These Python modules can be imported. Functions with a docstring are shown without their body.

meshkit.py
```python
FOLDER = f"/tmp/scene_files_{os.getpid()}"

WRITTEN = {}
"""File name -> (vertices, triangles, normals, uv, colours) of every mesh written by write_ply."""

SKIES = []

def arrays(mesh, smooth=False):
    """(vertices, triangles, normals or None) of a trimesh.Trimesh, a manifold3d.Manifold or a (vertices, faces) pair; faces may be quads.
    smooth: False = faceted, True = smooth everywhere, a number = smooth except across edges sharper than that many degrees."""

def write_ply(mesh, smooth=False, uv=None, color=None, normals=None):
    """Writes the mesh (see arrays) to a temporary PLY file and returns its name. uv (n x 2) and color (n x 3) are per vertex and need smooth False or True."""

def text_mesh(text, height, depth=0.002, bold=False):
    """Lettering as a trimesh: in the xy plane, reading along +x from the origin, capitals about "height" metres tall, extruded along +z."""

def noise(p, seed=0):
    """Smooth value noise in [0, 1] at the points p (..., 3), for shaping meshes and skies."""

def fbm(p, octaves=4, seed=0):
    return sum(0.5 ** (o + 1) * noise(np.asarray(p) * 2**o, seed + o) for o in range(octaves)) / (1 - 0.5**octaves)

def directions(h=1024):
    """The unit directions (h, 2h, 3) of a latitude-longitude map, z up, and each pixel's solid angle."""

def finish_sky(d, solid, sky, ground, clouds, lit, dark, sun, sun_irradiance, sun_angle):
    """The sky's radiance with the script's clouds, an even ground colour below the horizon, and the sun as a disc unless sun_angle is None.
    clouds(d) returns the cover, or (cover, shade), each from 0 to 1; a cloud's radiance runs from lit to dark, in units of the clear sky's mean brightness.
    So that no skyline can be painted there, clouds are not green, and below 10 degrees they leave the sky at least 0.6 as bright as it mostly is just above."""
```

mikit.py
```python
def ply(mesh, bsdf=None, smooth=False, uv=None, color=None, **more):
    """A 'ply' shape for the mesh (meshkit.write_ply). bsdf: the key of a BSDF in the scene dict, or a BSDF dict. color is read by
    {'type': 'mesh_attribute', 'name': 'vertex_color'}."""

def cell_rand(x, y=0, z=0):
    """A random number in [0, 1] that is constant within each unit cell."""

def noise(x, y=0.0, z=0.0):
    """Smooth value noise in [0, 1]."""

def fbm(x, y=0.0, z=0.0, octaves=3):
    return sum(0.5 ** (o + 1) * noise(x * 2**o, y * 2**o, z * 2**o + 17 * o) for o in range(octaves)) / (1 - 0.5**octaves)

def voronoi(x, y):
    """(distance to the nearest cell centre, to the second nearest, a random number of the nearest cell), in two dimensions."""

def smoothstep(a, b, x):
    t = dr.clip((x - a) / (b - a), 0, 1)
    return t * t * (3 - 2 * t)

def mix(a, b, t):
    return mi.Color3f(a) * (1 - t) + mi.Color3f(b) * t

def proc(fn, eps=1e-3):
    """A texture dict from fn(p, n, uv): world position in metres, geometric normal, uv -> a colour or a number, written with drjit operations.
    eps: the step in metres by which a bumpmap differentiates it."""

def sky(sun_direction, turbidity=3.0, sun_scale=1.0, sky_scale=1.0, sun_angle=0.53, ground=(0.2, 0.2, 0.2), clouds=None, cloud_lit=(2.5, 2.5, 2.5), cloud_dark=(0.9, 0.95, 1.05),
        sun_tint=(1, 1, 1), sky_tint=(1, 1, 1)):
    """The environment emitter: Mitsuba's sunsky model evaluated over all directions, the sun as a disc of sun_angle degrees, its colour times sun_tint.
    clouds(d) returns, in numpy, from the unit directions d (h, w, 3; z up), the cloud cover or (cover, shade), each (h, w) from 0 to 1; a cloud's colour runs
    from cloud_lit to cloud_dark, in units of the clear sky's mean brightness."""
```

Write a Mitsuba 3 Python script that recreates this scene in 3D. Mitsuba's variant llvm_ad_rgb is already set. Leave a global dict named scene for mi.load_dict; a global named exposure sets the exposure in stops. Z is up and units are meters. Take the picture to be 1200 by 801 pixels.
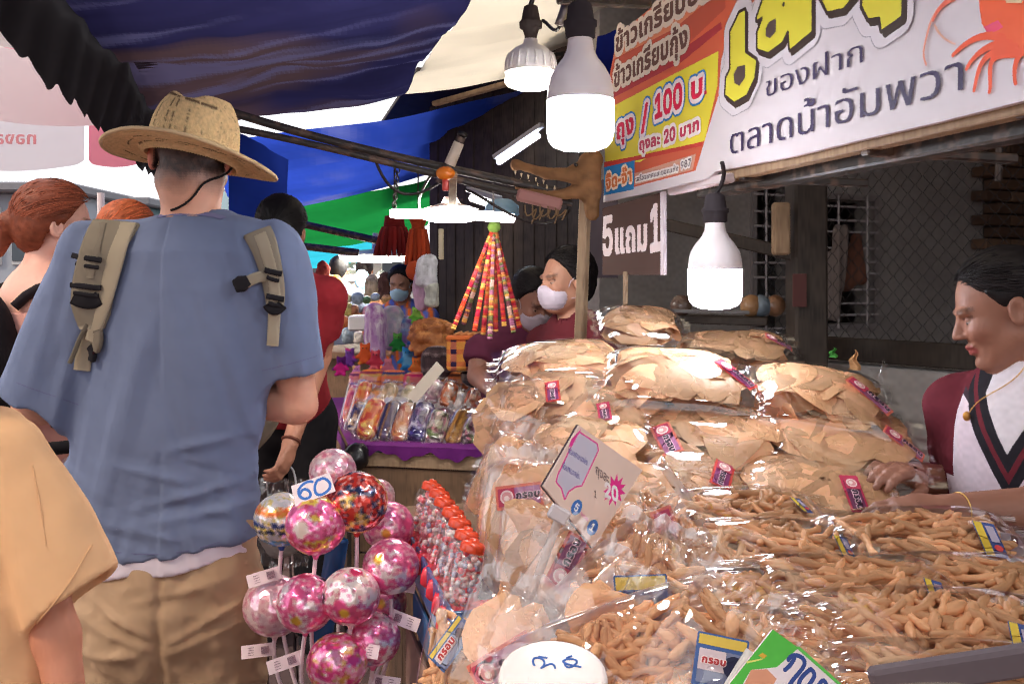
import math, random, numpy as np, trimesh, mitsuba as mi, mikit, shapely
from shapely.geometry import Polygon, Point, LineString
from shapely import affinity
import meshkit, drjit as dr
from meshkit import noise, fbm

scene, labels = {}, {}
# ---------------------------------------------------------------- camera, sky, exposure
F, H, YH = 1150.0, 1.37, 330.0          # focal length in photo pixels, camera height, horizon row
T = mi.ScalarTransform4f
scene['camera'] = {'type': 'perspective', 'fov': math.degrees(2*math.atan(600/F)), 'fov_axis': 'x',
    'principal_point_offset_y': (400.5-YH)/801, 'near_clip': 0.05, 'far_clip': 500.0,
    'to_world': T().look_at(origin=[0, 0, H], target=[0, 1, H], up=[0, 0, 1])}
scene['daylight'] = mikit.sky([-0.55, -0.45, 0.75], turbidity=3, sun_scale=0.25, sun_angle=12, clouds=lambda d: np.ones(d.shape[:2]),
    cloud_lit=(2.5, 2.5, 2.6))
exposure = 2.6
LAMP = 1.0                              # radiance of the lamps, one scale for all

# ---------------------------------------------------------------- helpers
rng = np.random.default_rng(7)
A_ = np.array
def P(px, py, Y): return A_([(px-600)/F*Y, Y, H+(YH-py)/F*Y])
DV = A_([-.236, .972, 0]); RV = A_([.972, .236, 0]); UPV = A_([0, 0, 1.])
def AL(u, v, z=0.0): return A_([-.1, 1.6, 0])+u*RV+v*DV+A_([0, 0, z])   # u right of the stall edge, v along the alley
def lin(*c):
    c = np.asarray(c if len(c) > 1 else c[0], float)/255
    return np.where(c < .04045, c/12.92, ((c+.055)/1.055)**2.4)
_used, _cnt = set(), {}
def uid(k):
    if k not in _used: _used.add(k); return k
    while True:
        _cnt[k] = _cnt.get(k, 0)+1
        q = f'{k}_{_cnt[k]:03d}'
        if q not in _used: _used.add(q); return q
def lab(key, label, cat=None, group=None, kind=None):
    d = {}
    if label: d['label'] = label
    if cat: d['category'] = cat
    if group: d['group'] = group
    if kind: d['kind'] = kind
    labels[key] = d
def thing(name, label, cat, group=None):
    k = uid(name); lab(k, label, cat, group); return k
def shape(mesh, bsdf, col=None, smooth=True, **more):
    """a mesh as a shape; its colour, one per triangle, is packed into the uv pair (see unpack), which lets Mitsuba join meshes"""
    v, f = tri(mesh)
    if col is None: return mikit.ply((v, f), bsdf, smooth=smooth, **more)
    c = np.asarray(col, float)
    v, f, n = meshkit.arrays((v, f), smooth)
    if c.ndim == 1: c = np.tile(c, (len(v), 1))
    s = np.clip(np.where(c < .0031308, 12.92*c, 1.055*np.maximum(c, 1e-9)**(1/2.4)-.055), 0, 1)
    t = s[f]
    if np.abs(t-t[:, :1]).max() > .002:
        s = np.repeat(t.mean(1), 3, axis=0); v = v[f].reshape(-1, 3); n = None if n is None else n[f].reshape(-1, 3); f = np.arange(len(v)).reshape(-1, 3)
    q = np.round(s*255); uv = np.stack([q[:, 0]*256+q[:, 1], q[:, 2]], 1)
    d = {'type': 'ply', 'filename': meshkit.write_ply((v, f), False, uv=uv, normals=n), 'face_normals': n is None, **more}
    d['bsdf'] = {'type': 'ref', 'id': bsdf} if isinstance(bsdf, str) else bsdf
    return d
def part(parent, name, mesh, bsdf, col=None, smooth=True, label=None, kind=None, **more):
    k = uid(parent+'__'+name); scene[k] = shape(mesh, bsdf, col, smooth, **more)
    if label or kind: lab(k, label, kind=kind)
    return k
def single(name, mesh, bsdf, col, label, cat, group=None, smooth=True, **more):
    k = thing(name, label, cat, group); scene[k] = shape(mesh, bsdf, col, smooth, **more); return k
def struct(name, mesh, bsdf, col=None, smooth=True, label=None):
    k = uid(name); scene[k] = shape(mesh, bsdf, col, smooth); lab(k, label, kind='structure'); return k
def copy(parent, name, sh, M):
    k = uid(parent+'__'+name); scene[k] = {**sh, 'to_world': T(np.asarray(M, float))}; return k
def tri(m):
    v, f = np.asarray(m[0], float), np.asarray(m[1], int)
    if f.shape[1] == 4: f = np.vstack([f[:, :3], f[:, [0, 2, 3]]])
    return v, f
def cat(ms):
    vs, fs, o = [], [], 0
    for m in ms:
        v, f = tri(m); vs.append(v); fs.append(f+o); o += len(v)
    return np.vstack(vs), np.vstack(fs)
def catc(ms):                            # [(mesh, colour)] -> mesh, colours per vertex
    cs = []
    for m, c in ms:
        c = np.asarray(c, float); cs.append(np.tile(c, (len(m[0]), 1)) if c.ndim == 1 else c)
    return cat([m for m, _ in ms]), np.vstack(cs)
def tm(m): return np.array(m.vertices), np.array(m.faces)
def fr(o, x, y, z):
    M = np.eye(4); M[:3, 0], M[:3, 1], M[:3, 2], M[:3, 3] = x, y, z, o; return M
def mv(m, M): return np.asarray(m[0])@M[:3, :3].T+M[:3, 3], m[1]
def nrm(a): a = np.asarray(a, float); return a/np.linalg.norm(a)
def basis(z, hint=(0, 0, 1)):
    z = nrm(z); x = np.cross(hint, z)
    if np.linalg.norm(x) < 1e-4: x = np.cross((1, 0, 0), z)
    x = nrm(x); return x, np.cross(z, x), z
def rot(axis, deg):
    a = nrm(axis); t = math.radians(deg); K = A_([[0, -a[2], a[1]], [a[2], 0, -a[0]], [-a[1], a[0], 0]])
    return np.eye(3)+math.sin(t)*K+(1-math.cos(t))*K@K
def box(c, s, b=0.0, R=None):            # chamfered box; R: 3x3 with columns = axes
    s = np.asarray(s, float)/2
    if b > 0:
        b = min(b, s.min()*.45); pts = []
        for sx in (-1, 1):
            for sy in (-1, 1):
                for sz in (-1, 1):
                    for k in range(3):
                        q = s-b; q[k] = s[k]; pts.append(q*[sx, sy, sz])
        h = trimesh.convex.convex_hull(np.array(pts)); v, f = tm(h)
    else: v, f = tm(trimesh.creation.box(2*s))
    if R is not None: v = v@np.asarray(R).T
    return v+np.asarray(c, float), f
def bar(a, b, w, t=None, bev=.002, up=(0, 0, 1)):   # square bar from a to b
    a, b = A_(a, float), A_(b, float); t = t or w
    x, y, z = basis(b-a, up)
    return box((a+b)/2, (w, t, np.linalg.norm(b-a)), bev, np.stack([x, y, z], 1))
def tube(pts, r, n=8, cap=True):
    p = np.asarray(pts, float); r = np.broadcast_to(np.asarray(r, float), (len(p),))
    t = np.gradient(p, axis=0); t /= np.linalg.norm(t, axis=1, keepdims=True)+1e-12
    x = nrm(np.cross(t[0], [0, 0, 1] if abs(t[0][2]) < .9 else [1, 0, 0])); X = []
    for i in range(len(p)):
        x = x-t[i]*(x@t[i]); x = x/(np.linalg.norm(x)+1e-12); X.append(x)
    X = np.array(X); Yv = np.cross(t, X); a = np.arange(n)*2*np.pi/n
    v = p[:, None]+r[:, None, None]*(np.cos(a)[None, :, None]*X[:, None]+np.sin(a)[None, :, None]*Yv[:, None])
    v = v.reshape(-1, 3); i, j = np.meshgrid(np.arange(len(p)-1), np.arange(n), indexing='ij')
    q = np.stack([i*n+j, i*n+(j+1) % n, (i+1)*n+(j+1) % n, (i+1)*n+j], -1).reshape(-1, 4)
    f = np.vstack([q[:, :3], q[:, [0, 2, 3]]])
    if cap:
        e = (len(p)-1)*n; k = np.arange(n); v = np.vstack([v, p[:1], p[-1:]])
        f = np.vstack([f, np.stack([(k+1) % n, k, np.full(n, len(v)-2)], 1), np.stack([e+k, e+(k+1) % n, np.full(n, len(v)-1)], 1)])
    return v, f
def curve(ctrl, n=24):                   # smooth curve through control points
    from scipy.interpolate import CubicSpline
    c = np.asarray(ctrl, float); d = np.r_[0, np.cumsum(np.linalg.norm(np.diff(c, axis=0), axis=1))]
    return CubicSpline(d, c)(np.linspace(0, d[-1], n))
def lathe(prof, n=24, M=None):
    p = np.asarray(prof, float); a = np.arange(n)*2*np.pi/n
    v = np.stack([p[:, 0, None]*np.cos(a), p[:, 0, None]*np.sin(a), np.broadcast_to(p[:, 1, None], (len(p), n))], -1).reshape(-1, 3)
    i, j = np.meshgrid(np.arange(len(p)-1), np.arange(n), indexing='ij')
    q = np.stack([i*n+j, i*n+(j+1) % n, (i+1)*n+(j+1) % n, (i+1)*n+j], -1).reshape(-1, 4)
    return mv((v, np.vstack([q[:, :3], q[:, [0, 2, 3]]])), np.eye(4) if M is None else M)
def sheet(fn, nu, nv, u0=0, u1=1, v0=0, v1=1):     # fn(u, v) -> (n, 3)
    u, v = np.meshgrid(np.linspace(u0, u1, nu), np.linspace(v0, v1, nv), indexing='ij')
    p = fn(u.ravel(), v.ravel()); i, j = np.meshgrid(np.arange(nu-1), np.arange(nv-1), indexing='ij')
    q = np.stack([i*nv+j, (i+1)*nv+j, (i+1)*nv+j+1, i*nv+j+1], -1).reshape(-1, 4)
    return p, np.vstack([q[:, :3], q[:, [0, 2, 3]]])
def extr(poly, d):
    out = []
    for g in getattr(poly, 'geoms', [poly]):
        if g.geom_type == 'Polygon' and g.area > 1e-10:
            out.append(tm(trimesh.creation.extrude_polygon(g, d, engine='earcut')))
    return cat(out)
def ico(c, r, sub=2, R=None):
    v, f = tm(trimesh.creation.icosphere(subdivisions=sub)); v = v*np.asarray(r, float)
    if R is not None: v = v@np.asarray(R).T
    return v+np.asarray(c, float), f
class Plane:                             # a flat board in the scene: pixels of the photo <-> its own coordinates (s along, t up)
    def __init__(s, o, x, y): s.o, s.x = np.asarray(o, float), nrm(x); s.y = nrm(np.asarray(y)-s.x*(np.asarray(y)@s.x)); s.n = np.cross(s.x, s.y)
    def st(s, px, py):
        d = P(px, py, 1.0)-[0, 0, H]; c = A_([0, 0, H]); k = ((s.o-c)@s.n)/(d@s.n); q = c+k*d-s.o
        return A_([q@s.x, q@s.y])
    def M(s, off=0.0): return fr(s.o+s.n*off, s.x, s.y, s.n)
    def poly(s, pts): return Polygon([s.st(*q) for q in pts]).buffer(0)
def glyph(key):
    g = None
    for pg in GL[key].split(';'):
        rings = [A_(list(map(int, r.split()))).reshape(-1, 2) for r in pg.split('/')]
        q = Polygon(rings[0], rings[1:]).buffer(0); g = q if g is None else g.union(q)
    return g
def text_on(pl, key, p0, p1, hpx, cap=46.0):        # lettering between two pixels of its baseline, hpx = letter height in pixels at the left
    g = glyph(key); x0, _, x1, _ = g.bounds
    a, b = pl.st(*p0), pl.st(*p1); ex = (b-a)/(x1-x0); h = (pl.st(p0[0], p0[1]-hpx)-a)/cap
    return affinity.affine_transform(g, [ex[0], h[0], ex[1], h[1], a[0]-ex[0]*x0, a[1]-ex[1]*x0])
def text_fit(key, w, cap=46.0):                     # centred lettering w metres wide
    g = glyph(key); x0, y0, x1, y1 = g.bounds; s = w/(x1-x0)
    return affinity.affine_transform(g, [s, 0, 0, s, -s*(x0+x1)/2, -s*(y0+y1)/2])

# signed distances and surface nets, for bodies, clothes and other soft shapes
def rc(p, a, b, ra, rb):
    a, b = np.asarray(a, 'f4'), np.asarray(b, 'f4'); d = b-a; q = p-a; t = np.clip(q@d/(d@d+1e-12), 0, 1)
    return np.linalg.norm(q-t[:, None]*d, axis=1)-(ra+(rb-ra)*t)
def ell(p, c, r, R=None):
    q = p-np.asarray(c, 'f4'); q = q@np.asarray(R, 'f4') if R is not None else q; r = np.asarray(r, 'f4')
    k0 = np.linalg.norm(q/r, axis=1); k1 = np.linalg.norm(q/(r*r), axis=1)+1e-9
    return k0*(k0-1)/k1
def smin(a, b, k): h = np.clip(.5+.5*(b-a)/k, 0, 1); return b+(a-b)*h-k*h*(1-h)
def smax(a, b, k): return -smin(-a, -b, k)
def loft(p, rows):                       # rows: (z, cx, cy, half width, half depth), rising z
    r = A_(sorted(rows), float); z = p[:, 2]; cx, cy, a, b = (np.interp(z, r[:, 0], r[:, k]) for k in (1, 2, 3, 4))
    e = np.sqrt(((p[:, 0]-cx)/a)**2+((p[:, 1]-cy)/b)**2+1e-9)
    d = (e-1)*np.minimum(a, b)*(1.15 if True else 1)
    return np.maximum(d, np.maximum(r[0, 0]-z, z-r[-1, 0]))
def nets(f, lo, hi, h):
    lo, hi = np.asarray(lo, float), np.asarray(hi, float); n = np.ceil((hi-lo)/h).astype(int)+1
    ax = [lo[k]+h*np.arange(n[k]) for k in range(3)]
    if n.prod() > 250000:                # coarse pass first, then only the points near the surface
        m = (n+3)//4; cx = [lo[k]+h*(4*np.arange(m[k])+1.5) for k in range(3)]
        V = f(np.stack(np.meshgrid(*cx, indexing='ij'), -1).reshape(-1, 3).astype('f4')).reshape(m)
        for k in range(3): V = np.repeat(V, 4, axis=k)
        V = np.ascontiguousarray(V[:n[0], :n[1], :n[2]]).astype('f4').ravel()
        near = np.flatnonzero(np.abs(V) < 4.8*h); ijk = np.stack(np.unravel_index(near, n), 1)
        for i in range(0, len(near), 300000): V[near[i:i+300000]] = f((lo+h*ijk[i:i+300000]).astype('f4'))
        V = V.reshape(n)
    else: V = f(np.stack(np.meshgrid(*ax, indexing='ij'), -1).reshape(-1, 3).astype('f4')).reshape(n).astype('f4')
    ins = V < 0; c = [ins[i:n[0]-1+i, j:n[1]-1+j, k:n[2]-1+k] for i in (0, 1) for j in (0, 1) for k in (0, 1)]
    anyc, allc = np.logical_or.reduce(c), np.logical_and.reduce(c); m = anyc & ~allc
    I = np.argwhere(m); idx = -np.ones(m.shape, int); idx[m] = np.arange(len(I))
    s, cnt = np.zeros((len(I), 3)), np.zeros(len(I))
    O = [A_([i, j, k]) for i in (0, 1) for j in (0, 1) for k in (0, 1)]
    for a in range(8):
        for b in range(a+1, 8):
            if np.abs(O[a]-O[b]).sum() != 1: continue
            va, vb = V[tuple((I+O[a]).T)], V[tuple((I+O[b]).T)]; x = (va < 0) != (vb < 0)
            t = np.where(x, va/np.where(x, va-vb, 1), 0)
            s += np.where(x[:, None], O[a]+t[:, None]*(O[b]-O[a]), 0); cnt += x
    v = lo+h*(I+s/cnt[:, None]); fs = []
    for a in range(3):
        b, c2 = (a+1) % 3, (a+2) % 3
        s0, s1 = [slice(None)]*3, [slice(None)]*3; s0[a], s1[a] = slice(0, -1), slice(1, None)
        E = np.argwhere(ins[tuple(s0)] != ins[tuple(s1)])
        E = E[(E[:, b] > 0) & (E[:, c2] > 0) & (E[:, b] < n[b]-1) & (E[:, c2] < n[c2]-1)]
        eb, ec = np.eye(3, dtype=int)[b], np.eye(3, dtype=int)[c2]
        q = np.stack([idx[tuple((E-d).T)] for d in (eb+ec, ec, 0*eb, eb)], 1)
        fl = ins[tuple(E.T)]; q[~fl] = q[~fl][:, ::-1]; fs.append(q)
    q = np.vstack(fs); q = q[(q >= 0).all(1)]
    return v, np.vstack([q[:, :3], q[:, [0, 2, 3]]])
def traces(f, pts, y0=1.0, y1=6.0):       # first points of a soft shape along the rays of some pixels, with its normals
    c = A_([0, 0, H]); d = A_([nrm(P(*q[:2], 1)-c) for q in pts]); t = np.full(len(d), y0)
    for _ in range(45): t = np.minimum(t+f((c+t[:, None]*d).astype('f4'))*.85, y1)
    p = c+t[:, None]*d; e = .004
    g = np.stack([f((p+e*k).astype('f4'))-f((p-e*k).astype('f4')) for k in np.eye(3)], 1)
    return p, g/(np.linalg.norm(g, axis=1, keepdims=True)+1e-9)
def trace(f, px, py, y0=.5, y1=6.0): p, n = traces(f, [(px, py)], y0, y1); return p[0], n[0]

# ---------------------------------------------------------------- materials
def unpack(p, n, uv):                    # the packed colour of shape(), back to linear light
    u = uv.x+.5; r = dr.floor(u/256); g = dr.floor(u-r*256); b = dr.floor(uv.y+.5)
    to = lambda c: dr.select(c < 10.3, c/(255*12.92), dr.power((c/255+.055)/1.055, 2.4))
    return mi.Color3f(to(r), to(g), to(b))
VC = mikit.proc(unpack)
def two(b): return {'type': 'twosided', 'bsdf': b}
def prin(rough, spec=.5, **k): return two({'type': 'principled', 'base_color': VC, 'roughness': rough, 'specular': spec, **k})
def grain(lo, scale, col=VC, amp=.25):   # colour times a fine grain
    return col
scene['matte'] = prin(.9, .25)
scene['cloth'] = two({'type': 'bumpmap', 'arbitrary': mikit.proc(lambda p, n, uv: mikit.noise(p.x*900, p.y*900, p.z*900)*.6+mikit.noise(p.x*260, p.y*260, p.z*700), eps=4e-4), 'scale': .00035,
    'bsdf': {'type': 'principled', 'base_color': VC, 'roughness': .95, 'specular': .2, 'sheen': .25}})
scene['skin'] = two({'type': 'bumpmap', 'arbitrary': mikit.proc(lambda p, n, uv: mikit.noise(p.x*500, p.y*500, p.z*500), eps=6e-4), 'scale': .0004,
    'bsdf': {'type': 'principled', 'base_color': VC, 'roughness': .48, 'specular': .4}})
scene['hair'] = prin(.5, .22)
scene['plastic'] = prin(.32, .5)
scene['gloss'] = prin(.12, .6, clearcoat=.5, clearcoat_gloss=.9)
scene['foil'] = prin(.16, .5, metallic=.55, clearcoat=.8, clearcoat_gloss=.95)
scene['metal'] = prin(.38, .5, metallic=.85)
scene['print'] = prin(.55, .28)
scene['crisp'] = two({'type': 'bumpmap', 'arbitrary': mikit.proc(lambda p, n, uv: mikit.fbm(p.x*260, p.y*260, p.z*260, octaves=2), eps=6e-4), 'scale': .0016,
    'bsdf': {'type': 'principled', 'base_color': VC, 'roughness': .5, 'specular': .4}})
scene['film'] = {'type': 'thindielectric', 'int_ior': 1.62}
scene['tarp'] = {'type': 'principledthin', 'base_color': VC, 'roughness': .35, 'diff_trans': 1.3, 'eta': 1.4}
scene['thin_cloth'] = {'type': 'principledthin', 'base_color': VC, 'roughness': .7, 'diff_trans': 1.7, 'eta': 1.3}
scene['tarp_dense'] = {'type': 'principledthin', 'base_color': VC, 'roughness': .28, 'diff_trans': .4, 'eta': 1.5}
def wood_fn(p, n, uv):
    g = mikit.fbm(p.x*14, p.y*14, p.z*14, octaves=3); s = mikit.noise(p.x*190, p.y*190, p.z*22)
    return .55+.5*g+.28*s
scene['wood'] = two({'type': 'principled', 'base_color': mikit.proc(lambda p, n, uv: mikit.mix((.05, .03, .02), (.19, .11, .065), mikit.smoothstep(.2, .95, wood_fn(p, n, uv)-.25))), 'roughness': .7, 'specular': .3})
scene['pale_wood'] = two({'type': 'principled', 'base_color': mikit.proc(lambda p, n, uv: mikit.mix((.14, .085, .05), (.36, .24, .15), mikit.smoothstep(.2, .95, wood_fn(p, n, uv)-.25))), 'roughness': .7, 'specular': .3})
scene['dark_wood'] = two({'type': 'principled', 'base_color': mikit.proc(lambda p, n, uv: mikit.mix((.012, .010, .010), (.050, .036, .028), mikit.smoothstep(.2, .95, wood_fn(p, n, uv)-.25))), 'roughness': .65, 'specular': .3})  # dark timber; its near-black also stands for shade on shop_wall
scene['plaster'] = two({'type': 'principled', 'base_color': mikit.proc(lambda p, n, uv: mikit.mix((.30, .27, .26), (.46, .43, .41), mikit.fbm(p.x*3, p.y*3, p.z*2.2, octaves=4)) * (0.86+.24*mikit.noise(p.x*60, p.y*60, p.z*60))), 'roughness': .9, 'specular': .2})
scene['paving'] = two({'type': 'principled', 'base_color': mikit.proc(lambda p, n, uv: mikit.mix((.09, .055, .05), (.19, .12, .11), mikit.fbm(p.x*7, p.y*7, p.z*7, octaves=4))), 'roughness': .85, 'specular': .3})
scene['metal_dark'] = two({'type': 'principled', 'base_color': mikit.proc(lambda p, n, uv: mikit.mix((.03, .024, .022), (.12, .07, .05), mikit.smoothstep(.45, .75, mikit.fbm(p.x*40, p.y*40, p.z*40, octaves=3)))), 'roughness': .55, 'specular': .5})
def plaid_fn(p, n, uv):                   # orange cloth woven with purple and crimson stripes
    a = mikit.smoothstep(.30, .42, dr.sin(p.x*104+.6)); b = mikit.smoothstep(.30, .42, dr.sin(p.z*128)); w = .85+.3*mikit.noise(p.x*900, p.y*900, p.z*900)
    c = mikit.mix((.72, .30, .06), (.34, .03, .10), a*.6); c = c*(1-b*.5)+mi.Color3f(.62, .06, .05)*b*.5; k = a*b
    return (c*(1-k)+mi.Color3f(.035, .015, .06)*k)*w
scene['plaid'] = two({'type': 'principled', 'base_color': mikit.proc(plaid_fn), 'roughness': .8, 'specular': .3})
def glow(c): return {'type': 'area', 'radiance': {'type': 'rgb', 'value': [float(x)*LAMP for x in c]}}
def lit(parent, name, mesh, c, smooth=True):
    v, f = tri(mesh); t = v[f]; nn = np.cross(t[:, 1]-t[:, 0], t[:, 2]-t[:, 0])
    if ((t.mean(1)-v.mean(0))*nn).sum() < 0: f = f[:, ::-1]           # lamps shine outward
    k = part(parent, name, (v, f), 'plastic', (.8, .8, .8), smooth); scene[k]['emitter'] = glow(c); return k
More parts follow.
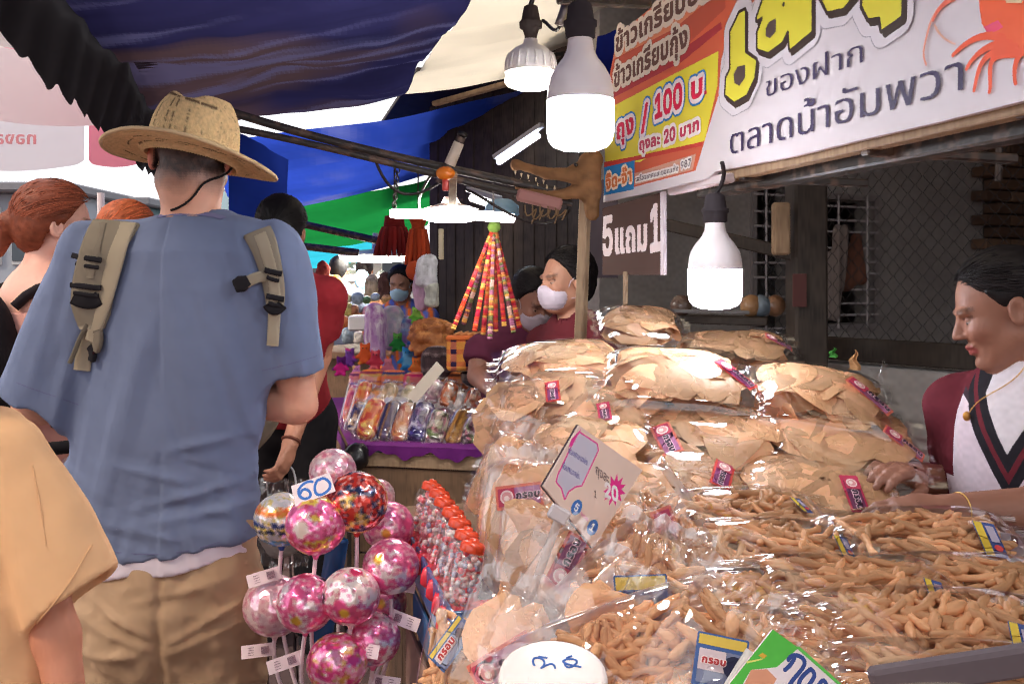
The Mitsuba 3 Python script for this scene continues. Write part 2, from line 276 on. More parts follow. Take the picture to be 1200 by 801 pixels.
# outlines of the lettering: polygons "exterior/hole;...", in units of the letter height
GL = {
    'cracker_fish': '350 27 350 33 353 35 363 36 363 35 367 35 371 32 373 26 373 0 372 -1 363 -1 363 26 360 28 354 28 352 26;313 6 313 12 317 18 322 20 327 20 327 21 335 22 335 25 332 28 324 28 316 25 316 33 321 35 326 35 326 36 332 36 332 35 337 35 342 32 345 24 345 0 335 0 335 14 325 13 323 11 323 6 330 5 331 0 329 -1 320 -1 316 1;275 10 275 35 285 35 285 9 287 7 293 7 297 10 297 48 307 48 307 13 306 13 305 5 301 1 296 -1 285 -1 278 3;235 9 235 35 245 35 245 10 248 7 254 7 257 10 257 35 267 35 266 7 261 1 256 -1 245 -1 240 1 237 4;196 4 195 13 199 18 195 24 195 30 199 35 202 36 211 36 213 35 212 28 206 28 205 27 205 23 207 21 212 21 212 15 207 15 205 14 205 9 208 7 215 7 217 9 217 35 227 35 227 8 226 5 222 1 217 -1 205 -1 199 1;160 3 163 10 170 7 178 7 179 9 179 12 169 15 162 20 161 22 162 31 165 34 170 36 181 36 187 34 187 27 172 28 171 25 172 23 183 20 188 16 189 13 188 4 185 1 180 -1 169 -1 169 0 162 1;157 40 157 44 162 47 178 47 178 51 186 51 186 40;122 23 124 30 131 35 141 36 141 35 146 35 149 32 151 32 154 26 154 -1 145 -1 144 0 144 24 143 27 140 28 135 28 133 25 133 23 138 21 137 17 133 15 133 0 132 -1 123 -1 123 14 125 18 128 20 128 21 125 21;103 4 103 35 113 35 113 7 117 6 118 0 108 -1;67 2 69 8 81 7 84 10 85 14 85 22 83 26 78 28 72 28 68 26 68 34 75 35 75 36 80 36 89 33 93 28 94 20 95 20 94 9 92 5 88 1 83 -1 74 -1;38 27 38 33 41 35 51 36 51 35 55 35 59 32 61 26 61 0 60 -1 51 -1 51 26 48 28 42 28 40 26;13 50 14 54 23 54 25 52 25 46 34 46 34 40 13 40 13 43 18 47 17 49;3 30 4 35 15 35 17 33 18 25 14 19 14 9 16 7 22 7 23 10 23 35 33 35 33 8 30 2 23 -1 14 -1 14 0 10 0 6 3 4 8 4 18 9 24 9 27 4 28',
    'cracker_shrimp': '312 31 310 35 320 35 328 8 330 8 333 12 334 22 332 27 325 29 324 35 331 36 340 32 343 26 344 17 343 17 343 12 341 7 336 2 331 0 320 0 318 10 316 13 316 17 314 20 314 24 312 27;286 40 286 43 291 47 290 49 286 50 287 54 296 54 298 52 298 46 307 46 307 40;274 23 276 30 283 35 293 36 293 35 298 35 301 32 303 32 306 26 306 -1 297 -1 296 0 296 24 295 27 292 28 287 28 285 25 285 23 290 21 289 17 285 15 285 0 284 -1 275 -1 275 14 277 18 280 20 280 21 277 21;294 -9 294 -5 296 -4 304 -5 305 -6 305 -17 297 -17 297 -10;235 9 235 35 245 35 245 10 248 7 254 7 257 10 257 35 267 35 266 7 261 1 256 -1 245 -1 240 1 237 4;196 4 195 13 199 18 195 24 195 30 199 35 202 36 211 36 213 35 212 28 206 28 205 27 205 23 207 21 212 21 212 15 207 15 205 14 205 9 208 7 215 7 217 9 217 35 227 35 227 8 226 5 222 1 217 -1 205 -1 199 1;160 2 163 10 170 7 178 7 179 9 179 12 169 15 162 20 161 22 162 31 165 34 170 36 181 36 187 34 187 27 172 28 171 25 172 23 183 20 188 16 189 13 188 4 185 1 180 -1 169 -1;157 40 157 44 162 47 178 47 178 51 186 51 186 40;122 23 124 30 131 35 141 36 141 35 146 35 149 32 151 32 154 26 154 -1 145 -1 144 0 144 24 143 27 140 28 135 28 133 25 133 23 138 21 137 17 133 15 133 0 132 -1 123 -1 123 14 125 18 128 20 128 21 125 21;103 4 103 35 113 35 113 7 117 6 118 0 108 -1;67 2 69 8 81 7 84 10 85 14 85 22 83 26 78 28 72 28 68 26 68 34 75 35 75 36 80 36 89 33 93 28 94 20 95 20 94 9 92 5 88 1 83 -1 74 -1;38 27 38 33 41 35 51 36 51 35 55 35 59 32 61 26 61 0 60 -1 51 -1 51 26 48 28 42 28 40 26;13 50 14 54 23 54 25 52 25 46 34 46 34 40 13 40 13 43 18 47 17 49;3 30 4 35 15 35 17 33 18 25 14 19 14 9 16 7 22 7 23 10 23 35 33 35 33 8 30 2 23 -1 14 -1 14 0 10 0 6 3 4 8 4 18 9 24 9 27 4 28',
    'bag': '42 31 40 35 50 35 58 8 60 8 63 12 64 22 62 27 55 29 54 35 61 36 70 32 73 26 74 17 73 17 73 12 71 7 66 2 61 0 50 0 48 10 46 13 46 17 44 20 44 24 42 27;3 23 5 30 12 35 22 36 31 33 34 30 36 24 36 0 26 0 26 25 21 28 16 28 14 25 14 23 19 21 19 18 14 15 14 6 19 6 19 0 17 -1 7 0 4 4 4 15 9 21;24 -9 24 -5 26 -4 34 -5 35 -6 35 -17 27 -17 27 -10',
    'baht': '4 35 14 35 14 9 16 7 22 7 25 8 26 11 26 35 36 35 35 7 30 1 25 -1 14 -1 9 1 6 4 4 9',
    'bagper': '117 7 118 14 121 14 121 13 125 13 125 9 134 9 134 3 121 3;117 25 118 32 125 31 125 27 134 27 134 21 121 21;78 6 78 12 82 18 87 20 92 20 92 21 100 22 100 25 97 28 89 28 81 25 81 33 86 35 91 35 91 36 97 36 97 35 102 35 107 32 110 24 110 0 100 0 100 14 90 13 88 11 88 6 95 5 96 0 94 -1 85 -1 81 1;42 31 40 35 50 35 58 8 60 8 63 12 64 22 62 27 55 29 54 35 61 36 70 32 73 26 74 17 73 17 73 12 71 7 66 2 61 0 50 0 48 10 46 13 46 17 44 20 44 24 42 27;3 23 5 30 12 35 22 36 31 33 34 30 36 24 36 0 26 0 26 25 21 28 16 28 14 25 14 23 19 21 19 18 14 15 14 6 19 6 19 0 17 -1 7 0 4 4 4 15 9 21;24 -9 24 -5 26 -4 34 -5 35 -6 35 -17 27 -17 27 -10',
    'bahtfull': '73 0 73 35 80 35 82 31 83 31 83 33 89 36 100 35 103 32 105 27 105 0 95 0 95 25 91 28 87 28 83 23 83 0;41 27 41 33 44 35 54 36 54 35 58 35 62 32 64 26 64 0 63 -1 54 -1 54 26 51 28 45 28 43 26;4 9 4 35 14 35 14 10 17 7 23 7 26 10 26 35 36 35 35 7 30 1 25 -1 14 -1 9 1 6 4',
    'souvenir': '178 14 179 17 183 20 178 23 179 30 186 35 199 35 203 33 207 27 207 0 201 0 201 26 198 30 190 31 184 28 185 24 190 22 190 18 185 17 184 15 184 0 178 0;148 29 148 33 151 35 164 35 168 31 169 28 169 0 163 0 163 28 158 31;111 32 114 35 122 35 122 30 119 31 117 30 117 12 119 12 123 21 125 23 128 23 134 12 136 12 136 48 142 48 142 0 136 0 130 12 127 15 124 14 117 0 111 0;77 20 72 35 78 35 80 25 84 16 84 12 88 4 92 5 95 8 97 15 97 22 96 26 92 30 85 30 84 35 92 35 97 33 100 30 103 22 103 15 100 6 95 1 90 -1 83 -1 82 0 80 10 77 16;39 9 39 20 53 20 53 15 45 15 45 8 49 4 56 4 59 5 62 12 62 22 60 28 53 31 48 31 40 28 40 33 41 34 44 35 58 35 65 30 68 21 68 13 67 13 67 8 62 1 57 -1 45 0 41 4;4 31 5 35 15 34 16 26 11 19 11 7 14 4 21 4 24 7 24 35 30 35 30 6 25 0 13 -1 10 0 6 4 5 19 10 26 10 29 9 31 5 30',
    'market': '361 29 361 33 364 35 377 35 381 31 382 28 382 0 376 0 376 28 371 31;332 1 333 5 345 4 346 6 348 6 351 13 351 22 349 27 342 31 337 31 332 29 332 34 334 35 347 35 351 33 354 30 357 21 356 9 353 3 346 -1 337 -1;288 30 288 35 294 35 296 15 297 12 299 12 302 27 304 30 304 34 305 35 310 35 314 17 317 12 318 12 318 20 319 20 321 35 327 35 321 0 320 -1 315 -1 307 23 306 23 305 20 305 16 303 13 303 9 300 0 299 -1 294 -1 292 13 291 13 291 19 289 24 289 30;251 0 251 35 257 35 257 10 259 6 261 6 263 4 270 4 273 6 274 9 274 35 280 35 280 9 278 3 272 -1 263 -1 257 3 256 0;224 44 224 49 226 51 226 50 230 50 230 46 248 46 248 41 228 41;212 9 212 20 226 20 226 15 218 15 218 8 222 4 229 4 232 5 235 12 235 22 233 28 226 31 221 31 213 28 213 33 214 34 217 35 231 35 238 30 241 21 241 13 240 13 240 8 235 1 230 -1 218 0 214 4;183 29 183 34 185 35 198 35 202 32 203 29 203 0 197 0 197 27 196 30 189 31;159 44 164 45 165 46 165 49 160 49 159 53 161 54 167 54 169 53 169 51 175 51 179 48 179 41 175 39 169 39 166 41 159 41/171 48 170 46 174 46 174 48;148 7 148 35 154 35 154 8 156 5 159 4 165 4 170 8 171 12 171 35 177 35 177 0 172 0 171 3 165 -1 156 -1 153 0 149 4;107 11 107 23 109 29 112 33 116 35 130 35 136 31 138 26 138 0 132 0 132 25 129 30 122 31 121 30 117 30 113 23 113 10 116 5 125 4 124 -1 116 -1 112 1 109 5;77 29 77 33 80 35 93 35 97 31 98 28 98 0 92 0 92 28 87 31;44 6 44 13 46 17 48 17 51 20 66 22 66 27 64 30 56 31 47 28 47 33 51 35 65 35 69 33 72 27 72 0 66 0 66 16 55 16 50 13 50 6 51 5 61 3 61 0 59 -1 51 -1 47 1;4 11 4 25 8 34 10 35 18 35 20 34 23 35 32 35 35 32 36 29 36 0 30 0 30 28 28 31 23 30 22 27 19 27 18 30 14 31 11 29 10 26 10 11 11 7 14 4 22 4 23 1 22 -1 13 -1 9 1 7 3',
    'jeed': '134 27 134 33 137 35 147 36 147 35 151 35 155 32 157 26 157 0 156 -1 147 -1 147 26 144 28 138 28 136 26;104 44 104 51 108 55 112 55 115 53 117 53 118 55 122 55 126 51 126 46 131 46 131 40 118 40 118 49 117 48 111 49 111 45 115 44 115 40 108 40;99 26 99 33 102 35 117 36 123 34 127 30 129 26 129 20 130 20 129 10 126 4 118 0 104 0 104 15 100 15 100 21 113 21 113 8 116 8 120 13 120 22 119 25 115 28 105 28;78 21 95 21 95 13 78 13;39 11 40 27 43 30 43 32 45 32 46 34 59 36 59 35 64 35 70 31 72 27 72 0 62 0 62 25 59 28 53 28 50 26 49 23 49 11 52 7 57 7 58 5 58 0 57 -1 49 -1 43 2;2 40 2 44 7 46 7 51 11 55 15 55 18 53 20 53 21 55 25 55 28 53 28 51 31 51 31 46 34 46 34 40/20 48 22 47 22 49 20 49/17 47 17 49 14 49 14 47;2 26 2 33 5 35 20 36 26 34 30 30 32 26 32 20 33 20 32 10 29 4 21 0 7 0 7 15 3 15 3 21 16 21 16 8 19 8 23 13 23 22 22 25 18 28 8 28',
    'dry': '568 31 566 35 576 35 584 8 586 8 589 12 590 22 588 27 581 29 580 35 587 36 596 32 599 26 600 17 599 17 599 12 597 7 592 2 587 0 576 0 574 10 572 13 572 17 570 20 570 24 568 27;542 40 542 43 547 47 546 49 542 50 543 54 552 54 554 52 554 46 563 46 563 40;531 35 541 35 542 24 544 25 544 27 549 31 551 35 562 35 554 25 554 24 557 24 561 20 562 17 562 0 552 0 552 16 548 18 541 12 541 0 531 0;509 6 509 35 519 35 519 8 520 6 524 6 524 0 515 -1 511 1;490 4 490 35 500 35 500 7 504 6 505 0 495 -1;451 31 449 35 459 35 467 8 469 8 472 12 473 22 471 27 464 29 463 35 470 36 479 32 482 26 483 17 482 17 482 12 480 7 475 2 470 0 459 0 457 10 455 13 455 17 453 20 453 24 451 27;414 9 414 20 430 20 430 14 424 14 424 9 426 7 433 7 436 13 436 22 434 26 430 28 424 28 416 25 416 33 417 34 431 36 431 35 436 35 442 31 445 25 446 15 445 15 444 6 441 2 434 -1 424 -1 419 1 416 4;377 30 378 35 389 35 391 33 392 25 388 19 388 9 390 7 396 7 397 10 397 35 407 35 407 8 404 2 397 -1 388 -1 388 0 384 0 380 3 378 8 378 18 383 24 383 27 378 28;354 25 355 32 362 31 362 27 371 27 371 21 358 21;354 7 355 14 358 14 358 13 362 13 362 9 371 9 371 3 358 3;315 6 315 12 319 18 324 20 329 20 329 21 337 22 337 25 334 28 326 28 318 25 318 33 323 35 328 35 328 36 334 36 334 35 339 35 344 32 347 24 347 0 337 0 337 14 327 13 325 11 325 6 332 5 333 0 331 -1 322 -1 318 1;296 35 306 35 306 7 307 6 311 6 311 0 309 -1 302 -1 298 1 297 3 296 6;277 4 277 35 287 35 287 7 291 6 292 0 282 -1;235 0 235 25 238 32 246 36 256 36 260 34 262 37 270 37 269 32 266 29 267 23 268 23 268 0 258 0 258 23 254 28 248 28 246 27 245 24 245 18 250 20 254 20 254 12 249 12 245 9 245 0;195 35 202 35 204 31 208 35 219 36 222 35 225 32 227 27 227 0 217 0 217 25 213 28 209 28 205 23 205 0 195 0;174 4 174 35 184 35 184 7 188 6 189 0 179 -1;135 31 133 35 143 35 151 8 153 8 156 12 157 22 155 27 148 29 147 35 154 36 163 32 166 26 167 17 166 17 166 12 164 7 159 2 154 0 143 0 141 10 139 13 139 17 137 20 137 24 135 27;98 9 98 20 114 20 114 14 108 14 108 9 110 7 117 7 120 13 120 22 118 26 114 28 108 28 100 25 100 33 101 34 115 36 115 35 120 35 126 31 129 25 130 15 129 15 128 6 125 2 118 -1 108 -1 103 1 100 4;64 2 67 10 74 7 82 7 83 9 83 12 73 15 66 20 65 22 66 31 69 34 74 36 85 36 91 34 91 27 76 28 75 25 76 23 87 20 92 16 93 13 92 4 89 1 84 -1 73 -1;60 40 61 45 64 45 66 47 74 47 74 51 81 51 81 55 90 55 90 40;25 0 25 25 27 30 31 34 38 35 38 36 49 35 53 33 57 27 57 22 58 22 58 0 48 0 48 24 46 27 43 28 38 28 35 25 35 18 44 20 44 12 39 12 35 9 35 0;5 35 15 35 15 7 19 6 20 0 18 -1 10 -1 5 4',
    'tham': '86 35 96 35 96 12 100 7 104 7 108 10 108 35 118 35 118 7 113 0 102 -1 99 0 95 4 93 0 86 0;44 23 46 30 53 35 63 36 72 33 75 30 77 24 77 0 67 0 67 25 62 28 57 28 55 25 55 23 60 21 60 18 55 15 55 6 60 6 60 0 58 -1 48 0 45 4 45 15 50 21;24 6 24 35 34 35 34 8 35 6 39 6 39 0 30 -1 26 1;5 4 5 35 15 35 15 7 19 6 20 0 10 -1',
    'e': '5 35 17 35 17 10 18 8 21 8 22 0 11 -1 7 1 5 5',
    'lo': '2 6 3 15 6 18 13 21 22 21 23 23 21 26 13 26 9 24 5 24 5 33 6 34 13 35 13 36 25 36 34 31 36 26 36 0 24 0 24 13 15 12 14 10 15 7 20 7 20 0 19 -1 9 -1 5 1',
    'ngo': '1 33 0 35 12 35 13 34 18 11 20 10 23 15 23 23 21 26 17 26 16 35 17 36 22 36 22 35 29 34 33 30 35 25 35 13 32 6 26 1 10 0 6 11 3 26 1 29',
    'yo': '2 22 3 28 9 34 17 35 17 36 28 35 34 31 36 27 36 14 38 11 42 11 44 13 45 16 45 34 57 34 57 -1 55 -7 50 -12 44 -14 32 -14 26 -12 26 -2 28 -2 31 -4 41 -4 45 -1 45 3 39 0 31 0 27 2 24 7 24 24 22 26 19 26 16 25 16 22 20 21 20 19 19 16 15 14 15 9 16 7 20 7 20 0 18 -1 9 -1 3 5 3 14 8 20',
    'umb': '154 27 154 33 157 35 167 36 167 35 171 35 175 32 177 26 177 0 176 -1 167 -1 167 26 164 28 158 28 156 26;117 12 119 16 123 19 139 22 139 25 136 28 128 28 120 25 120 33 125 35 130 35 130 36 136 36 141 34 143 37 151 37 150 32 147 29 149 24 149 0 139 0 139 14 134 14 133 13 129 13 127 11 127 7 129 5 134 5 135 0 133 -1 124 -1 118 3;81 31 79 35 89 35 97 8 99 8 102 12 103 22 101 27 94 29 93 35 100 36 109 32 112 26 113 17 112 17 112 12 110 7 105 2 100 0 89 0 87 10 85 13 85 17 83 20 83 24 81 27;44 9 44 20 60 20 60 14 54 14 54 9 56 7 63 7 66 13 66 22 64 26 60 28 54 28 46 25 46 33 47 34 61 36 61 35 66 35 72 31 75 25 76 15 75 15 74 6 71 2 64 -1 54 -1 49 1 46 4;5 35 12 35 14 31 18 35 29 36 32 35 35 32 37 27 37 0 27 0 27 25 23 28 19 28 15 23 15 0 5 0',
    'hand': '110 7 110 12 111 13 116 13 116 9 126 9 127 4 114 4;110 25 110 30 111 31 116 31 116 27 126 27 127 22 114 22;75 6 75 13 77 17 79 17 82 20 97 22 97 27 95 30 87 31 78 28 78 33 82 35 96 35 100 33 103 27 103 0 97 0 97 16 86 16 81 13 81 6 82 5 92 3 92 0 90 -1 82 -1 78 1;43 20 38 35 44 35 46 25 50 16 50 12 54 4 58 5 61 8 63 15 63 22 62 26 58 30 51 30 50 35 58 35 63 33 66 30 69 22 69 15 66 6 61 1 56 -1 49 -1 48 0 46 10 43 16;4 23 5 30 12 35 25 35 29 33 33 27 33 0 27 0 27 26 24 30 16 31 10 28 11 24 17 22 17 19 13 18 11 15 11 5 12 4 16 4 17 1 16 -1 9 -1 6 1 5 14 6 17 9 21 9 22;24 -4 30 -4 32 -6 32 -17 27 -17 27 -9 24 -8',
    'snack': '118 10 118 35 130 35 130 13 133 9 138 9 140 11 140 35 152 35 152 9 151 6 146 1 141 -1 126 0 120 5;78 10 78 21 95 21 95 14 90 13 91 9 93 8 97 8 100 14 99 23 96 26 86 26 80 24 80 34 88 35 88 36 99 36 105 34 109 30 112 23 112 12 110 6 105 1 100 -1 86 0 80 5;44 2 44 5 47 12 49 12 53 9 62 10 61 12 56 13 47 18 45 22 46 31 49 34 55 36 66 36 72 34 72 25 59 26 58 25 61 22 65 22 71 19 73 17 74 15 74 6 73 4 70 1 65 -1 54 -1 54 0 49 0;3 22 5 30 10 34 23 36 23 35 29 35 33 33 36 30 38 25 38 -1 26 -1 26 21 25 25 22 26 18 26 17 24 17 22 21 21 21 17 16 12 16 -1 4 -1 4 13 8 19',
    'n20': '44 31 48 42 54 48 56 49 68 49 72 47 78 40 80 34 80 28 81 28 80 13 77 5 72 0 68 -2 56 -2 53 1 51 1 46 9 45 16 44 16/54 16 56 10 60 7 66 7 70 13 71 30 68 38 66 40 59 40 55 35 54 31;4 5 16 17 16 19 24 26 27 32 27 37 26 39 23 40 17 40 14 37 13 32 4 32 5 41 9 46 15 49 27 49 31 47 36 41 37 30 32 21 26 16 26 14 20 8 37 7 38 6 38 -1 37 -2 5 -2 4 -1',
    'n100': '86 16 86 31 87 31 88 38 92 45 94 45 98 49 110 49 114 47 119 42 122 34 123 19 122 19 121 9 119 5 114 0 110 -2 98 -2 96 -1 90 5/96 16 98 10 102 7 108 7 112 13 113 30 110 38 108 40 101 40 97 35 96 31;44 16 44 31 45 31 46 38 50 45 52 45 56 49 68 49 72 47 77 42 80 34 81 19 80 19 79 9 77 5 72 0 68 -2 56 -2 54 -1 48 5/54 16 56 10 60 7 66 7 70 13 71 30 68 38 66 40 59 40 55 35 54 31;5 5 6 7 18 8 18 37 16 37 10 31 7 31 6 40 10 44 15 46 17 49 27 49 28 48 28 7 38 7 39 0 38 -2 6 -2',
    'n5': '4 14 12 14 14 9 18 7 24 7 28 13 28 18 26 22 22 24 17 24 12 21 4 23 7 48 8 49 35 49 36 47 35 40 17 40 15 37 15 32 25 33 30 31 35 26 38 18 38 13 37 13 36 6 33 4 33 2 26 -2 11 -1 7 2 7 4 4 7',
    'n1': '5 5 6 7 18 8 18 37 16 37 10 31 7 31 6 40 10 44 15 46 17 49 27 49 28 48 28 7 38 7 39 0 38 -2 6 -2',
    'n60': '44 31 48 42 54 48 56 49 68 49 72 47 78 40 80 34 80 28 81 28 80 13 77 5 72 0 68 -2 56 -2 53 1 51 1 46 9 45 16 44 16/54 16 56 10 60 7 66 7 70 13 71 30 68 38 66 40 59 40 55 35 54 31;4 10 5 23 12 35 14 36 14 38 16 39 16 41 18 42 18 44 20 45 20 47 22 49 31 49 30 43 28 42 28 40 26 39 22 32 31 29 37 21 38 12 35 4 27 -2 15 -2 11 0 6 5/14 11 15 9 17 7 26 8 28 12 27 19 22 22 19 22 15 20 14 17',
    'n10': '44 31 48 42 54 48 56 49 68 49 72 47 78 40 80 34 80 28 81 28 80 13 77 5 72 0 68 -2 56 -2 53 1 51 1 46 9 45 16 44 16/54 16 56 10 60 7 66 7 70 13 71 30 68 38 66 40 59 40 55 35 54 31;5 5 6 7 18 8 18 37 16 37 10 31 7 31 6 40 10 44 15 46 17 49 27 49 28 48 28 7 38 7 39 0 38 -2 6 -2',
    'nslash': '0 -3 3 5 3 9 5 12 7 24 9 27 11 39 13 42 14 50 17 52 21 52 24 49 23 49 21 37 19 34 17 22 15 19 13 7 11 4 9 -8 8 -9 0 -9',
    'n987': '88 41 88 48 89 49 121 49 122 48 122 40 101 -2 92 -2 91 1 104 25 104 28 110 40 89 40;45 17 47 21 51 24 47 32 47 39 53 47 57 49 69 49 77 43 79 39 79 32 75 25 79 21 81 17 81 9 76 1 70 -2 56 -2 50 1 45 9/55 10 58 7 68 7 71 10 71 16 66 20 60 20 55 16/57 33 61 29 65 29 69 32 69 38 67 40 59 40 57 38;4 28 4 37 6 42 11 47 15 49 27 49 31 47 37 39 38 30 37 30 37 25 33 17 31 16 31 14 29 13 29 11 27 10 27 8 25 7 20 -2 11 -2 10 -1 11 3 19 13 19 16 11 18 6 23/14 29 15 27 17 27 18 25 25 26 28 30 27 38 24 40 17 40 14 36',
}
# ================================================================ ground
struct('ground', box((0, 20, -.13), (160, 160, .1)), 'paving')
pv = struct('pavement', box((-.6, 4, -.045), (9, 26, .05)), 'paving')
pav = [shape(box((0, 0, 0), (.192, .094, .03), .006), 'paving', None, False) for _ in range(1)]
for i in range(-12, 14):
    for j in range(-10, 15):
        c = AL(-.75+j*.1, 2.0+i*.2+(.1 if j % 2 else 0), -.012+.004*rng.random())
        if 2.9 < c[1] < 5.6 and -1.75 < c[0] < -.35:
            R = rot((0, 0, 1), 103.6+rng.normal()*.8)@rot((1, 0, 0), rng.normal()*.5)
            copy(pv, 'paver', pav[0], fr(c, *R.T))

# ================================================================ tarpaulins overhead
def tarp(key, label, c00, c10, c11, c01, folds, col, bsdf, n=(70, 70), sag=.06, seed=0, group=None):
    """c00 c10: near edge left, right; c01 c11: far edge; folds run left to right"""
    c00, c10, c11, c01 = map(A_, (c00, c10, c11, c01))
    def fn(u, v):
        p = (1-u)[:, None]*((1-v)[:, None]*c00+v[:, None]*c01)+u[:, None]*((1-v)[:, None]*c10+v[:, None]*c11)
        q = np.stack([u*2.2, v*9*{1: 1.85, 2: 2.4}.get(seed, 1), u*0+seed], 1)
        w = sum(a*(fbm(q*[1, k, 1]+k, 3, seed)-.5) for k, a in folds)
        p[:, 2] += w-sag*4*u*(1-u)*(.4+.6*v)-.05*np.sin(v*math.pi)
        return p
    m = sheet(fn, *n)
    return single(key, m, bsdf, col(m[0]), label, 'tarpaulin')
def near_col(v):                         # faded purple blue sheet with a brownish patch and pale highlight streaks painted along its folds
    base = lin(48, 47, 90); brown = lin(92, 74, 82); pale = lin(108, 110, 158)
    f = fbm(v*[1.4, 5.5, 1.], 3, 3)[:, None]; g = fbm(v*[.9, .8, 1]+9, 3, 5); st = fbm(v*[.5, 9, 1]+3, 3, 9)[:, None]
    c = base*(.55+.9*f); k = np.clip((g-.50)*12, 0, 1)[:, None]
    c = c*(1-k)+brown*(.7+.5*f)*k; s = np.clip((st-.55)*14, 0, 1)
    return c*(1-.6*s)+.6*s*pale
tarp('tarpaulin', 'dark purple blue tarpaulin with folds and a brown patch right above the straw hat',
     AL(-.80, -5.6, 2.20), AL(.40, -5.6, 2.42), AL(.40, 3.82, 2.42), AL(-.80, 3.75, 2.16), [(1, .13), (2.6, .07)], near_col, 'tarp_dense', (60, 300), .02, 1)  # unseen length behind the camera added to cut daylight on the man
def white_col(v):
    f = fbm(v*[2.2, 3, 2], 4, 8)[:, None]; s = fbm(v*[1.3, 1.1, 1]+4, 3, 2)[:, None]
    return lin(238, 226, 204)*(.62+.5*f)*(1-.35*np.clip((s-.55)*9, 0, 1))
tarp('tarpaulin', 'cream white tarpaulin glowing with daylight above the two upper bulbs',
     AL(.405, -5.6, 2.45), AL(1.5, -5.6, 2.72), AL(1.45, 3.95, 2.72), AL(.405, 3.80, 2.40), [(1, .07), (3, .025)], white_col, 'tarp', (50, 190), .03, 2)  # also carried back out of view to hold off daylight
def blue_col(v):
    f = fbm(v*[1.1, 1.6, 1.4], 3, 6)[:, None]; g = np.clip((fbm(v*[2.4, .7, 2.4]+3, 3, 7)-.58)*8, 0, 1)[:, None]
    return (lin(50, 80, 195)*(.6+.7*f))*(1-.5*g)+.5*g*lin(120, 130, 200)
tarp('tarpaulin', 'bright blue tarpaulin stretched behind the pipes and the wing lamp',
     P(235, 168, 5.6), P(735, 78, 5.9), P(655, 150, 8.6), P(285, 256, 9.0), [(1, .10), (2.4, .05)], blue_col, 'tarp', (60, 60), .10, 3)
def green_col(v): return lin(30, 138, 66)*(.7+.5*fbm(v*[1, 2, 2], 3, 4)[:, None])
tarp('tarpaulin', 'green tarpaulin below and behind the bright blue one',
     P(330, 246, 9.4), P(525, 203, 9.4), P(500, 262, 15), P(335, 292, 15), [(1, .12)], green_col, 'tarp', (40, 40), .1, 4)
def cyan_col(v): return lin(60, 205, 232)*(.8+.3*fbm(v*[1, 1, 1], 3, 4)[:, None])
tarp('tarpaulin', 'turquoise tarpaulin far down the alley under the green one',
     P(340, 297, 15.6), P(478, 262, 15.6), P(470, 300, 26), P(340, 312, 26), [(1, .15)], cyan_col, 'tarp', (30, 30), .1, 5)
def navy_col(v): return lin(30, 40, 120)*(.6+.6*fbm(v*[3, 3, 3], 3, 4)[:, None])
tarp('tarpaulin', 'narrow dark blue tarpaulin in the gap left of the banner',
     P(700, 40, 3.6), P(790, 10, 3.4), P(765, 105, 4.6), P(690, 118, 5.0), [(1, .04)], navy_col, 'tarp_dense', (24, 24), .02, 6)
tarp('hanging_tarpaulin', 'dark blue tarpaulin hanging down right behind the straw hat',
     P(268, 150, 4.9), P(338, 185, 5.4), P(330, 330, 5.4), P(268, 330, 4.9), [(1, .05)], lambda v: lin(36, 60, 150)*(.5+.7*fbm(v*[6, 3, 2], 3, 4)[:, None]), 'tarp', (24, 24), .0, 7)
# black valance with a scalloped lower edge, hung from the outer edge of the near tarpaulin
def val_fn(u, v):
    s = -.9+u*4.75; sw_ = s+.09*(noise(np.stack([s*4, s*0, s*0], 1), 5)-.5); sc = np.abs(np.sin(sw_*math.pi/.27))**.5*(.6+.8*noise(np.stack([np.floor(sw_/.27), s*0, s*0], 1), 8))
    z0 = 2.22-.035*u; drop = .27+.04*sc
    p = np.stack([AL(-.80, x)[:2] for x in s]); wob = (.006*np.sin(s*23)+.02*(noise(np.stack([s*5, v, s*0], 1))-.5))*v
    off = np.outer(wob-.06*v, RV[:2]); p = p+off
    return np.column_stack([p, z0-drop*v])
vm = sheet(val_fn, 260, 14)
va = thing('valance', 'black scalloped cloth valance along the outer edge of the awning', 'valance')
part(va, 'cloth', vm, 'cloth', lin(24, 20, 24)*np.ones((len(vm[0]), 1)))
lines = [tube([AL(-.775, s, 2.175-.004*s), AL(-.70, s+.01, 2.19-.004*s)], .004, 5) for s in np.arange(-.8, 3.6, .035)]
part(va, 'stitched_webbing', cat(lines), 'cloth', lin(66, 56, 70), kind='stuff')

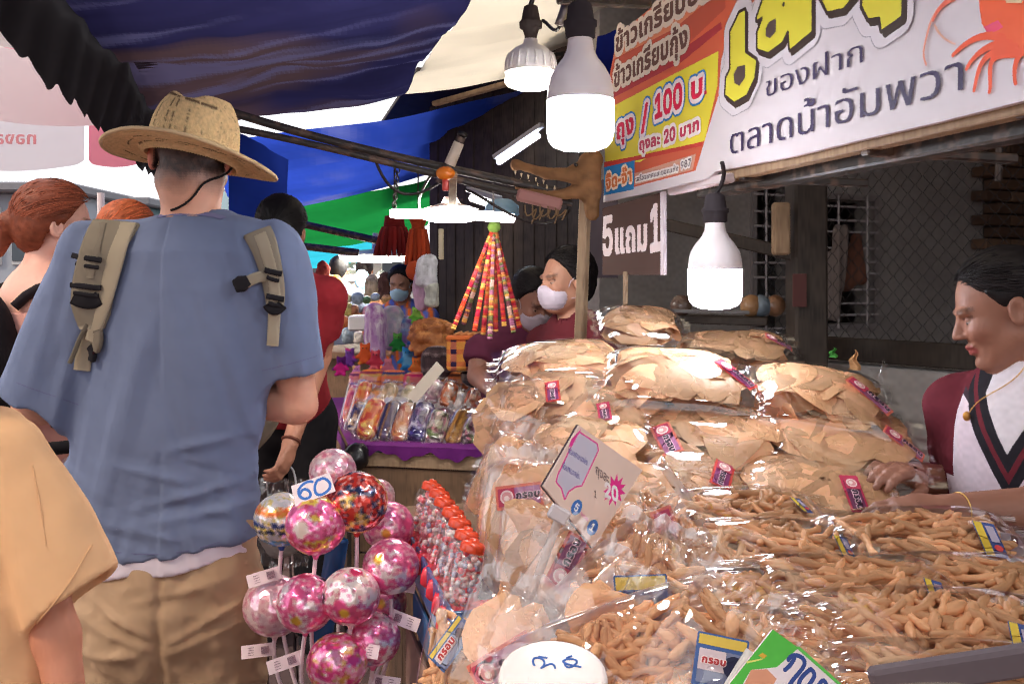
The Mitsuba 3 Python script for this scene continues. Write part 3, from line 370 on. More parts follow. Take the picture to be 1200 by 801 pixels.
# ================================================================ market umbrella outside, left
um = thing('market_umbrella', 'large pink and white market umbrella outside the awning, with lettering on its valance', 'umbrella')
uc = A_([-2.76, 4.55, 0]); ur = 1.12; uz, ua = 2.34, 2.83
angs = [math.radians(73+45*k) for k in range(8)]
def uv_(k, r=1.0): a = angs[k % 8]; return A_([uc[0]+ur*r*math.cos(a), uc[1]+ur*r*math.sin(a)])
upk = lin(246, 150, 166); uwh = lin(246, 245, 243)
for k in range(8):
    a, b = uv_(k), uv_(k+1); pink = k in (7, 6, 3)
    def can(u, v, a=a, b=b):
        e = a+(b-a)*u[:, None]; p = uc[:2]+(e-uc[:2])*v[:, None]
        return np.column_stack([p, ua-(ua-uz)*v-.05*np.sin(u*math.pi)*v*v-.03*np.sin(v*math.pi)])
    part(um, 'panel', sheet(can, 12, 12), 'thin_cloth', upk if pink else uwh)
    def fl(u, v, a=a, b=b):
        e = a+(b-a)*u[:, None]; cx = np.minimum(1, np.minimum(u, 1-u)*14)**.5
        return np.column_stack([e*1.0, uz-.05*np.sin(u*math.pi)-(.29*(.86+.14*cx))*v-.002])
    part(um, 'valance_flap', sheet(fl, 24, 8, .02, .98), 'thin_cloth', upk if pink else lin(240, 234, 237))
    part(um, 'rib', tube([[*uc[:2], ua-.03], [*a, uz-.012]], .008, 5), 'metal', (.5, .5, .5))
part(um, 'pole', tube([[uc[0], uc[1], -.02], [uc[0], uc[1], ua]], .022, 10), 'metal', (.6, .6, .6))
e0, e1 = uv_(0), uv_(1)
fx = nrm([*(e0-e1), 0]); fn_ = np.cross(fx, UPV)
tx = text_fit('umb', .27); g = affinity.scale(tx, -1, 1, origin=(0, 0))
mid = A_([P(18, 0, e0[1])[0], (e0[1]+e1[1])/2, uz-.16]); side = 1 if fn_[1] > 0 else -1
part(um, 'lettering', mv(extr(g, .0015), fr(mid-fn_*side*.004, -fx if fx[0] < 0 else fx, UPV, np.cross(-fx if fx[0] < 0 else fx, UPV))), 'print', lin(222, 160, 166))

# ================================================================ pipes and posts of the stalls
rust = lin(92, 66, 60)
pk = thing('awning_pipe', 'upper rusty awning pipe running to the wing lamp', 'pipe')
part(pk, 'tube', tube(curve([P(255, 126, 2.62), P(400, 168, 2.66), P(520, 196, 2.72), P(672, 228, 2.80)], 16), .0115, 10), 'metal_dark')
pk = thing('awning_pipe', 'lower rusty awning pipe behind the straw hat', 'pipe')
part(pk, 'tube', tube(curve([P(262, 148, 2.60), P(420, 182, 2.64), P(560, 216, 2.72), P(670, 238, 2.80)], 16), .0095, 10), 'metal_dark')
pk = thing('pipe_stub', 'short upright pipe end wrapped in white and orange tape above the wing lamp', 'pipe')
part(pk, 'tube', tube([P(515, 215, 2.68), P(524, 196, 2.68), P(541, 160, 2.66)], .0125, 10), 'metal_dark')
part(pk, 'white_tape', tube([P(527, 193, 2.672), P(538, 167, 2.662)], [.0165, .015], 10), 'cloth', lin(200, 186, 170))
part(pk, 'orange_tape', cat([ico(P(522, 203, 2.66), (.026, .02, .019), 2)]), 'plastic', lin(224, 122, 34))
part(pk, 'black_cap', tube([P(541, 160, 2.66), P(543, 155, 2.66)], .014, 10), 'plastic', lin(20, 20, 24))
part(pk, 'red_clip', box(P(522, 217, 2.65), (.018, .014, .03), .003), 'plastic', lin(190, 60, 46))
part(pk, 'hanger_bar', bar(P(531, 205, 2.66), P(530, 247, 2.9), .022, .022), 'pale_wood', None, False)
single('wooden_pole', bar(P(686, 232, 2.80), P(680, 402, 2.78), .030, .026, .004), 'pale_wood', None, 'thin pale wooden pole standing right of the standing masked vendor', 'pole', smooth=False)
single('wooden_batten', bar(P(508, 122, 4.4), P(612, 93, 4.2), .034, .02, .003), 'pale_wood', None, 'loose wooden batten under the cream tarpaulin left of the small bulb', 'batten', smooth=False)
single('steel_bar', bar(P(655, -2, 1.78), P(760, 4, 1.95), .02, .02, .003), 'metal_dark', None, 'dark steel arm above the largest bulb', 'bar', smooth=False)
single('steel_pipe', tube(curve([P(668, -20, 1.85), P(662, 10, 1.84), P(655, 30, 1.84)], 8), .009, 10), 'metal', lin(150, 140, 135), 'short grey pipe between the two upper bulbs', 'pipe')
for q in [((340, 272, 8), (520, 235, 8)), ((345, 290, 9), (440, 303, 9)), ((350, 262, 8.4), (452, 280, 8.4)), ((420, 210, 6), (640, 100, 6))]:
    pass
for i, (a, b, r, l) in enumerate([((335, 258, 8), (452, 284, 8), .03, 'upper dark roof strut below the green tarpaulin'), ((335, 286, 8), (420, 296, 8), .03, 'lower dark roof strut below the green tarpaulin'),
        ((528, 245, 6.4), (665, 158, 6.0), .03, 'long slanting roof bar beside the bluish tube lamp')]):
    single('roof_strut', tube([P(*a), P(*b)], r, 8), 'metal_dark', None, l, 'bar')
# chain and cables that carry the wing lamp
cb = thing('hanging_chain', 'thin chain hanging from the lower pipe to the left wing of the lamp', 'chain')
a, b = P(466, 196, 2.7), P(462, 242, 2.95)
for k in range(9):
    c = a+(b-a)*(k+.5)/9; t = np.arange(13)*2*np.pi/12
    ring = np.stack([.006*np.cos(t), .0*t, .011*np.sin(t)], 1)@rot((0, 0, 1), 90*(k % 2)).T+c
    part(cb, 'link', tube(ring, .0018, 5, False), 'metal', lin(60, 54, 54))
for c, l in [([(505, 205, 2.7), (494, 225, 2.8), (492, 243, 2.95)], 'dark cable to the middle of the wing lamp'), ([(440, 188, 2.66), (470, 226, 2.7), (520, 210, 2.7)], 'thin slack cable under the pipes'),
             ([(545, 222, 2.7), (600, 252, 2.8), (640, 262, 2.78), (668, 246, 2.8)], 'tangled string under the carved head')]:
    single('cable', tube(curve([P(*q) for q in c], 14), .004, 6), 'plastic', lin(34, 28, 30), l, 'cable')

# carved crocodile head on the end of the pipes
def croc(p):
    A = lambda x, y, Y=2.78: P(x, y, Y)
    d = smin(rc(p, A(606, 193), A(640, 203), .012, .014), rc(p, A(640, 203), A(690, 207), .015, .026), .01)
    d = smin(d, rc(p, A(604, 192), A(604, 194), .014, .014), .01)
    d = smin(d, rc(p, A(606, 220), A(650, 229), .008, .012), .01); d = smin(d, rc(p, A(650, 229), A(692, 222), .013, .026), .012)
    d = smin(d, rc(p, A(692, 190), A(694, 250), .03, .02), .02); d = smin(d, rc(p, A(690, 192), A(696, 186), .026, .022), .02)
    d = smin(d, rc(p, A(672, 196), A(676, 194), .011, .009), .012)
    return d+.0035*(fbm(p*[70, 70, 70], 3, 3)-.5).astype('f4')*2
cm = nets(croc, P(596, 262, 2.78)-[0, .07, 0], P(712, 168, 2.78)+[0, .07, 0], .005)
ck = thing('crocodile_head', 'carved brown crocodile head with open jaws on the end of the pipes', 'carving')
fb = fbm(cm[0]*45, 3, 2)[:, None]
part(ck, 'head', cm, 'matte', lin(136, 98, 66)*(.5+.9*fb))
te = []
for k, (x, y, dn) in enumerate([(604, 200, 1), (611, 203, 1), (619, 205, 1), (628, 208, 1), (637, 211, 1), (610, 214, 0), (620, 216, 0), (630, 219, 0), (641, 221, 0), (650, 222, 0)]):
    for s in (-1, 1):
        c = P(x, y, 2.78+.009*s); te.append(tube([c, c+[0, 0, -.012 if dn else .012]], [.0035, .0008], 5))
part(ck, 'teeth', cat(te), 'plastic', lin(214, 190, 160), kind='stuff')
part(ck, 'eye', ico(P(675, 193, 2.745), .006, 1), 'gloss', lin(30, 24, 20))
tb = thing('taped_bundle', 'pinkish taped bundle tied under the crocodile carving', 'bundle')
part(tb, 'packet', box(P(632, 234, 2.75), (.13, .03, .035), .008, rot((0, 1, 0), 14)), 'cloth', lin(160, 116, 110), False)
for k in range(5):
    x = 615+k*9; part(tb, 'string', tube(curve([P(x, 240, 2.74), P(x+6, 252+3*(k % 2), 2.73), P(x+12, 246, 2.74), P(x+8, 262-4*(k % 3), 2.74)], 10), .0022, 5), 'cloth', lin(120, 96, 70))

# ================================================================ banner over the stall
BL, BR = P(707, 237, 2.80), P(1200, 117, 1.247)
BR[2] = BL[2]
bp = Plane(BL, BR-BL, UPV)
if bp.n[1] > 0: pass
def facing(pl):                          # the side of the board that faces the camera
    return 1 if pl.n@(A_([0, 0, H])-pl.o) > 0 else -1
class Board:
    """a flat printed board: layers each half a millimetre proud of the last"""
    def __init__(s, pl): s.pl, s.k, s.f = pl, 0, facing(pl); s.out = []
    def put(s, poly, col, step=True):
        if step: s.k += 1
        m = extr(poly, .00005); off = s.k*.00007 if s.f > 0 else -s.k*.00007-.0001
        s.out.append((mv(m, s.pl.M(off)), np.asarray(col, float)))
    def done(s, parent, name, bsdf='print'):
        m, c = catc(s.out); k = part(parent, name, m, bsdf, c, False); s.out = []; return k
ban = thing('shop_banner', 'large printed vinyl banner with yellow and black lettering above the cracker stall', 'banner')
edge = [(707, 237), (760, 225), (830, 209), (838, 201), (930, 183), (1000, 166), (1100, 143), (1200, 118), (1262, 102), (1262, -330), (1000, -190), (820, -15), (772, 2), (740, 28), (722, 50), (715, 85), (712, 150)]
sh0 = bp.poly(edge)
back = extr(sh0, .012); fb = facing(bp)
m0 = mv(back, bp.M(-.012 if fb > 0 else 0.0))
part(ban, 'panel', m0, 'print', lin(206, 196, 200), False)
bd = Board(bp); bd.k = 0 if fb > 0 else 80
orange = bp.poly([(709, 228), (712, 150), (715, 85), (722, 50), (740, 28), (772, 2), (820, -15), (905, -85), (895, -12), (866, 22), (850, 52), (845, 72), (842, 112), (815, 200)])
bd.put(orange, lin(206, 96, 66))
for q, c in [([(715, 95), (722, 50), (740, 28), (800, -8), (850, -40), (850, 10), (800, 58), (740, 100)], (186, 84, 62)), ([(718, 70), (722, 52), (780, 20), (845, -28), (845, -12), (790, 34)], (212, 128, 92)),
             ([(716, 104), (800, 58), (845, 26), (846, 34), (800, 72), (716, 116)], (170, 56, 60))]:
    bd.put(bp.poly(q).intersection(orange), lin(*c))
bd.put(bp.poly([(709, 136), (712, 128), (780, 92), (842, 60), (841, 100), (826, 165), (765, 181), (750, 190), (709, 189)]), lin(222, 206, 62))
bd.put(bp.poly([(708, 190), (745, 183), (824, 166), (823, 171), (746, 188), (708, 196)]), lin(196, 62, 52))
bd.put(bp.poly([(708, 196), (744, 188), (743, 222), (708, 229)]), lin(44, 130, 190))
bd.put(bp.poly([(744, 203), (816, 180), (812, 199), (744, 217)]), lin(206, 150, 130))
def outlined(key, p0, p1, h, cols, sc=1.0):
    g = text_on(bp, key, p0, p1, h)
    for w, c in cols[:-1]: bd.put(g.buffer(w*sc), lin(*c))
    bd.put(g.buffer(cols[-1][0]*sc), lin(*cols[-1][1])); return g
cream = (214, 196, 178)
outlined('cracker_fish', (722, 62), (846, -15), 22, [(.014, cream), (.001, (104, 72, 62))])
outlined('cracker_shrimp', (720, 103), (806, 54), 22, [(.013, cream), (.001, (104, 72, 62))])
rw = [(.017, (58, 118, 176)), (.012, (232, 214, 214)), (.0015, (214, 44, 74))]
outlined('bag', (723, 164), (743, 155), 23, rw); outlined('nslash', (752, 152), (760, 147), 24, rw)
outlined('n100', (768, 139), (800, 124), 25, rw); outlined('baht', (811, 117), (824, 111), 26, rw)
bd.put(bp.poly([(826, 111), (829, 110), (829, 106), (826, 107)]), lin(214, 44, 74))
r2 = [(.010, (236, 222, 214)), (.0012, (186, 60, 88))]
outlined('bagper', (750, 176), (774, 169), 13, r2); outlined('n20', (779, 168), (792, 163), 14, r2); outlined('bahtfull', (798, 161), (820, 152), 14, r2)
outlined('jeed', (711, 222), (741, 212), 15, [(.008, (250, 226, 200)), (.001, (226, 128, 70))])
outlined('dry', (746, 213), (796, 200), 6, [(.0045, (232, 222, 218)), (.0, (110, 92, 100))]); outlined('n987', (799, 198), (811, 194), 8, [(.0045, (232, 222, 218)), (.0, (110, 92, 100))])
# big yellow lettering, black shadow, thin grey contour
big = [[(868, 17), (874, 14), (874, 63), (887, 72), (885, 90), (876, 110), (862, 118), (852, 110), (853, 92), (858, 82), (858, 38)],
       [(889, 22), (905, -25), (940, -50), (952, -40), (952, 36), (928, 56), (926, 30), (918, 48), (902, 60), (890, 56), (890, 38), (898, 18), (914, 8), (922, 10), (922, 0)],
       [(962, -8), (975, -30), (1004, -34), (1003, -8), (990, 8), (972, 12)],
       [(1015, -16), (1050, -50), (1058, -40), (1057, 18), (1036, 33), (1034, 18), (1020, 20), (1013, 6)]]
hole = [[(866, 80), (874, 78), (874, 90), (868, 99), (863, 96), (862, 88)], [(903, 28), (910, 24), (910, 36), (904, 43), (900, 41), (900, 34)]]
polys = [bp.poly(q).buffer(.006).buffer(-.004) for q in big]; hp = [bp.poly(q).buffer(.003) for q in hole]
allp = shapely.union_all(polys)
bd.put(shapely.union_all([q.buffer(.030) for q in polys]), lin(150, 142, 150)); bd.put(shapely.union_all([q.buffer(.0285) for q in polys]), lin(208, 199, 204))
bd.put(shapely.union_all([affinity.translate(q, .008, -.009).buffer(.006) for q in polys]+[q.buffer(.007) for q in polys]), lin(62, 48, 44))
bd.put(allp, lin(214, 202, 66))
for q in hp: bd.put(q, lin(86, 70, 66))
ink = (62, 52, 84)
outlined('souvenir', (899, 114), (1013, 73), 24, [(-.0006, ink)])
outlined('market', (857, 181), (1131, 105), 30, [(-.0004, ink)])
# printed crab
crab = (226, 92, 62)
def stroke(pts, w0, w1):
    q = curve(np.column_stack([A_(pts, float), np.zeros(len(pts))]), 20)[:, :2]; s = A_([bp.st(*p) for p in q]); n = len(s)
    return shapely.union_all([LineString(s[i:i+2]).buffer(w0+(w1-w0)*i/n) for i in range(n-1)])
bd.put(bp.poly([(1148, -60), (1150, 8), (1153, 28), (1160, 40), (1172, 47), (1190, 58), (1230, 60), (1262, 40), (1262, -120), (1200, -110)]), lin(226, 98, 62))
bd.put(bp.poly([(1155, 32), (1172, 24), (1178, 32), (1162, 42)]), lin(222, 80, 110))
bd.put(bp.poly([(1178, -6), (1205, -12), (1200, 4), (1182, 4)]), lin(206, 176, 140))
legs = [[(1178, 46), (1150, 44), (1134, 52), (1119, 65)], [(1186, 52), (1160, 56), (1146, 66), (1135, 81)], [(1192, 56), (1172, 60), (1160, 66), (1147, 92), (1144, 106)], [(1205, 58), (1180, 64), (1168, 68), (1163, 90), (1162, 108)], [(1215, 60), (1200, 62), (1194, 72), (1193, 98)]]
for q in legs: bd.put(stroke(q, .006, .0025), lin(*crab))
bd.put(stroke([(1125, -4), (1105, 8), (1094, 25), (1088, 45), (1085, 62), (1088, 76)], .003, .0015), lin(222, 150, 130))
bd.put(stroke([(1122, -3), (1108, 6), (1096, 24)], .005, .002), lin(222, 110, 90))
bd.put(stroke([(1098, 30), (1108, 44), (1122, 52)], .002, .001), lin(220, 170, 150))
bd.done(ban, 'lettering')
# frame under the banner
def on_banner(px, py, off): s = bp.st(px, py); return bp.o+bp.x*s[0]+bp.y*s[1]+bp.n*off*fb
part(ban, 'lower_batten', bar(on_banner(838, 207, -.03), on_banner(1265, 106, -.03), .03, .02), 'pale_wood', None, False)
bm = thing('steel_beam', 'grey steel beam under the lower edge of the banner', 'beam')
part(bm, 'rail', bar(on_banner(786, 222, -.09), on_banner(1290, 110, -.09), .05, .04, .004), 'metal_dark', None, False)
for x, y in [(858, 207), (1000, 176), (1180, 130)]:
    part(bm, 'bracket', bar(on_banner(x, y, -.02), on_banner(x+6, y+4, -.30), .025, .016, .003), 'metal_dark', None, False)
single('light_batten', bar(P(787, 224, 2.45), P(856, 208, 2.05), .024, .02, .004), 'matte', lin(206, 192, 196)*np.ones((24, 1)) if False else lin(206, 192, 196), 'short white batten under the banner behind the hanging bulb', 'batten', smooth=False)

# brown sign "5 .. 1"
SL, SR = P(706, 322, 2.72), P(777, 322, 2.47); SR[2] = SL[2]
sp = Plane(SL, SR-SL, UPV); sg = thing('offer_sign', 'dark brown sign with white numbers and word hanging under the banner', 'sign')
fs = facing(sp)
sq = sp.poly([(706, 322), (777, 322), (776, 225), (706, 244)])
part(sg, 'board', mv(extr(sq, .008), sp.M(-.008 if fs > 0 else 0)), 'matte', lin(84, 62, 56), False)
part(sg, 'edge_strip', mv(extr(sp.poly([(774.5, 322), (778, 322), (777.5, 224), (774, 225)]), .010), sp.M(-.009 if fs > 0 else -.001)), 'plastic', lin(214, 198, 204), False)
sb = Board(sp); sb.k = 0 if fs > 0 else 0
for key, p0, p1, h in [('n5', (706.5, 299), (718, 297), 42), ('tham', (721, 297), (758, 293), 38), ('n1', (762, 294), (774, 291), 50)]:
    sb.put(text_on(sp, key, p0, p1, h).buffer(.0016), lin(226, 206, 206), key == 'n5')
sb.done(sg, 'lettering')
single('sign_stick', bar(P(733, 318, 2.62), P(733, 390, 2.62), .018, .012, .002), 'pale_wood', None, 'thin wooden stick below the brown sign', 'stick', smooth=False)
single('paper_notice', box(P(704, 268, 4.0), (.14, .004, .4), .001), 'matte', lin(98, 88, 96), 'pale paper notice in the dark shop left of the brown sign', 'notice', smooth=False)

# ================================================================ lamps
def bulb(label, px, y_top, y_mid, y_bot, w, Y, neck, sock, power, cable_to, tint):
    b = thing('light_bulb', label, 'light bulb'); r = w/2*Y/F; c = P(px, y_top, Y)[:2]; z = lambda y: P(px, y, Y)[2]
    zs, zm, zb = z(neck), z(y_mid), z(y_bot); M = fr([c[0], c[1], 0], *np.eye(3)); h = zs-zm
    part(b, 'housing', lathe([(.36*r, zs+.012), (.36*r, zs), (.40*r, zs-.16*h), (.52*r, zs-.30*h), (.74*r, zs-.46*h), (.90*r, zs-.62*h), (.97*r, zs-.8*h), (r, zm+.002), (r, zm)], 40, M), 'plastic', lin(222, 212, 214))
    d = zm-zb
    lit(b, 'diffuser', lathe([(r*.995, zm), (r*1.005, zm-.02*d), (r, zm-.62*d), (.95*r, zm-.78*d), (.8*r, zm-.9*d), (.5*r, zm-.975*d), (0, zb)][::1], 40, M), power*A_(tint))
    zt = z(sock)
    part(b, 'lamp_holder', lathe([(.30*r, zs), (.44*r, zs+.004), (.46*r, zs+.35*(zt-zs)), (.50*r, zs+.36*(zt-zs)), (.50*r, zs+.48*(zt-zs)), (.42*r, zs+.5*(zt-zs)), (.36*r, zs+.9*(zt-zs)), (.2*r, zt), (0, zt)], 24, M), 'matte', lin(52, 46, 50))
    part(b, 'cable', tube(curve([A_([c[0], c[1], zt-.004]), (A_([c[0], c[1], zt])+P(*cable_to))/2+[.01, 0, 0], P(*cable_to)], 10), .0045, 8), 'plastic', lin(36, 32, 36))
    return b
BULB = 7.0
bulb('largest lit bulb with white neck, hanging in front of the banner corner', 680, 46, 118, 178, 79, 1.75, 47, 2, BULB, (690, -22, 1.8), (.93, .98, 1.05))
bulb('lit bulb hanging low under the banner beside the brown sign', 838, 262, 315, 363, 63, 2.06, 262, 226, BULB, (846, 190, 2.02), (.88, .98, 1.12))
bulb('lit bulb of the same row hanging over the front of the stick snack bags', 731, -230, -170, -110, 120, 1.05, -229, -300, BULB*1.0, (735, -390, 1.05), (.93, .98, 1.05))
bulb('lit bulb of the same row hanging nearest over the stall', 1180, -560, -480, -400, 160, .78, -559, -650, BULB*.8, (1185, -740, .78), (.93, .98, 1.05))
b = thing('light_bulb', 'smaller lit bulb with a wide ribbed white cup, left of the largest bulb', 'light bulb'); Y = 1.97; c = P(622, 80, Y)
z = lambda y: P(622, y, Y)[2]; M = fr([c[0], c[1], 0], *np.eye(3)); r = 31*Y/F
part(b, 'housing', lathe([(.25*r, z(46)), (.3*r, z(52)), (.62*r, z(57)), (.86*r, z(64)), (.93*r, z(72)), (.95*r, z(82)), (.99*r, z(84)), (.99*r, z(85.5)), (.90*r, z(85.5))], 36, M), 'plastic', lin(222, 214, 208))
for k in range(18):
    a = 2*np.pi*k/18; e = A_([math.cos(a), math.sin(a), 0]); o = A_([c[0], c[1], 0])
    part(b, 'rib', tube([o+e*r*.86+[0, 0, z(64)], o+e*r*.945+[0, 0, z(73)], o+e*r*.965+[0, 0, z(82)]], .0022, 5), 'plastic', lin(214, 206, 200))
lit(b, 'diffuser', lathe([(.90*r, z(84)), (.97*r, z(86)), (.98*r, z(97)), (.86*r, z(101)), (.5*r, z(105)), (0, z(106))], 32, M), BULB*.8*A_((1.05, .98, .82)))
part(b, 'lamp_holder', lathe([(.2*r, z(47)), (.26*r, z(40)), (.32*r, z(34)), (.42*r, z(33)), (.44*r, z(26)), (.36*r, z(24)), (.26*r, z(8)), (0, z(4))], 24, M), 'matte', lin(62, 52, 48))
part(b, 'cable', tube(curve([P(622, 6, Y), P(628, -12, Y), P(640, -40, Y)], 8), .005, 8), 'plastic', lin(36, 32, 36))
single('cable', tube(curve([P(636, 24, 1.95), P(645, 32, 1.92), P(656, 31, 1.86), P(664, 10, 1.85)], 10), .0035, 6), 'plastic', lin(30, 26, 28), 'short black wire loop between the two upper bulbs', 'cable')

wl = thing('wing_lamp', 'lit white lamp with wide flat wings hanging from the pipes', 'lamp'); wc = P(528, 250, 3.0)
def wing(ang, L, w, th, dz):
    def f(p):
        q = p-np.asarray(wc, 'f4'); c, s = math.cos(ang), math.sin(ang)
        x = q[:, 0]*c+q[:, 1]*s; y = -q[:, 0]*s+q[:, 1]*c; zz = q[:, 2]+dz*x
        dx = np.maximum(np.abs(x-L/2-.06)-L/2+w*.5, 0); dy = np.maximum(np.abs(y)-w*.05, 0)
        return np.maximum(np.sqrt(dx**2+dy**2)-w*.5, np.abs(zz)-th)-.003
    return f
for a, L in [(math.radians(6), .135), (math.radians(174), .125), (math.radians(95), .12), (math.radians(-80), .10)]:
    fz = wing(a, L, .085, .010, .07 if abs(a) < 1 else .0); m = nets(fz, wc-[.24, .24, .05], wc+[.24, .24, .05], .006)
    lit(wl, 'wing', m, BULB*.9*A_((1.0, .98, .90)))
M = fr(wc, *np.eye(3))
lit(wl, 'centre_dome', lathe([(.0, .012), (.07, .012), (.088, .004), (.085, -.018), (.05, -.027), (0, -.03)], 32, M), BULB*.9*A_((1.0, .98, .90)))
part(wl, 'cap', lathe([(.085, .0135), (.06, .022), (.03, .03), (.02, .05), (0, .05)], 24, M), 'plastic', lin(200, 180, 170))
def tube_lamp(label, a, b, r, c):
    k = thing('tube_lamp', label, 'lamp'); lit(k, 'tube', tube([P(*a), P(*b)], r, 10), c)
    d = nrm(P(*b)-P(*a)); part(k, 'batten', bar(P(*a)-d*.03+[0, 0, r*2.2], P(*b)+d*.03+[0, 0, r*2.2], r*2, r*1.4), 'plastic', lin(150, 150, 160), False)
tube_lamp('slanting bluish white tube lamp in the dark shop left of the largest bulb', (584, 190, 5.4), (631, 158, 5.2), .018, BULB*.6*A_((.86, .97, 1.06)))
tube_lamp('short lit tube lamp just above the right wing of the wing lamp', (553, 232, 4.4), (581, 241, 4.2), .016, BULB*.7*A_((1.05, 1, .9)))
single('lamp_shade', lathe([(.0, .05), (.04, .045), (.07, .02), (.075, -.02), (.06, -.03)], 20, fr(P(588, 246, 4.2), *np.eye(3))), 'plastic', lin(140, 176, 200), 'pale blue lamp shade beside the short tube lamp', 'lamp shade')
def disc_lamp(label, px, py, w, Y, c, rows=1):
    k = thing('ceiling_lamp', label, 'lamp', None); r = w/2*Y/F; M = fr(P(px, py, Y), *np.eye(3))
    lit(k, 'diffuser', lathe([(r, .0), (r, -.02), (.7*r, -.05), (0, -.06)], 24, M), c)
    part(k, 'housing', lathe([(r*1.04, .0), (r*1.04, .012), (.5*r, .05), (.1*r, .06), (.08*r, .2), (0, .2)], 20, M), 'plastic', lin(200, 200, 190))
wm = BULB*A_((1.05, 1.0, .86))
for px, py, w, Y, l in [(440, 300, 84, 8.5, 'widest far lamp, glowing over the alley stalls under the turquoise tarpaulin'), (402, 322, 58, 9.5, 'broad far lamp beside the red shirt shoulder'),
                        (408, 315, 16, 10, 'small far lamp above the broad one'), (447, 323, 13, 10, 'small round far lamp left of the far vendor'), (414, 311, 8, 11, 'tiny far lamp between the broad and the widest ones'), (487, 303, 9, 7, 'tiny lamp beside the hanging white bags')]:
    disc_lamp(l, px, py, w, Y, wm)

# ================================================================ shop behind the stall
hd = nrm([1, .5, 0]); ho = P(768, 330, 4.5); ho[2] = 0
hn = np.cross(hd, UPV)                   # points to the camera side
hp_ = Plane(ho, hd, UPV)
def hrect(x0, y0, x1, y1):
    a, b = hp_.st(x0, y1), hp_.st(x1, y0); return shapely.box(a[0], a[1], b[0], b[1])
w1, w2 = hrect(884, 220, 928, 398), hrect(966, 236, 1022, 380)
wallp = shapely.box(-.3, -.02, 2.3, 3.1)-w1-w2
hs = thing('house_wall', 'grey rendered house wall with two barred windows behind the stall', 'wall')
hoff = facing(hp_)
part(hs, 'wall', mv(extr(wallp, .12), hp_.M(-.12 if hoff > 0 else 0)), 'plaster', None, False)
for wi, wbox in enumerate((w1, w2)):
    x0, y0, x1, y1 = wbox.bounds; W = uid(hs+'__window')
    scene[W] = shape(mv(extr(shapely.box(x0-.03, y0-.03, x1+.03, y1+.03)-shapely.box(x0, y0, x1, y1), .03), hp_.M(-.01 if hoff > 0 else -.02)), 'plastic', lin(150, 142, 142), False)
    pm = hp_.M(0)
    def q(s, t, off): return hp_.o+hp_.x*s+hp_.y*t+hp_.n*off*hoff
    n = 9
    for k in range(n):
        t = y0+(y1-y0)*(k+.5)/n+(.012 if k % 3 == 0 else 0); part(W, 'bar', tube([q(x0-.02, t, .02), q(x1+.02, t, .02)], .0065, 6), 'plastic', lin(196, 188, 190))
    for s in ((x0*.8+x1*.2), (x0*.2+x1*.8)): part(W, 'bar', tube([q(s, y0-.02, .03), q(s, y1+.02, .03)], .0065, 6), 'plastic', lin(196, 188, 190))
R_h = np.stack([hd, np.cross(UPV, hd), UPV], 1)       # the room behind the windows
def hbx(s0, s1, d0, d1, z0, z1): return box(ho+hd*(s0+s1)/2-hn*hoff*(d0+d1)/2+UPV*(z0+z1)/2, (s1-s0, d1-d0, z1-z0), 0, R_h)
sw0 = w1.bounds[0]-.10
for nm, q in (('back_wall', (sw0, 2.3, 1.3, 1.4, 0, 3.1)), ('inner_wall', (sw0-.1, sw0, .12, 1.4, 0, 3.1)), ('inner_wall', (2.3, 2.4, .12, 1.4, 0, 3.1)), ('inner_ceiling', (sw0-.1, 2.4, .12, 1.4, 3.1, 3.2)), ('inner_floor', (sw0-.1, 2.4, .12, 1.4, -.02, .02))): part(hs, nm, hbx(*q), 'plaster', None, False)
# brick pier at the end of the house
bx = hp_.st(1165, 260)[0]; bk = thing('brick_pier', 'weathered brown brick pier at the right end of the grey house wall', 'brick pier')
part(bk, 'core', box(ho+hd*(bx+.12)+hn*0+[0, 0, 1.3]-hn*.02, (.42, .14, 2.7), 0, np.stack([hd, np.cross(UPV, hd), UPV], 1)), 'matte', lin(56, 46, 42), False)
brv = [shape(box((0, 0, 0), (.2, .1, .055), .006), 'matte', lin(*c), False) for c in ((112, 86, 70), (96, 74, 62), (124, 98, 80))]
Rb = np.stack([hd, np.cross(UPV, hd), UPV], 1)
for r_ in range(22):
    for k in range(3):
        s = bx-.08+k*.21+(.1 if r_ % 2 else 0)-.03; s = min(s, bx+.26)
        copy(bk, 'brick', brv[rng.integers(3)], fr(ho+hd*s+hn*(.06+.006*rng.random())+[0, 0, 1.05+r_*.066], *Rb.T))
dp = single('dark_post', bar(P(944, 190, 3.05), P(946, 560, 3.05), .12, .10, .008), 'dark_wood', None, 'thick dark wooden post in front of the barred windows', 'post', smooth=False)
single('crossbar', bar(P(776, 262, 3.3), P(938, 300, 3.05), .045, .04, .004), 'dark_wood', None, 'dark wooden crossbar behind the hanging bulb', 'bar', smooth=False)
single('tag', box(P(937, 340, 2.96), (.042, .006, .10), .003), 'matte', lin(84, 52, 50), 'small reddish brown tag nailed on the dark post', 'tag', smooth=False)
single('wooden_box', box(P(915, 268, 3.0), (.05, .04, .16), .006), 'pale_wood', None, 'small brown wooden box fixed at the left of the dark post', 'box', smooth=False)
cl = sheet(lambda u, v: np.stack([P(978, 270, 4.3)[0]+.05*u+.012*np.sin(v*7)+.02*v, 4.3+.012*np.sin(u*14+v*2), P(0, 270, 4.3)[2]-.38*v], 1), 16, 20)
cl = (cl[0], np.vstack([cl[1], cl[1][:, ::-1]]))
def rag(p): return smin(rc(p, P(985, 272, 4.25), P(978, 365, 4.25), .035, .028), rc(p, P(978, 300, 4.25), P(975, 372, 4.25), .03, .018), .02)+.006*np.sin(p[:, 0]*160).astype('f4')
single('hanging_cloth', nets(rag, P(950, 395, 4.25)-[0, .08, 0], P(1005, 255, 4.25)+[0, .08, 0], .009), 'cloth', lin(128, 116, 112), 'pale cloth hanging in front of the right barred window', 'cloth')
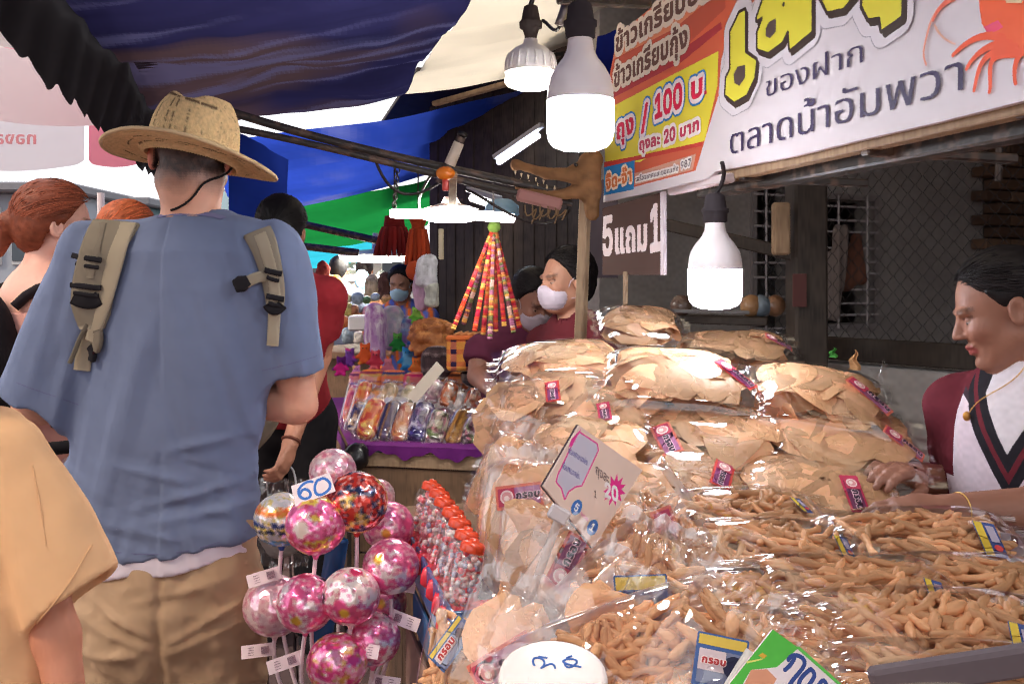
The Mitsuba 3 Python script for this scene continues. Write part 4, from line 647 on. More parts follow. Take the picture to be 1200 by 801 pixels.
def dry(p): return smin(rc(p, P(1004, 280, 4.3), P(990, 330, 4.3), .02, .045), rc(p, P(1004, 280, 4.3), P(1008, 326, 4.3), .02, .03), .02)+.012*(fbm(p*30, 3)-.5).astype('f4')
single('hanging_bundle', nets(dry, P(972, 360, 4.3)-[0, .1, 0], P(1025, 262, 4.3)+[0, .1, 0], .01), 'matte', lin(112, 74, 60), 'reddish brown dried bundle hanging beside the pale cloth', 'bundle')
# low wall and chain link fence behind the seller
la, lb = P(938, 404, 3.45), P(1240, 455, 2.72); la[2] = lb[2] = 1.145; ld = nrm(lb-la); L_ = np.linalg.norm(lb-la)
ln = nrm(np.cross(ld, UPV)); ln = ln if ln@(A_([0, 0, H])-la) > 0 else -ln
lx = nrm(lb-la); LR = np.stack([lx, np.cross(UPV, lx), UPV], 1)
lw = thing('low_wall', 'low cream rendered wall behind the seller', 'wall')
part(lw, 'wall', box((la+lb)/2-ln*.05+[0, 0, -.60], (L_+.6, .12, 1.1), .004, LR), 'plaster', None, False)
fc = thing('chain_link_fence', 'dark chain link fence on the low wall behind the seller', 'fence')
part(fc, 'bottom_rail', box((la+lb)/2+[0, 0, 0], (L_+.5, .05, .075), .004, LR), 'dark_wood', None, False)
ht, pw = 1.12, .052
wires = []
for k in range(-1, int(L_/pw)+6):
    n = int(ht/pw)+1; j = np.arange(2*n+1)
    s = k*pw+(pw/2)*(j % 2)+.0; zz = j*pw/2
    wires.append(tube(la+np.outer(s-.1, lx)+np.outer(zz+.035, UPV)+np.outer(.003*np.where(j % 2, 1, -1), ln), .0019, 4, False))
    wires.append(tube(la+np.outer(k*pw-(pw/2)*(j % 2)-.1, lx)+np.outer(zz+.035, UPV)+np.outer(.003*np.where(j % 2, -1, 1), ln), .0019, 4, False))
part(fc, 'wire_mesh', cat(wires), 'matte', lin(44, 40, 42), True, kind='stuff')
part(fc, 'top_rail', tube([la-lx*.15+UPV*(ht+.04), lb+lx*.2+UPV*(ht+.04)], .02, 8), 'metal_dark')
single('hook', tube([P(1172, 130, 2.9), P(1170, 212, 2.9)], .011, 8), 'plastic', lin(96, 84, 80), 'thin pale rod hanging below the banner at the far right', 'rod')
# roof and side walls that keep the shop dark
rf = thing('shop_roof', 'dark corrugated sheet roof over the shop behind the stall', 'roof')
def roof_fn(u, v):
    q = np.stack([AL(.98, 0)+RV*(a*4.6)+DV*(-1.2+b*7.4) for a, b in zip(u, v)]); q[:, 2] = 2.62+u*.55+.012*np.sin(v*2*np.pi*70); return q
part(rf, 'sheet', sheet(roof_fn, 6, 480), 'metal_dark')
sw = thing('shop_wall', 'dark timber back wall of the vendors\' shop', 'wall')  # near-black planks put the deep shade of the shop into their colour
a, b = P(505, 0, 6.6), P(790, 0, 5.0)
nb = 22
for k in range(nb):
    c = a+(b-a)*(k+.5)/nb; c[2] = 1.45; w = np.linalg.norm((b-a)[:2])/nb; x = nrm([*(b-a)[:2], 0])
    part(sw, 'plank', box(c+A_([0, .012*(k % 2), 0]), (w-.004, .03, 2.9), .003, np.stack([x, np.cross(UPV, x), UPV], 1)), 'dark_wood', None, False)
sr = thing('shop_ceiling', 'dark board ceiling above the masked vendors', 'ceiling')
part(sr, 'board', box(AL(1.85, 6.35, 2.56), (2.7, 4.9, .03), .004, rot((0, 0, 1), 13.6)), 'dark_wood', None, False)  # extended out of view to block daylight from the plank wall
se = thing('end_wall', 'unseen dark wall added on the right to keep the shop dark', 'wall')  # out of view, added to keep light off the shop interior
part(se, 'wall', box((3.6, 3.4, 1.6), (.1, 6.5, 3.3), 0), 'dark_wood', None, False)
sh = thing('shelf', 'dark shelf with small goods in the shadow behind the hanging bulb', 'shelf')
part(sh, 'board', bar(P(770, 372, 3.3), P(900, 376, 3.2), .20, .025, .003), 'dark_wood', None, False)
part(sh, 'edge', bar(P(782, 364, 3.15), P(878, 366, 3.15), .012, .012, .002), 'matte', lin(120, 116, 116), False)
for k, (x, c) in enumerate([(798, (90, 70, 60)), (880, (150, 110, 76)), (908, (120, 84, 60)), (893, (100, 110, 120))]):
    m = ico(P(x, 358, 3.2), (.035, .03, .035), 2); m = (m[0]+.01*(fbm(m[0]*30, 2)[:, None]-.5), m[1])
    single('packet', m, 'plastic', lin(*c), ['brownish packet at the left end of the dark shelf', 'tan packet on the dark shelf beside the hanging bulb', 'brown packet at the right end of the dark shelf', 'grey packet between the tan and brown ones on the shelf'][k], 'packet')

# ================================================================ far buildings and street, left and beyond
def block(label, px0, px1, py, Y, col, cols, rows, glass):
    k = thing('building', label, 'building'); x0, x1 = P(px0, 0, Y)[0], P(px1, 0, Y)[0]; h = P(0, py, Y)[2]
    part(k, 'wall', box(((x0+x1)/2, Y+2, h/2), (x1-x0, 4, h), .02), 'matte', lin(*col), False)
    part(k, 'roof', box(((x0+x1)/2, Y+1.9, h+.06), (x1-x0+.3, 4.4, .12), .02), 'matte', lin(120, 120, 126), False)
    for i in range(cols):
        for j in range(rows):
            c = (x0+(x1-x0)*(i+.5)/cols, Y-.02, h*(j+.55)/rows); w = part(k, 'window', box(c, ((x1-x0)/cols*.62, .06, h/rows*.6), .01), 'plastic', lin(190, 190, 190), False)
            part(w, 'pane', box((c[0], Y-.06, c[2]), ((x1-x0)/cols*.54, .02, h/rows*.52), .002), 'gloss', lin(*glass), False)
block('pale blue grey building far left behind the red haired woman', -60, 78, 226, 13, (150, 156, 166), 4, 2, (40, 50, 60))
block('darker fronted building far away behind the straw hat man', 82, 172, 242, 15, (96, 116, 122), 3, 2, (50, 52, 58))
block('pale far building closing the end of the alley', 150, 480, 296, 34, (170, 166, 160), 8, 2, (60, 64, 70))
single('white_post', tube([P(118, 226, 6.0), P(118, 600, 6.0)], .022, 10), 'plastic', lin(214, 206, 208), 'thin white post behind the man\'s left shoulder', 'post')
u2 = thing('parasol', 'pale pink and light blue far parasol behind the man\'s right shoulder', 'parasol'); pc = P(262, 232, 8.0); pc[2] = 0
for k in range(8):
    a0, a1 = 2*np.pi*k/8, 2*np.pi*(k+1)/8
    def cf(u, v, a0=a0, a1=a1):
        a = a0+(a1-a0)*u; z = P(0, 222, 8)[2]-.42*v-.03*np.sin(np.pi*u)*v
        return np.stack([pc[0]+.6*v*np.cos(a), pc[1]+.6*v*np.sin(a), z], 1)
    part(u2, 'panel', sheet(cf, 8, 8), 'tarp', lin(236, 150, 170) if k % 2 else lin(190, 226, 232))
part(u2, 'pole', tube([pc, [pc[0], pc[1], P(0, 222, 8)[2]]], .02, 8), 'metal', (.5, .5, .5))
# ================================================================ stall tables
st = thing('stall_table', 'wooden stall table carrying the heaps of cracker bags', 'table')
def albox(u0, u1, v0, v1, z0, z1, b=.004): return box(AL((u0+u1)/2, (v0+v1)/2, (z0+z1)/2), (u1-u0, v1-v0, z1-z0), b, np.stack([RV, DV, UPV], 1))
part(st, 'top', albox(.02, 1.0, -.85, 1.35, .66, .70), 'wood', None, False)
for k in range(9): part(st, 'side_plank', albox(.03, .045, -.85+k*.244, -.61+k*.244-.006, .05, .655, .003), 'wood', None, False)
for u, v in ((.05, -.82), (.95, -.82), (.05, 1.3), (.95, 1.3)): part(st, 'leg', albox(u, u+.05, v-.05, v, 0, .66), 'wood', None, False)
cr1 = thing('cardboard_box', 'brown cardboard box under the piled prawn cracker bags', 'box')
part(cr1, 'carton', box((.40, 2.02, .82), (.66, .66, .235), .006, rot((0, 0, 1), 6)), 'matte', lin(150, 108, 74), False)
part(cr1, 'tape', box((.40, 2.02, .9385), (.05, .662, .002), 0, rot((0, 0, 1), 6)), 'print', lin(180, 140, 96), False)
cr2 = thing('display_tray', 'shallow grey tray with the stick snack bags, its front edge showing at the lower right', 'tray')
part(cr2, 'base', box((.46, 1.26, .76), (.66, .62, .12), .004, rot((0, 0, 1), 3)), 'matte', lin(110, 84, 66), False)
ta, tb_ = P(1020, 800, 1.0), P(1230, 768, .985)
part(cr2, 'front_edge', bar(ta, tb_, .020, .030, .004), 'matte', lin(104, 92, 96), False)

# ================================================================ cellophane bags of snacks
def ridge(p, seed): return 1-np.abs(2*noise(p, seed)-1)
def prof(u, v): return np.clip(1-np.abs(u)**2.6, 0, 1)**.6*np.clip(1-np.abs(v)**3.2, 0, 1)**.62
def film_mesh(w, h, t, seed, fin=.2, amp=.0045, nu=44, nv=64, faces=False, pinch=0.0):
    out = []; o = seed*7.3
    for s in (1, -1):
        def fn(u, v, s=s):
            pr = prof(u, v); ext = np.clip(np.abs(v)-1, 0, None)
            ww = w/2*(1.03-.10*np.minimum(np.abs(v), 1)**4)*(1-pinch*np.clip(np.abs(v)-.72, 0, .3)/.3+pinch*2.2*ext)
            x = u*ww; y = v*h/2+.004*np.sin(u*9+o)*np.clip(ext*8, 0, 1)+.010*(noise(np.stack([u*6, v*0+s*0, u*0+o], 1), 4)-.5)*np.clip(ext*5, 0, 1)
            q = np.stack([x/.045, y/.075, x*0+o], 1)
            big = fbm(np.stack([x/.09, y/.10, x*0+o+s], 1), 2, seed)-.5
            cr = ridge(q*1.0, seed)*.55+ridge(q*2.1+5, seed+1)*.28+ridge(q*4.3+9, seed+2)*.17
            end = np.clip((np.abs(v)-.62)/.4, 0, 1)
            ple = np.sin(u*15+5*noise(np.stack([u*5, v*2, u*0+o], 1), seed)+o)*end
            z = s*(t/2*pr*(1+.32*big)+.0016)+amp*(cr-.5)*(.5+.9*end)*(1 if s > 0 else .8)+.0035*ple
            z = z+.014*np.sin(u*3.1+o)*ext*4*h
            return np.stack([x, y, z], 1)
        m = sheet(fn, nu, nv, -1, 1, -1-fin, 1+fin)
        if s < 0: m = (m[0], m[1][:, ::-1])
        out.append(m)
    return cat(out)
def chip_mesh(seed, R):
    r = np.random.default_rng(seed); nr, na = 5, 16; a = np.arange(na)*2*np.pi/na
    out = 1+.16*np.sin(a*2+r.random()*6)+.10*np.sin(a*3+r.random()*6)+.05*np.sin(a*5+r.random()*6)
    k1, k2, ph = r.uniform(9, 20)*r.choice([-1, 1], p=[.7, .3]), r.uniform(-8, 8), r.random()*6; vs = []
    for s in (1, -1):
        for i in range(nr):
            rr = R*(i+.001)/(nr-1)*out; x, y = rr*np.cos(a), rr*np.sin(a)*.82
            z = k1*x*x*.5+k2*x*y+.16*R*np.sin(x/R*3.4+ph)*np.cos(y/R*2.4+ph)+s*.0017*(1-(i/(nr-1))**4)
            vs.append(np.stack([x, y, z], 1))
    v = np.vstack(vs); fs = []
    for s in range(2):
        for i in range(nr-1):
            for j in range(na):
                b = s*nr*na; q = [b+i*na+j, b+(i+1)*na+j, b+(i+1)*na+(j+1) % na, b+i*na+(j+1) % na]
                fs.append(q if s == 0 else q[::-1])
    e = (nr-1)*na
    for j in range(na): fs.append([e+j, nr*na+e+j, nr*na+e+(j+1) % na, e+(j+1) % na])
    c = np.tile(lin(232, 180, 144)*r.uniform(.66, 1.16), (len(v), 1)); rad = np.hypot(v[:, 0], v[:, 1]/.82)/R
    c = c*(1-.28*np.clip(rad-.55, 0, 1)[:, None])*(.82+.36*fbm(v*[60, 60, 60]+seed, 3)[:, None]); c[:, 2] *= 1-.15*rad
    return (v, np.array(fs)), c
CHIP = {}
for tag, R, n in (('big', .072, 8), ('mid', .045, 5)):
    CHIP[tag] = []
    for k in range(n):
        m, c = chip_mesh(40+k+len(tag)*100+(0 if tag == 'big' else 31), R); CHIP[tag].append((m, c))
STICK = []
for k in range(9):
    r = np.random.default_rng(300+k); L = r.uniform(.075, .125); n = 12; t = np.linspace(-.5, .5, n)
    b1, b2 = r.uniform(-.013, .013, 2); p = np.stack([t*L, b1*(4*t*t-.4)+.0022*np.sin(t*11+k), b2*.6*(4*t*t-.4)], 1)
    rad = .0055*(1+.18*np.sin(t*19+k)+.15*r.normal(size=n)*.6); rad[0] *= .55; rad[-1] *= .55
    m = tube(p, rad*r.uniform(.9, 1.2), 7); c = lin(234, 176, 128)*r.uniform(.62, 1.10)
    STICK.append((m, np.tile(c, (len(m[0]), 1))*(.8+.4*fbm(m[0]*110+k, 3)[:, None])))
def strip_label(w, h, kind):
    """printed card of a bag as one small curved sheet with raised print"""
    out = []
    def lay(poly, col, k):
        m = extr(poly, .0004); out.append(((m[0]+[0, 0, k*.0005], m[1]), lin(*col)))
    bx = shapely.box(-w/2, -h/2, w/2, h/2)
    if kind == 'red':
        tn = int(w*1000+h*3000) % 3; lay(bx.buffer(.002), [(206, 70, 62), (222, 120, 100), (196, 60, 90)][tn], 0); lay(shapely.box(-w*.47, -h*.42, w*.47, h*.42), [(142, 64, 112), (176, 110, 150), (120, 60, 96)][tn], 1)
        lay(shapely.box(-w*.47, -h*.42, -w*.1, h*.42), (188, 66, 90), 2)
        lay(Point(-w*.27, 0).buffer(h*.33), (232, 206, 204), 3); lay(Point(-w*.27, 0).buffer(h*.25), (216, 150, 150), 4); lay(Point(-w*.27, -h*.06).buffer(h*.13), (236, 214, 206), 5)
        g = affinity.translate(text_fit('snack', w*.52), w*.20, 0); lay(g.buffer(.0012), (232, 190, 204), 3); lay(g, (52, 34, 54), 4)
    elif kind == 'blue':
        lay(bx.buffer(.002), (70, 96, 150), 0); lay(shapely.box(-w*.5, h*.30, w*.5, h*.5), (212, 184, 84), 1); lay(shapely.box(-w*.46, -h*.46, w*.46, h*.22), (122, 130, 160), 1)
        lay(shapely.box(-w*.46, -h*.2, w*.1, h*.22), (206, 190, 196), 2)
        g = affinity.translate(text_fit('snack', w*.5), -w*.14, 0); lay(g.buffer(.0008), (230, 220, 220), 3); lay(g, (176, 62, 64), 4); lay(Point(w*.28, -.05*h).buffer(h*.22), (40, 44, 70), 3)
    elif kind == 'yellow':
        lay(bx.buffer(.001), (70, 84, 138), 0); lay(shapely.box(-w*.5, -h*.5, w*.5, -h*.1), (214, 184, 70), 1); lay(shapely.box(-w*.4, .0, w*.1, h*.4), (170, 160, 178), 1); lay(Point(w*.27, h*.2).buffer(h*.2), (196, 70, 70), 2)
    return catc(out)
LABM = {}
def bag(label, c, length, w, h, t, kind, n, seed, up=(0, 0, 1), lbl=(), group=None, fin=.18, amp=.0045, name='cracker_bag', cat_='bag of crackers', pinch=.0, fill=.86, spread=55):
    """c: centre; length: direction of the bag from seam to seam; up: its outward face"""
    if kind == 'stick': t = t*1.4
    k = thing(name, label, cat_, group); r = np.random.default_rng(1000+seed); n = int(n*(1.05 if kind == 'stick' else .85))
    y = nrm(length); z = nrm(np.asarray(up, float)-y*(np.asarray(up)@y)); x = np.cross(y, z); M = fr(c, x, y, z)
    scene[uid(k+'__film')] = shape(mv(film_mesh(w, h, t, seed, fin, amp, pinch=pinch), M), 'film')
    def surf(u, v, s=1.0): return A_([u*w/2*.95, v*h/2*.95, t/2*float(prof(A_([u]), A_([v]))[0])*s])
    def normal(u, v):
        e = .03; a = surf(u+e, v)-surf(u-e, v); b = surf(u, v+e)-surf(u, v-e); return nrm(np.cross(a, b))
    for i in range(n):
        u, v = r.uniform(-fill, fill, 2)
        if kind in ('big', 'mid'):
            s = r.choice([.86, .8, .6, .2, -.3, -.75], p=[.34, .24, .14, .08, .08, .12]); o = surf(u*.86, v*.9, s)
            N = normal(u, v); N = N if s > 0 else -N; N = nrm(N+r.normal(size=3)*.32)
            X, Y2, Z = basis(N, r.normal(size=3)); sh_ = CHIP[kind][r.integers(len(CHIP[kind]))]; sc = r.uniform(.8, 1.25)
        else:
            s = r.choice([.88, .6, .3, 0, -.5], p=[.42, .25, .15, .1, .08]); o = surf(u*.84, v*.92, s); N = nrm(normal(u, v)*.8+[0, 0, 1])
            an = math.radians(r.normal()*spread+90*(r.random() < .18)); X = nrm(math.cos(an)*A_([0, 1, 0])+math.sin(an)*A_([1, 0, 0])); X = nrm(X-N*(X@N)+r.normal()*.12*N); Z = nrm(N-X*(N@X)); Y2 = np.cross(Z, X)
            sh_ = STICK[r.integers(len(STICK))]; sc = r.uniform(.85, 1.1)
        piece, pcol = sh_; pl_ = piece[0]*sc@np.stack([X, Y2, Z])+o
        for ax, lim in ((0, w*(.40 if kind == 'stick' else .46)), (1, h*(.42 if kind == 'stick' else .465))):                       # slide the piece inside, then let the film hold it
            hi_, lo_ = pl_[:, ax].max()-lim, -lim-pl_[:, ax].min(); pl_[:, ax] -= max(hi_, 0) if hi_ > lo_ else -max(lo_, 0)
        zl = .93*t/2*prof(np.clip(pl_[:, 0]/(w/2), -.97, .97), np.clip(pl_[:, 1]/(h/2), -.97, .97))+.001
        if kind == 'stick':
            a_, b_ = (pl_[:, 2]-zl).max(), (-zl-pl_[:, 2]).max(); pl_[:, 2] -= max(a_, 0) if a_ > b_ else -max(b_, 0)
        else:
            a_ = np.median(pl_[:, 2]-zl); pl_[:, 2] -= max(a_*.6, 0); zz = pl_[:, 2]/zl; pl_[:, 2] = zl*np.where(np.abs(zz) < .75, zz, np.sign(zz)*(.75+.25*np.tanh((np.abs(zz)-.75)/.25)))
        part(k, 'cracker' if kind != 'stick' else 'snack_stick', mv((pl_, piece[1]), M), 'crisp', pcol)
    for (u, v, lw, lh, ang, lk) in lbl:
        if (lw, lh, lk) not in LABM: LABM[(lw, lh, lk)] = strip_label(lw, lh, lk)
        m, cc = LABM[(lw, lh, lk)]; o = surf(u, v, 1.02)+[0, 0, .002]; N = normal(u, v); a = math.radians(ang)
        X = nrm(A_([math.cos(a), math.sin(a), 0])-N*(math.cos(a)*N[0]+math.sin(a)*N[1])); Yv = np.cross(N, X); ml = np.array(m[0])
        ml[:, 2] -= 1.6*ml[:, 0]**2
        part(k, 'label', mv((ml, m[1]), M@fr(o, X, Yv, N)), 'print', cc, False)
    return k
R_ = lambda *a: nrm(a)
# big prawn cracker bags in the stack, top layer first
BIG = [ # label, px, py, Y, length dir, w(depth), h(length), t, n, seed, up, labels
 ('clear cracker bag lying on top at the far left corner of the stack', 655, 412, 2.17, (1, -.1, .08), .24, .27, .085, 26, 1, (0, -.25, 1), []),
 ('brightly lit cracker bag in the top middle of the stack, right under the low bulb', 797, 428, 2.02, (1, -.12, -.06), .26, .32, .12, 30, 2, (0, -.35, 1), [(.25, .72, .09, .036, 60, 'red')]),
 ('top right cracker bag of the stack, its purple label near the pointed right end', 962, 452, 1.96, (1, -.15, -.14), .24, .27, .11, 26, 3, (0, -.45, 1), [(.15, .70, .10, .036, 62, 'red')]),
 ('second cracker bag down at the right side of the stack', 985, 508, 1.88, (1, -.1, -.06), .22, .30, .085, 26, 4, (0, -.55, 1), [(.1, .82, .085, .034, 66, 'red')]),
 ('wide cracker bag in the middle of the stack below the brightly lit one', 838, 502, 1.90, (1, -.05, .02), .24, .33, .10, 30, 5, (0, -.5, 1), [(.35, -.62, .085, .036, 12, 'red')]),
 ('third cracker bag down at the right, resting on the stick snack bags', 962, 566, 1.78, (1, -.08, -.10), .22, .31, .095, 28, 6, (0, -.6, 1), [(.3, .34, .08, .03, 8, 'red')]),
 ('cracker bag just right of the price card with a round red label', 806, 552, 1.80, (1, .1, -.02), .20, .22, .085, 20, 7, (0, -.55, 1), [(.2, .55, .075, .034, -25, 'red')]),
 ('lone tan cracker bag lying at the back beside the wooden pole', 750, 368, 2.45, (1, .0, -.03), .20, .21, .085, 20, 8, (0, -.3, 1), []),
 ('cracker bag at the back under the low bulb, pink label at its end', 856, 398, 2.44, (1, -.1, .02), .22, .29, .075, 24, 9, (0, -.3, 1), [(.05, .86, .07, .04, 84, 'red')]),
 ('wrinkled cracker bag at the left end of the stack, second layer', 640, 455, 2.05, (.85, -.5, -.1), .22, .26, .09, 24, 10, (-.35, -.5, 1), [(.2, .2, .06, .026, 30, 'red')]),
 ('cracker bag with a crumpled end in the stack just above the price card', 712, 478, 1.97, (.9, -.35, .0), .22, .25, .095, 24, 11, (-.1, -.55, 1), [(.3, .05, .05, .022, 20, 'red')]),
 ('small stacked cracker bag with layered crackers at the left edge of the stack', 606, 494, 2.02, (.3, .2, 1), .13, .16, .08, 16, 12, (-.5, -1, .2), []),
 ('cracker bag in the third layer left of the middle, behind the price card', 690, 520, 1.85, (.95, -.3, -.05), .21, .25, .09, 22, 13, (-.1, -.6, 1), []),
 ('crumpled cracker bag at the left of the third layer', 604, 548, 1.86, (.7, -.5, .1), .17, .21, .09, 18, 14, (-.4, -.7, .8), [(.1, .1, .05, .022, 40, 'red')]),
 ('cracker bag low in the middle of the stack, behind the dark sealed stick bag', 730, 590, 1.66, (.9, .1, .1), .18, .22, .09, 18, 15, (0, -.8, .8), []),
]
for (l, px, py, Y, d, w, h, t, n, s, up, lb_) in BIG: bag(l, P(px, py, Y)-nrm(up)*t*.35, d, w, h, t, 'big', n, s, up, lb_, group=None)
# small round cracker packs standing on the left slope
UPR = [
 ('small cracker pack on the left slope with a red and purple label on top', 612, 596, 1.50, (.15, .25, 1), .12, .15, .05, 9, 21, (-.3, -1, .35), [(0, .25, .07, .032, 14, 'red')]),
 ('round cracker pack right of the white stick with an upright red label', 668, 662, 1.38, (.12, .3, 1), .13, .14, .05, 9, 22, (-.1, -1, .45), [(-.05, .05, .075, .030, 68, 'red')]),
 ('cracker pack at the back of the left slope next to the orange capped jars', 600, 596, 1.72, (.1, .25, 1), .13, .17, .055, 9, 23, (-.6, -1, .3), []),
 ('cracker pack leaning at the upper left of the slope', 600, 560, 1.80, (.15, .3, 1), .13, .16, .055, 9, 24, (-.5, -1, .3), []),
 ('cracker pack in the second row of the left slope without a visible label', 612, 640, 1.50, (.1, .25, 1), .12, .15, .05, 8, 25, (-.4, -1, .3), []),
 ('cracker pack standing just above the one with the upright label', 648, 596, 1.52, (.1, .3, 1), .12, .15, .05, 9, 26, (-.1, -1, .45), []),
 ('tan cracker pack in the lower middle of the left slope', 622, 672, 1.46, (.05, .2, 1), .11, .15, .05, 8, 27, (-.5, -1, .3), []),
 ('cracker pack behind the white stick', 634, 640, 1.40, (.05, .25, 1), .12, .14, .05, 8, 28, (-.2, -1, .4), []),
 ('cracker pack in the corner below the stack and beside the card', 705, 625, 1.48, (.3, .3, 1), .13, .15, .05, 9, 29, (.1, -1, .5), []),
]
for (l, px, py, Y, d, w, h, t, n, s, up, lb_) in UPR: bag(l, P(px, py, Y), d, w, h, t, 'mid', n, s, up, lb_, name='cracker_pack', cat_='pack of crackers', fin=.26, amp=.005, pinch=.35)
# stick snack bags
STK = [
 ('stick snack bag at the back left of the tray with a small yellow tag', 872, 598, 1.58, (1, .12, .02), .17, .26, .055, 54, 41, (0, -.25, 1), [(.25, .70, .04, .018, 10, 'yellow')]),
 ('stick snack bag in the second row with long white glare streaks', 905, 640, 1.42, (1, .08, -.02), .17, .28, .055, 62, 42, (0, -.3, 1), [(.3, .72, .05, .02, -6, 'yellow')]),
 ('stick snack bag at the back right beside the seller\'s hand', 1085, 626, 1.46, (1, .05, .02), .18, .29, .055, 66, 43, (0, -.25, 1), [(.55, .52, .07, .03, -8, 'yellow')]),
 ('stick snack bag in the middle of the heap with sticks lying side by side', 1010, 688, 1.24, (1, .1, -.05), .16, .27, .055, 66, 44, (0, -.35, 1), [(.5, .60, .055, .022, -8, 'yellow')]),
 ('stick snack bag at the right edge in the third row', 1150, 682, 1.28, (1, .1, -.05), .15, .25, .05, 54, 45, (0, -.3, 1), [(.5, .5, .06, .024, -8, 'yellow')]),
 ('nearest stick snack bag behind the grey tray edge', 1105, 738, 1.10, (1, .06, -.04), .16, .30, .055, 70, 46, (0, -.4, 1), [(.6, .46, .06, .024, -10, 'yellow')]),
 ('darker stick snack bag at the front left of the heap', 885, 712, 1.20, (1, .1, -.02), .15, .22, .05, 50, 47, (0, -.5, 1), []),
 ('stick snack bag at the bottom behind the green price card', 930, 768, 1.06, (1, .0, -.12), .14, .22, .05, 50, 48, (0, -.6, 1), []),
 ('stick snack bag spilling sideways between the green card and the grey edge', 1010, 776, 1.08, (.8, .1, -.35), .13, .18, .05, 44, 49, (0, -.7, 1), []),
 ('upright stick snack bag with a dark red label behind the price card', 782, 640, 1.42, (.5, .2, -.85), .13, .20, .05, 40, 50, (-.2, -1, .3), [(-.2, -.4, .07, .028, 80, 'red')]),
 ('stick snack bag lying low beside the round labelled pack', 735, 690, 1.26, (.7, .1, .6), .13, .19, .05, 44, 51, (0, -.9, .5), []),
 ('stick snack bag at the very bottom left of the green card', 745, 770, 1.08, (.9, .0, .3), .14, .20, .05, 44, 52, (0, -.8, .6), []),
 ('stick snack bag showing below the grey tray edge', 1120, 812, 1.0, (1, .0, -.02), .14, .26, .05, 46, 53, (0, -.7, 1), []),
 ('stick snack bag wedged between the heap and the stack', 826, 668, 1.36, (.9, .1, -.4), .14, .20, .05, 44, 54, (0, -.6, 1), []),
]
for (l, px, py, Y, d, w, h, t, n, s, up, lb_) in STK: bag(l, P(px, py, Y)-nrm(up)*t*.3, d, w, h, t, 'stick', n, s, up, lb_, name='stick_snack_bag', cat_='bag of snacks', fin=.22, spread=38)
# front bags with labels at the bottom left, and the nearly empty sealed one
bag('dark brown snack bag at the lower left edge with a blue label', P(532, 778, 1.40), (.2, .1, 1), .10, .17, .045, 'stick', 40, 61, (-.5, -1, .1), [(.1, .45, .07, .03, 66, 'blue')], name='stick_snack_bag', cat_='bag of snacks', fin=.2)
bag('snack bag at the lower left with a tilted red framed label', P(596, 782, 1.24), (.3, .15, 1), .15, .19, .05, 'mid', 8, 62, (-.2, -1, .3), [(-.05, .1, .085, .036, 48, 'red')], name='cracker_pack', cat_='pack of crackers', fin=.25, amp=.006)
bag('crumpled empty looking film bag behind the white lid', P(665, 728, 1.18), (.6, .1, .8), .15, .17, .04, 'mid', 3, 63, (-.1, -1, .5), [], name='cracker_pack', cat_='pack of crackers', fin=.3, amp=.012)
bag('clear sealed bag with a yellow and blue label in the middle of the bottom row', P(760, 705, 1.20), (.32, .2, 1), .13, .17, .035, 'stick', 10, 64, (-.05, -1, .45), [(-.1, -.1, .06, .075, 20, 'blue')], name='stick_snack_bag', cat_='bag of snacks', fin=.2, amp=.005)
bag('half hidden snack bag with a blue label below the clear sealed one', P(820, 790, 1.06), (.6, .1, .7), .13, .18, .04, 'stick', 26, 65, (0, -1, .5), [(.1, .3, .05, .05, 30, 'blue')], name='stick_snack_bag', cat_='bag of snacks', fin=.2, amp=.007)
bag('greyish film bag at the bottom left of the green price card', P(700, 790, 1.08), (.9, .1, .3), .13, .18, .04, 'stick', 26, 66, (0, -1, .6), [], name='stick_snack_bag', cat_='bag of snacks', fin=.25, amp=.008)
# loose plastic bags hanging on the low wall
for px, py, w_, h_, c, mt, l in [(1002, 424, .016, .05, (196, 146, 100), 'matte', 'small tan paper corner sticking up behind the stack'), (1034, 452, .026, .11, None, 'film', 'thin translucent bag corner sticking up right of the stack'), (977, 414, .012, .025, (70, 140, 60), 'matte', 'small green leaf like corner behind the top right bag')]:
    o = P(px, py, 2.42)
    def cf(u, v, w_=w_, h_=h_, o=o): return np.stack([o[0]+(u-.5)*2*w_*(1-v)**.8+.004*np.sin(v*9), o[1]+.006*np.sin(u*7+v*5)+.012*(u-.5)**2, o[2]-h_*.4+h_*v], 1)
    m = sheet(cf, 9, 9); m = cat([m, (m[0]+[0, .0015, 0], m[1][:, ::-1])])
    k = thing('bag_corner', l, 'bag'); scene[k] = shape(m, mt, None if c is None else lin(*c))

# ================================================================ price cards on the stall
o = P(637, 572, 1.27); X_, Y_ = nrm((.67, .41, -.61)), nrm((.49, .41, .81))
cp = Plane(o, X_, Y_); cf_ = facing(cp); z7 = lambda x, y: (620+x/2.575, 490+y/2.575)
pc_ = thing('price_card', 'tilted white price card on a stick with a pink burst and blue circles', 'price card')
quad = cp.poly([z7(45, 205), z7(152, 22), z7(342, 155), z7(195, 390)])
part(pc_, 'card', mv(extr(quad, .004), cp.M(-.004 if cf_ > 0 else 0)), 'print', lin(226, 200, 186), False)
part(pc_, 'dark_edge', mv(extr(quad.buffer(.0012), .0025), cp.M(-.0065 if cf_ > 0 else .004)), 'plastic', lin(70, 56, 60), False)
b_ = Board(cp)
bub = cp.poly([z7(140, 62), z7(152, 44), z7(204, 78), z7(207, 96), z7(158, 200), z7(140, 203), z7(118, 218), z7(108, 240), z7(100, 210), z7(84, 190), z7(88, 172)])
b_.put(bub.buffer(.0022), lin(226, 70, 150)); b_.put(bub.buffer(.0002), lin(196, 190, 206))
b_.put(cp.poly([z7(158, 30), z7(140, 72), z7(118, 88), z7(128, 62)]), lin(222, 60, 150), False)
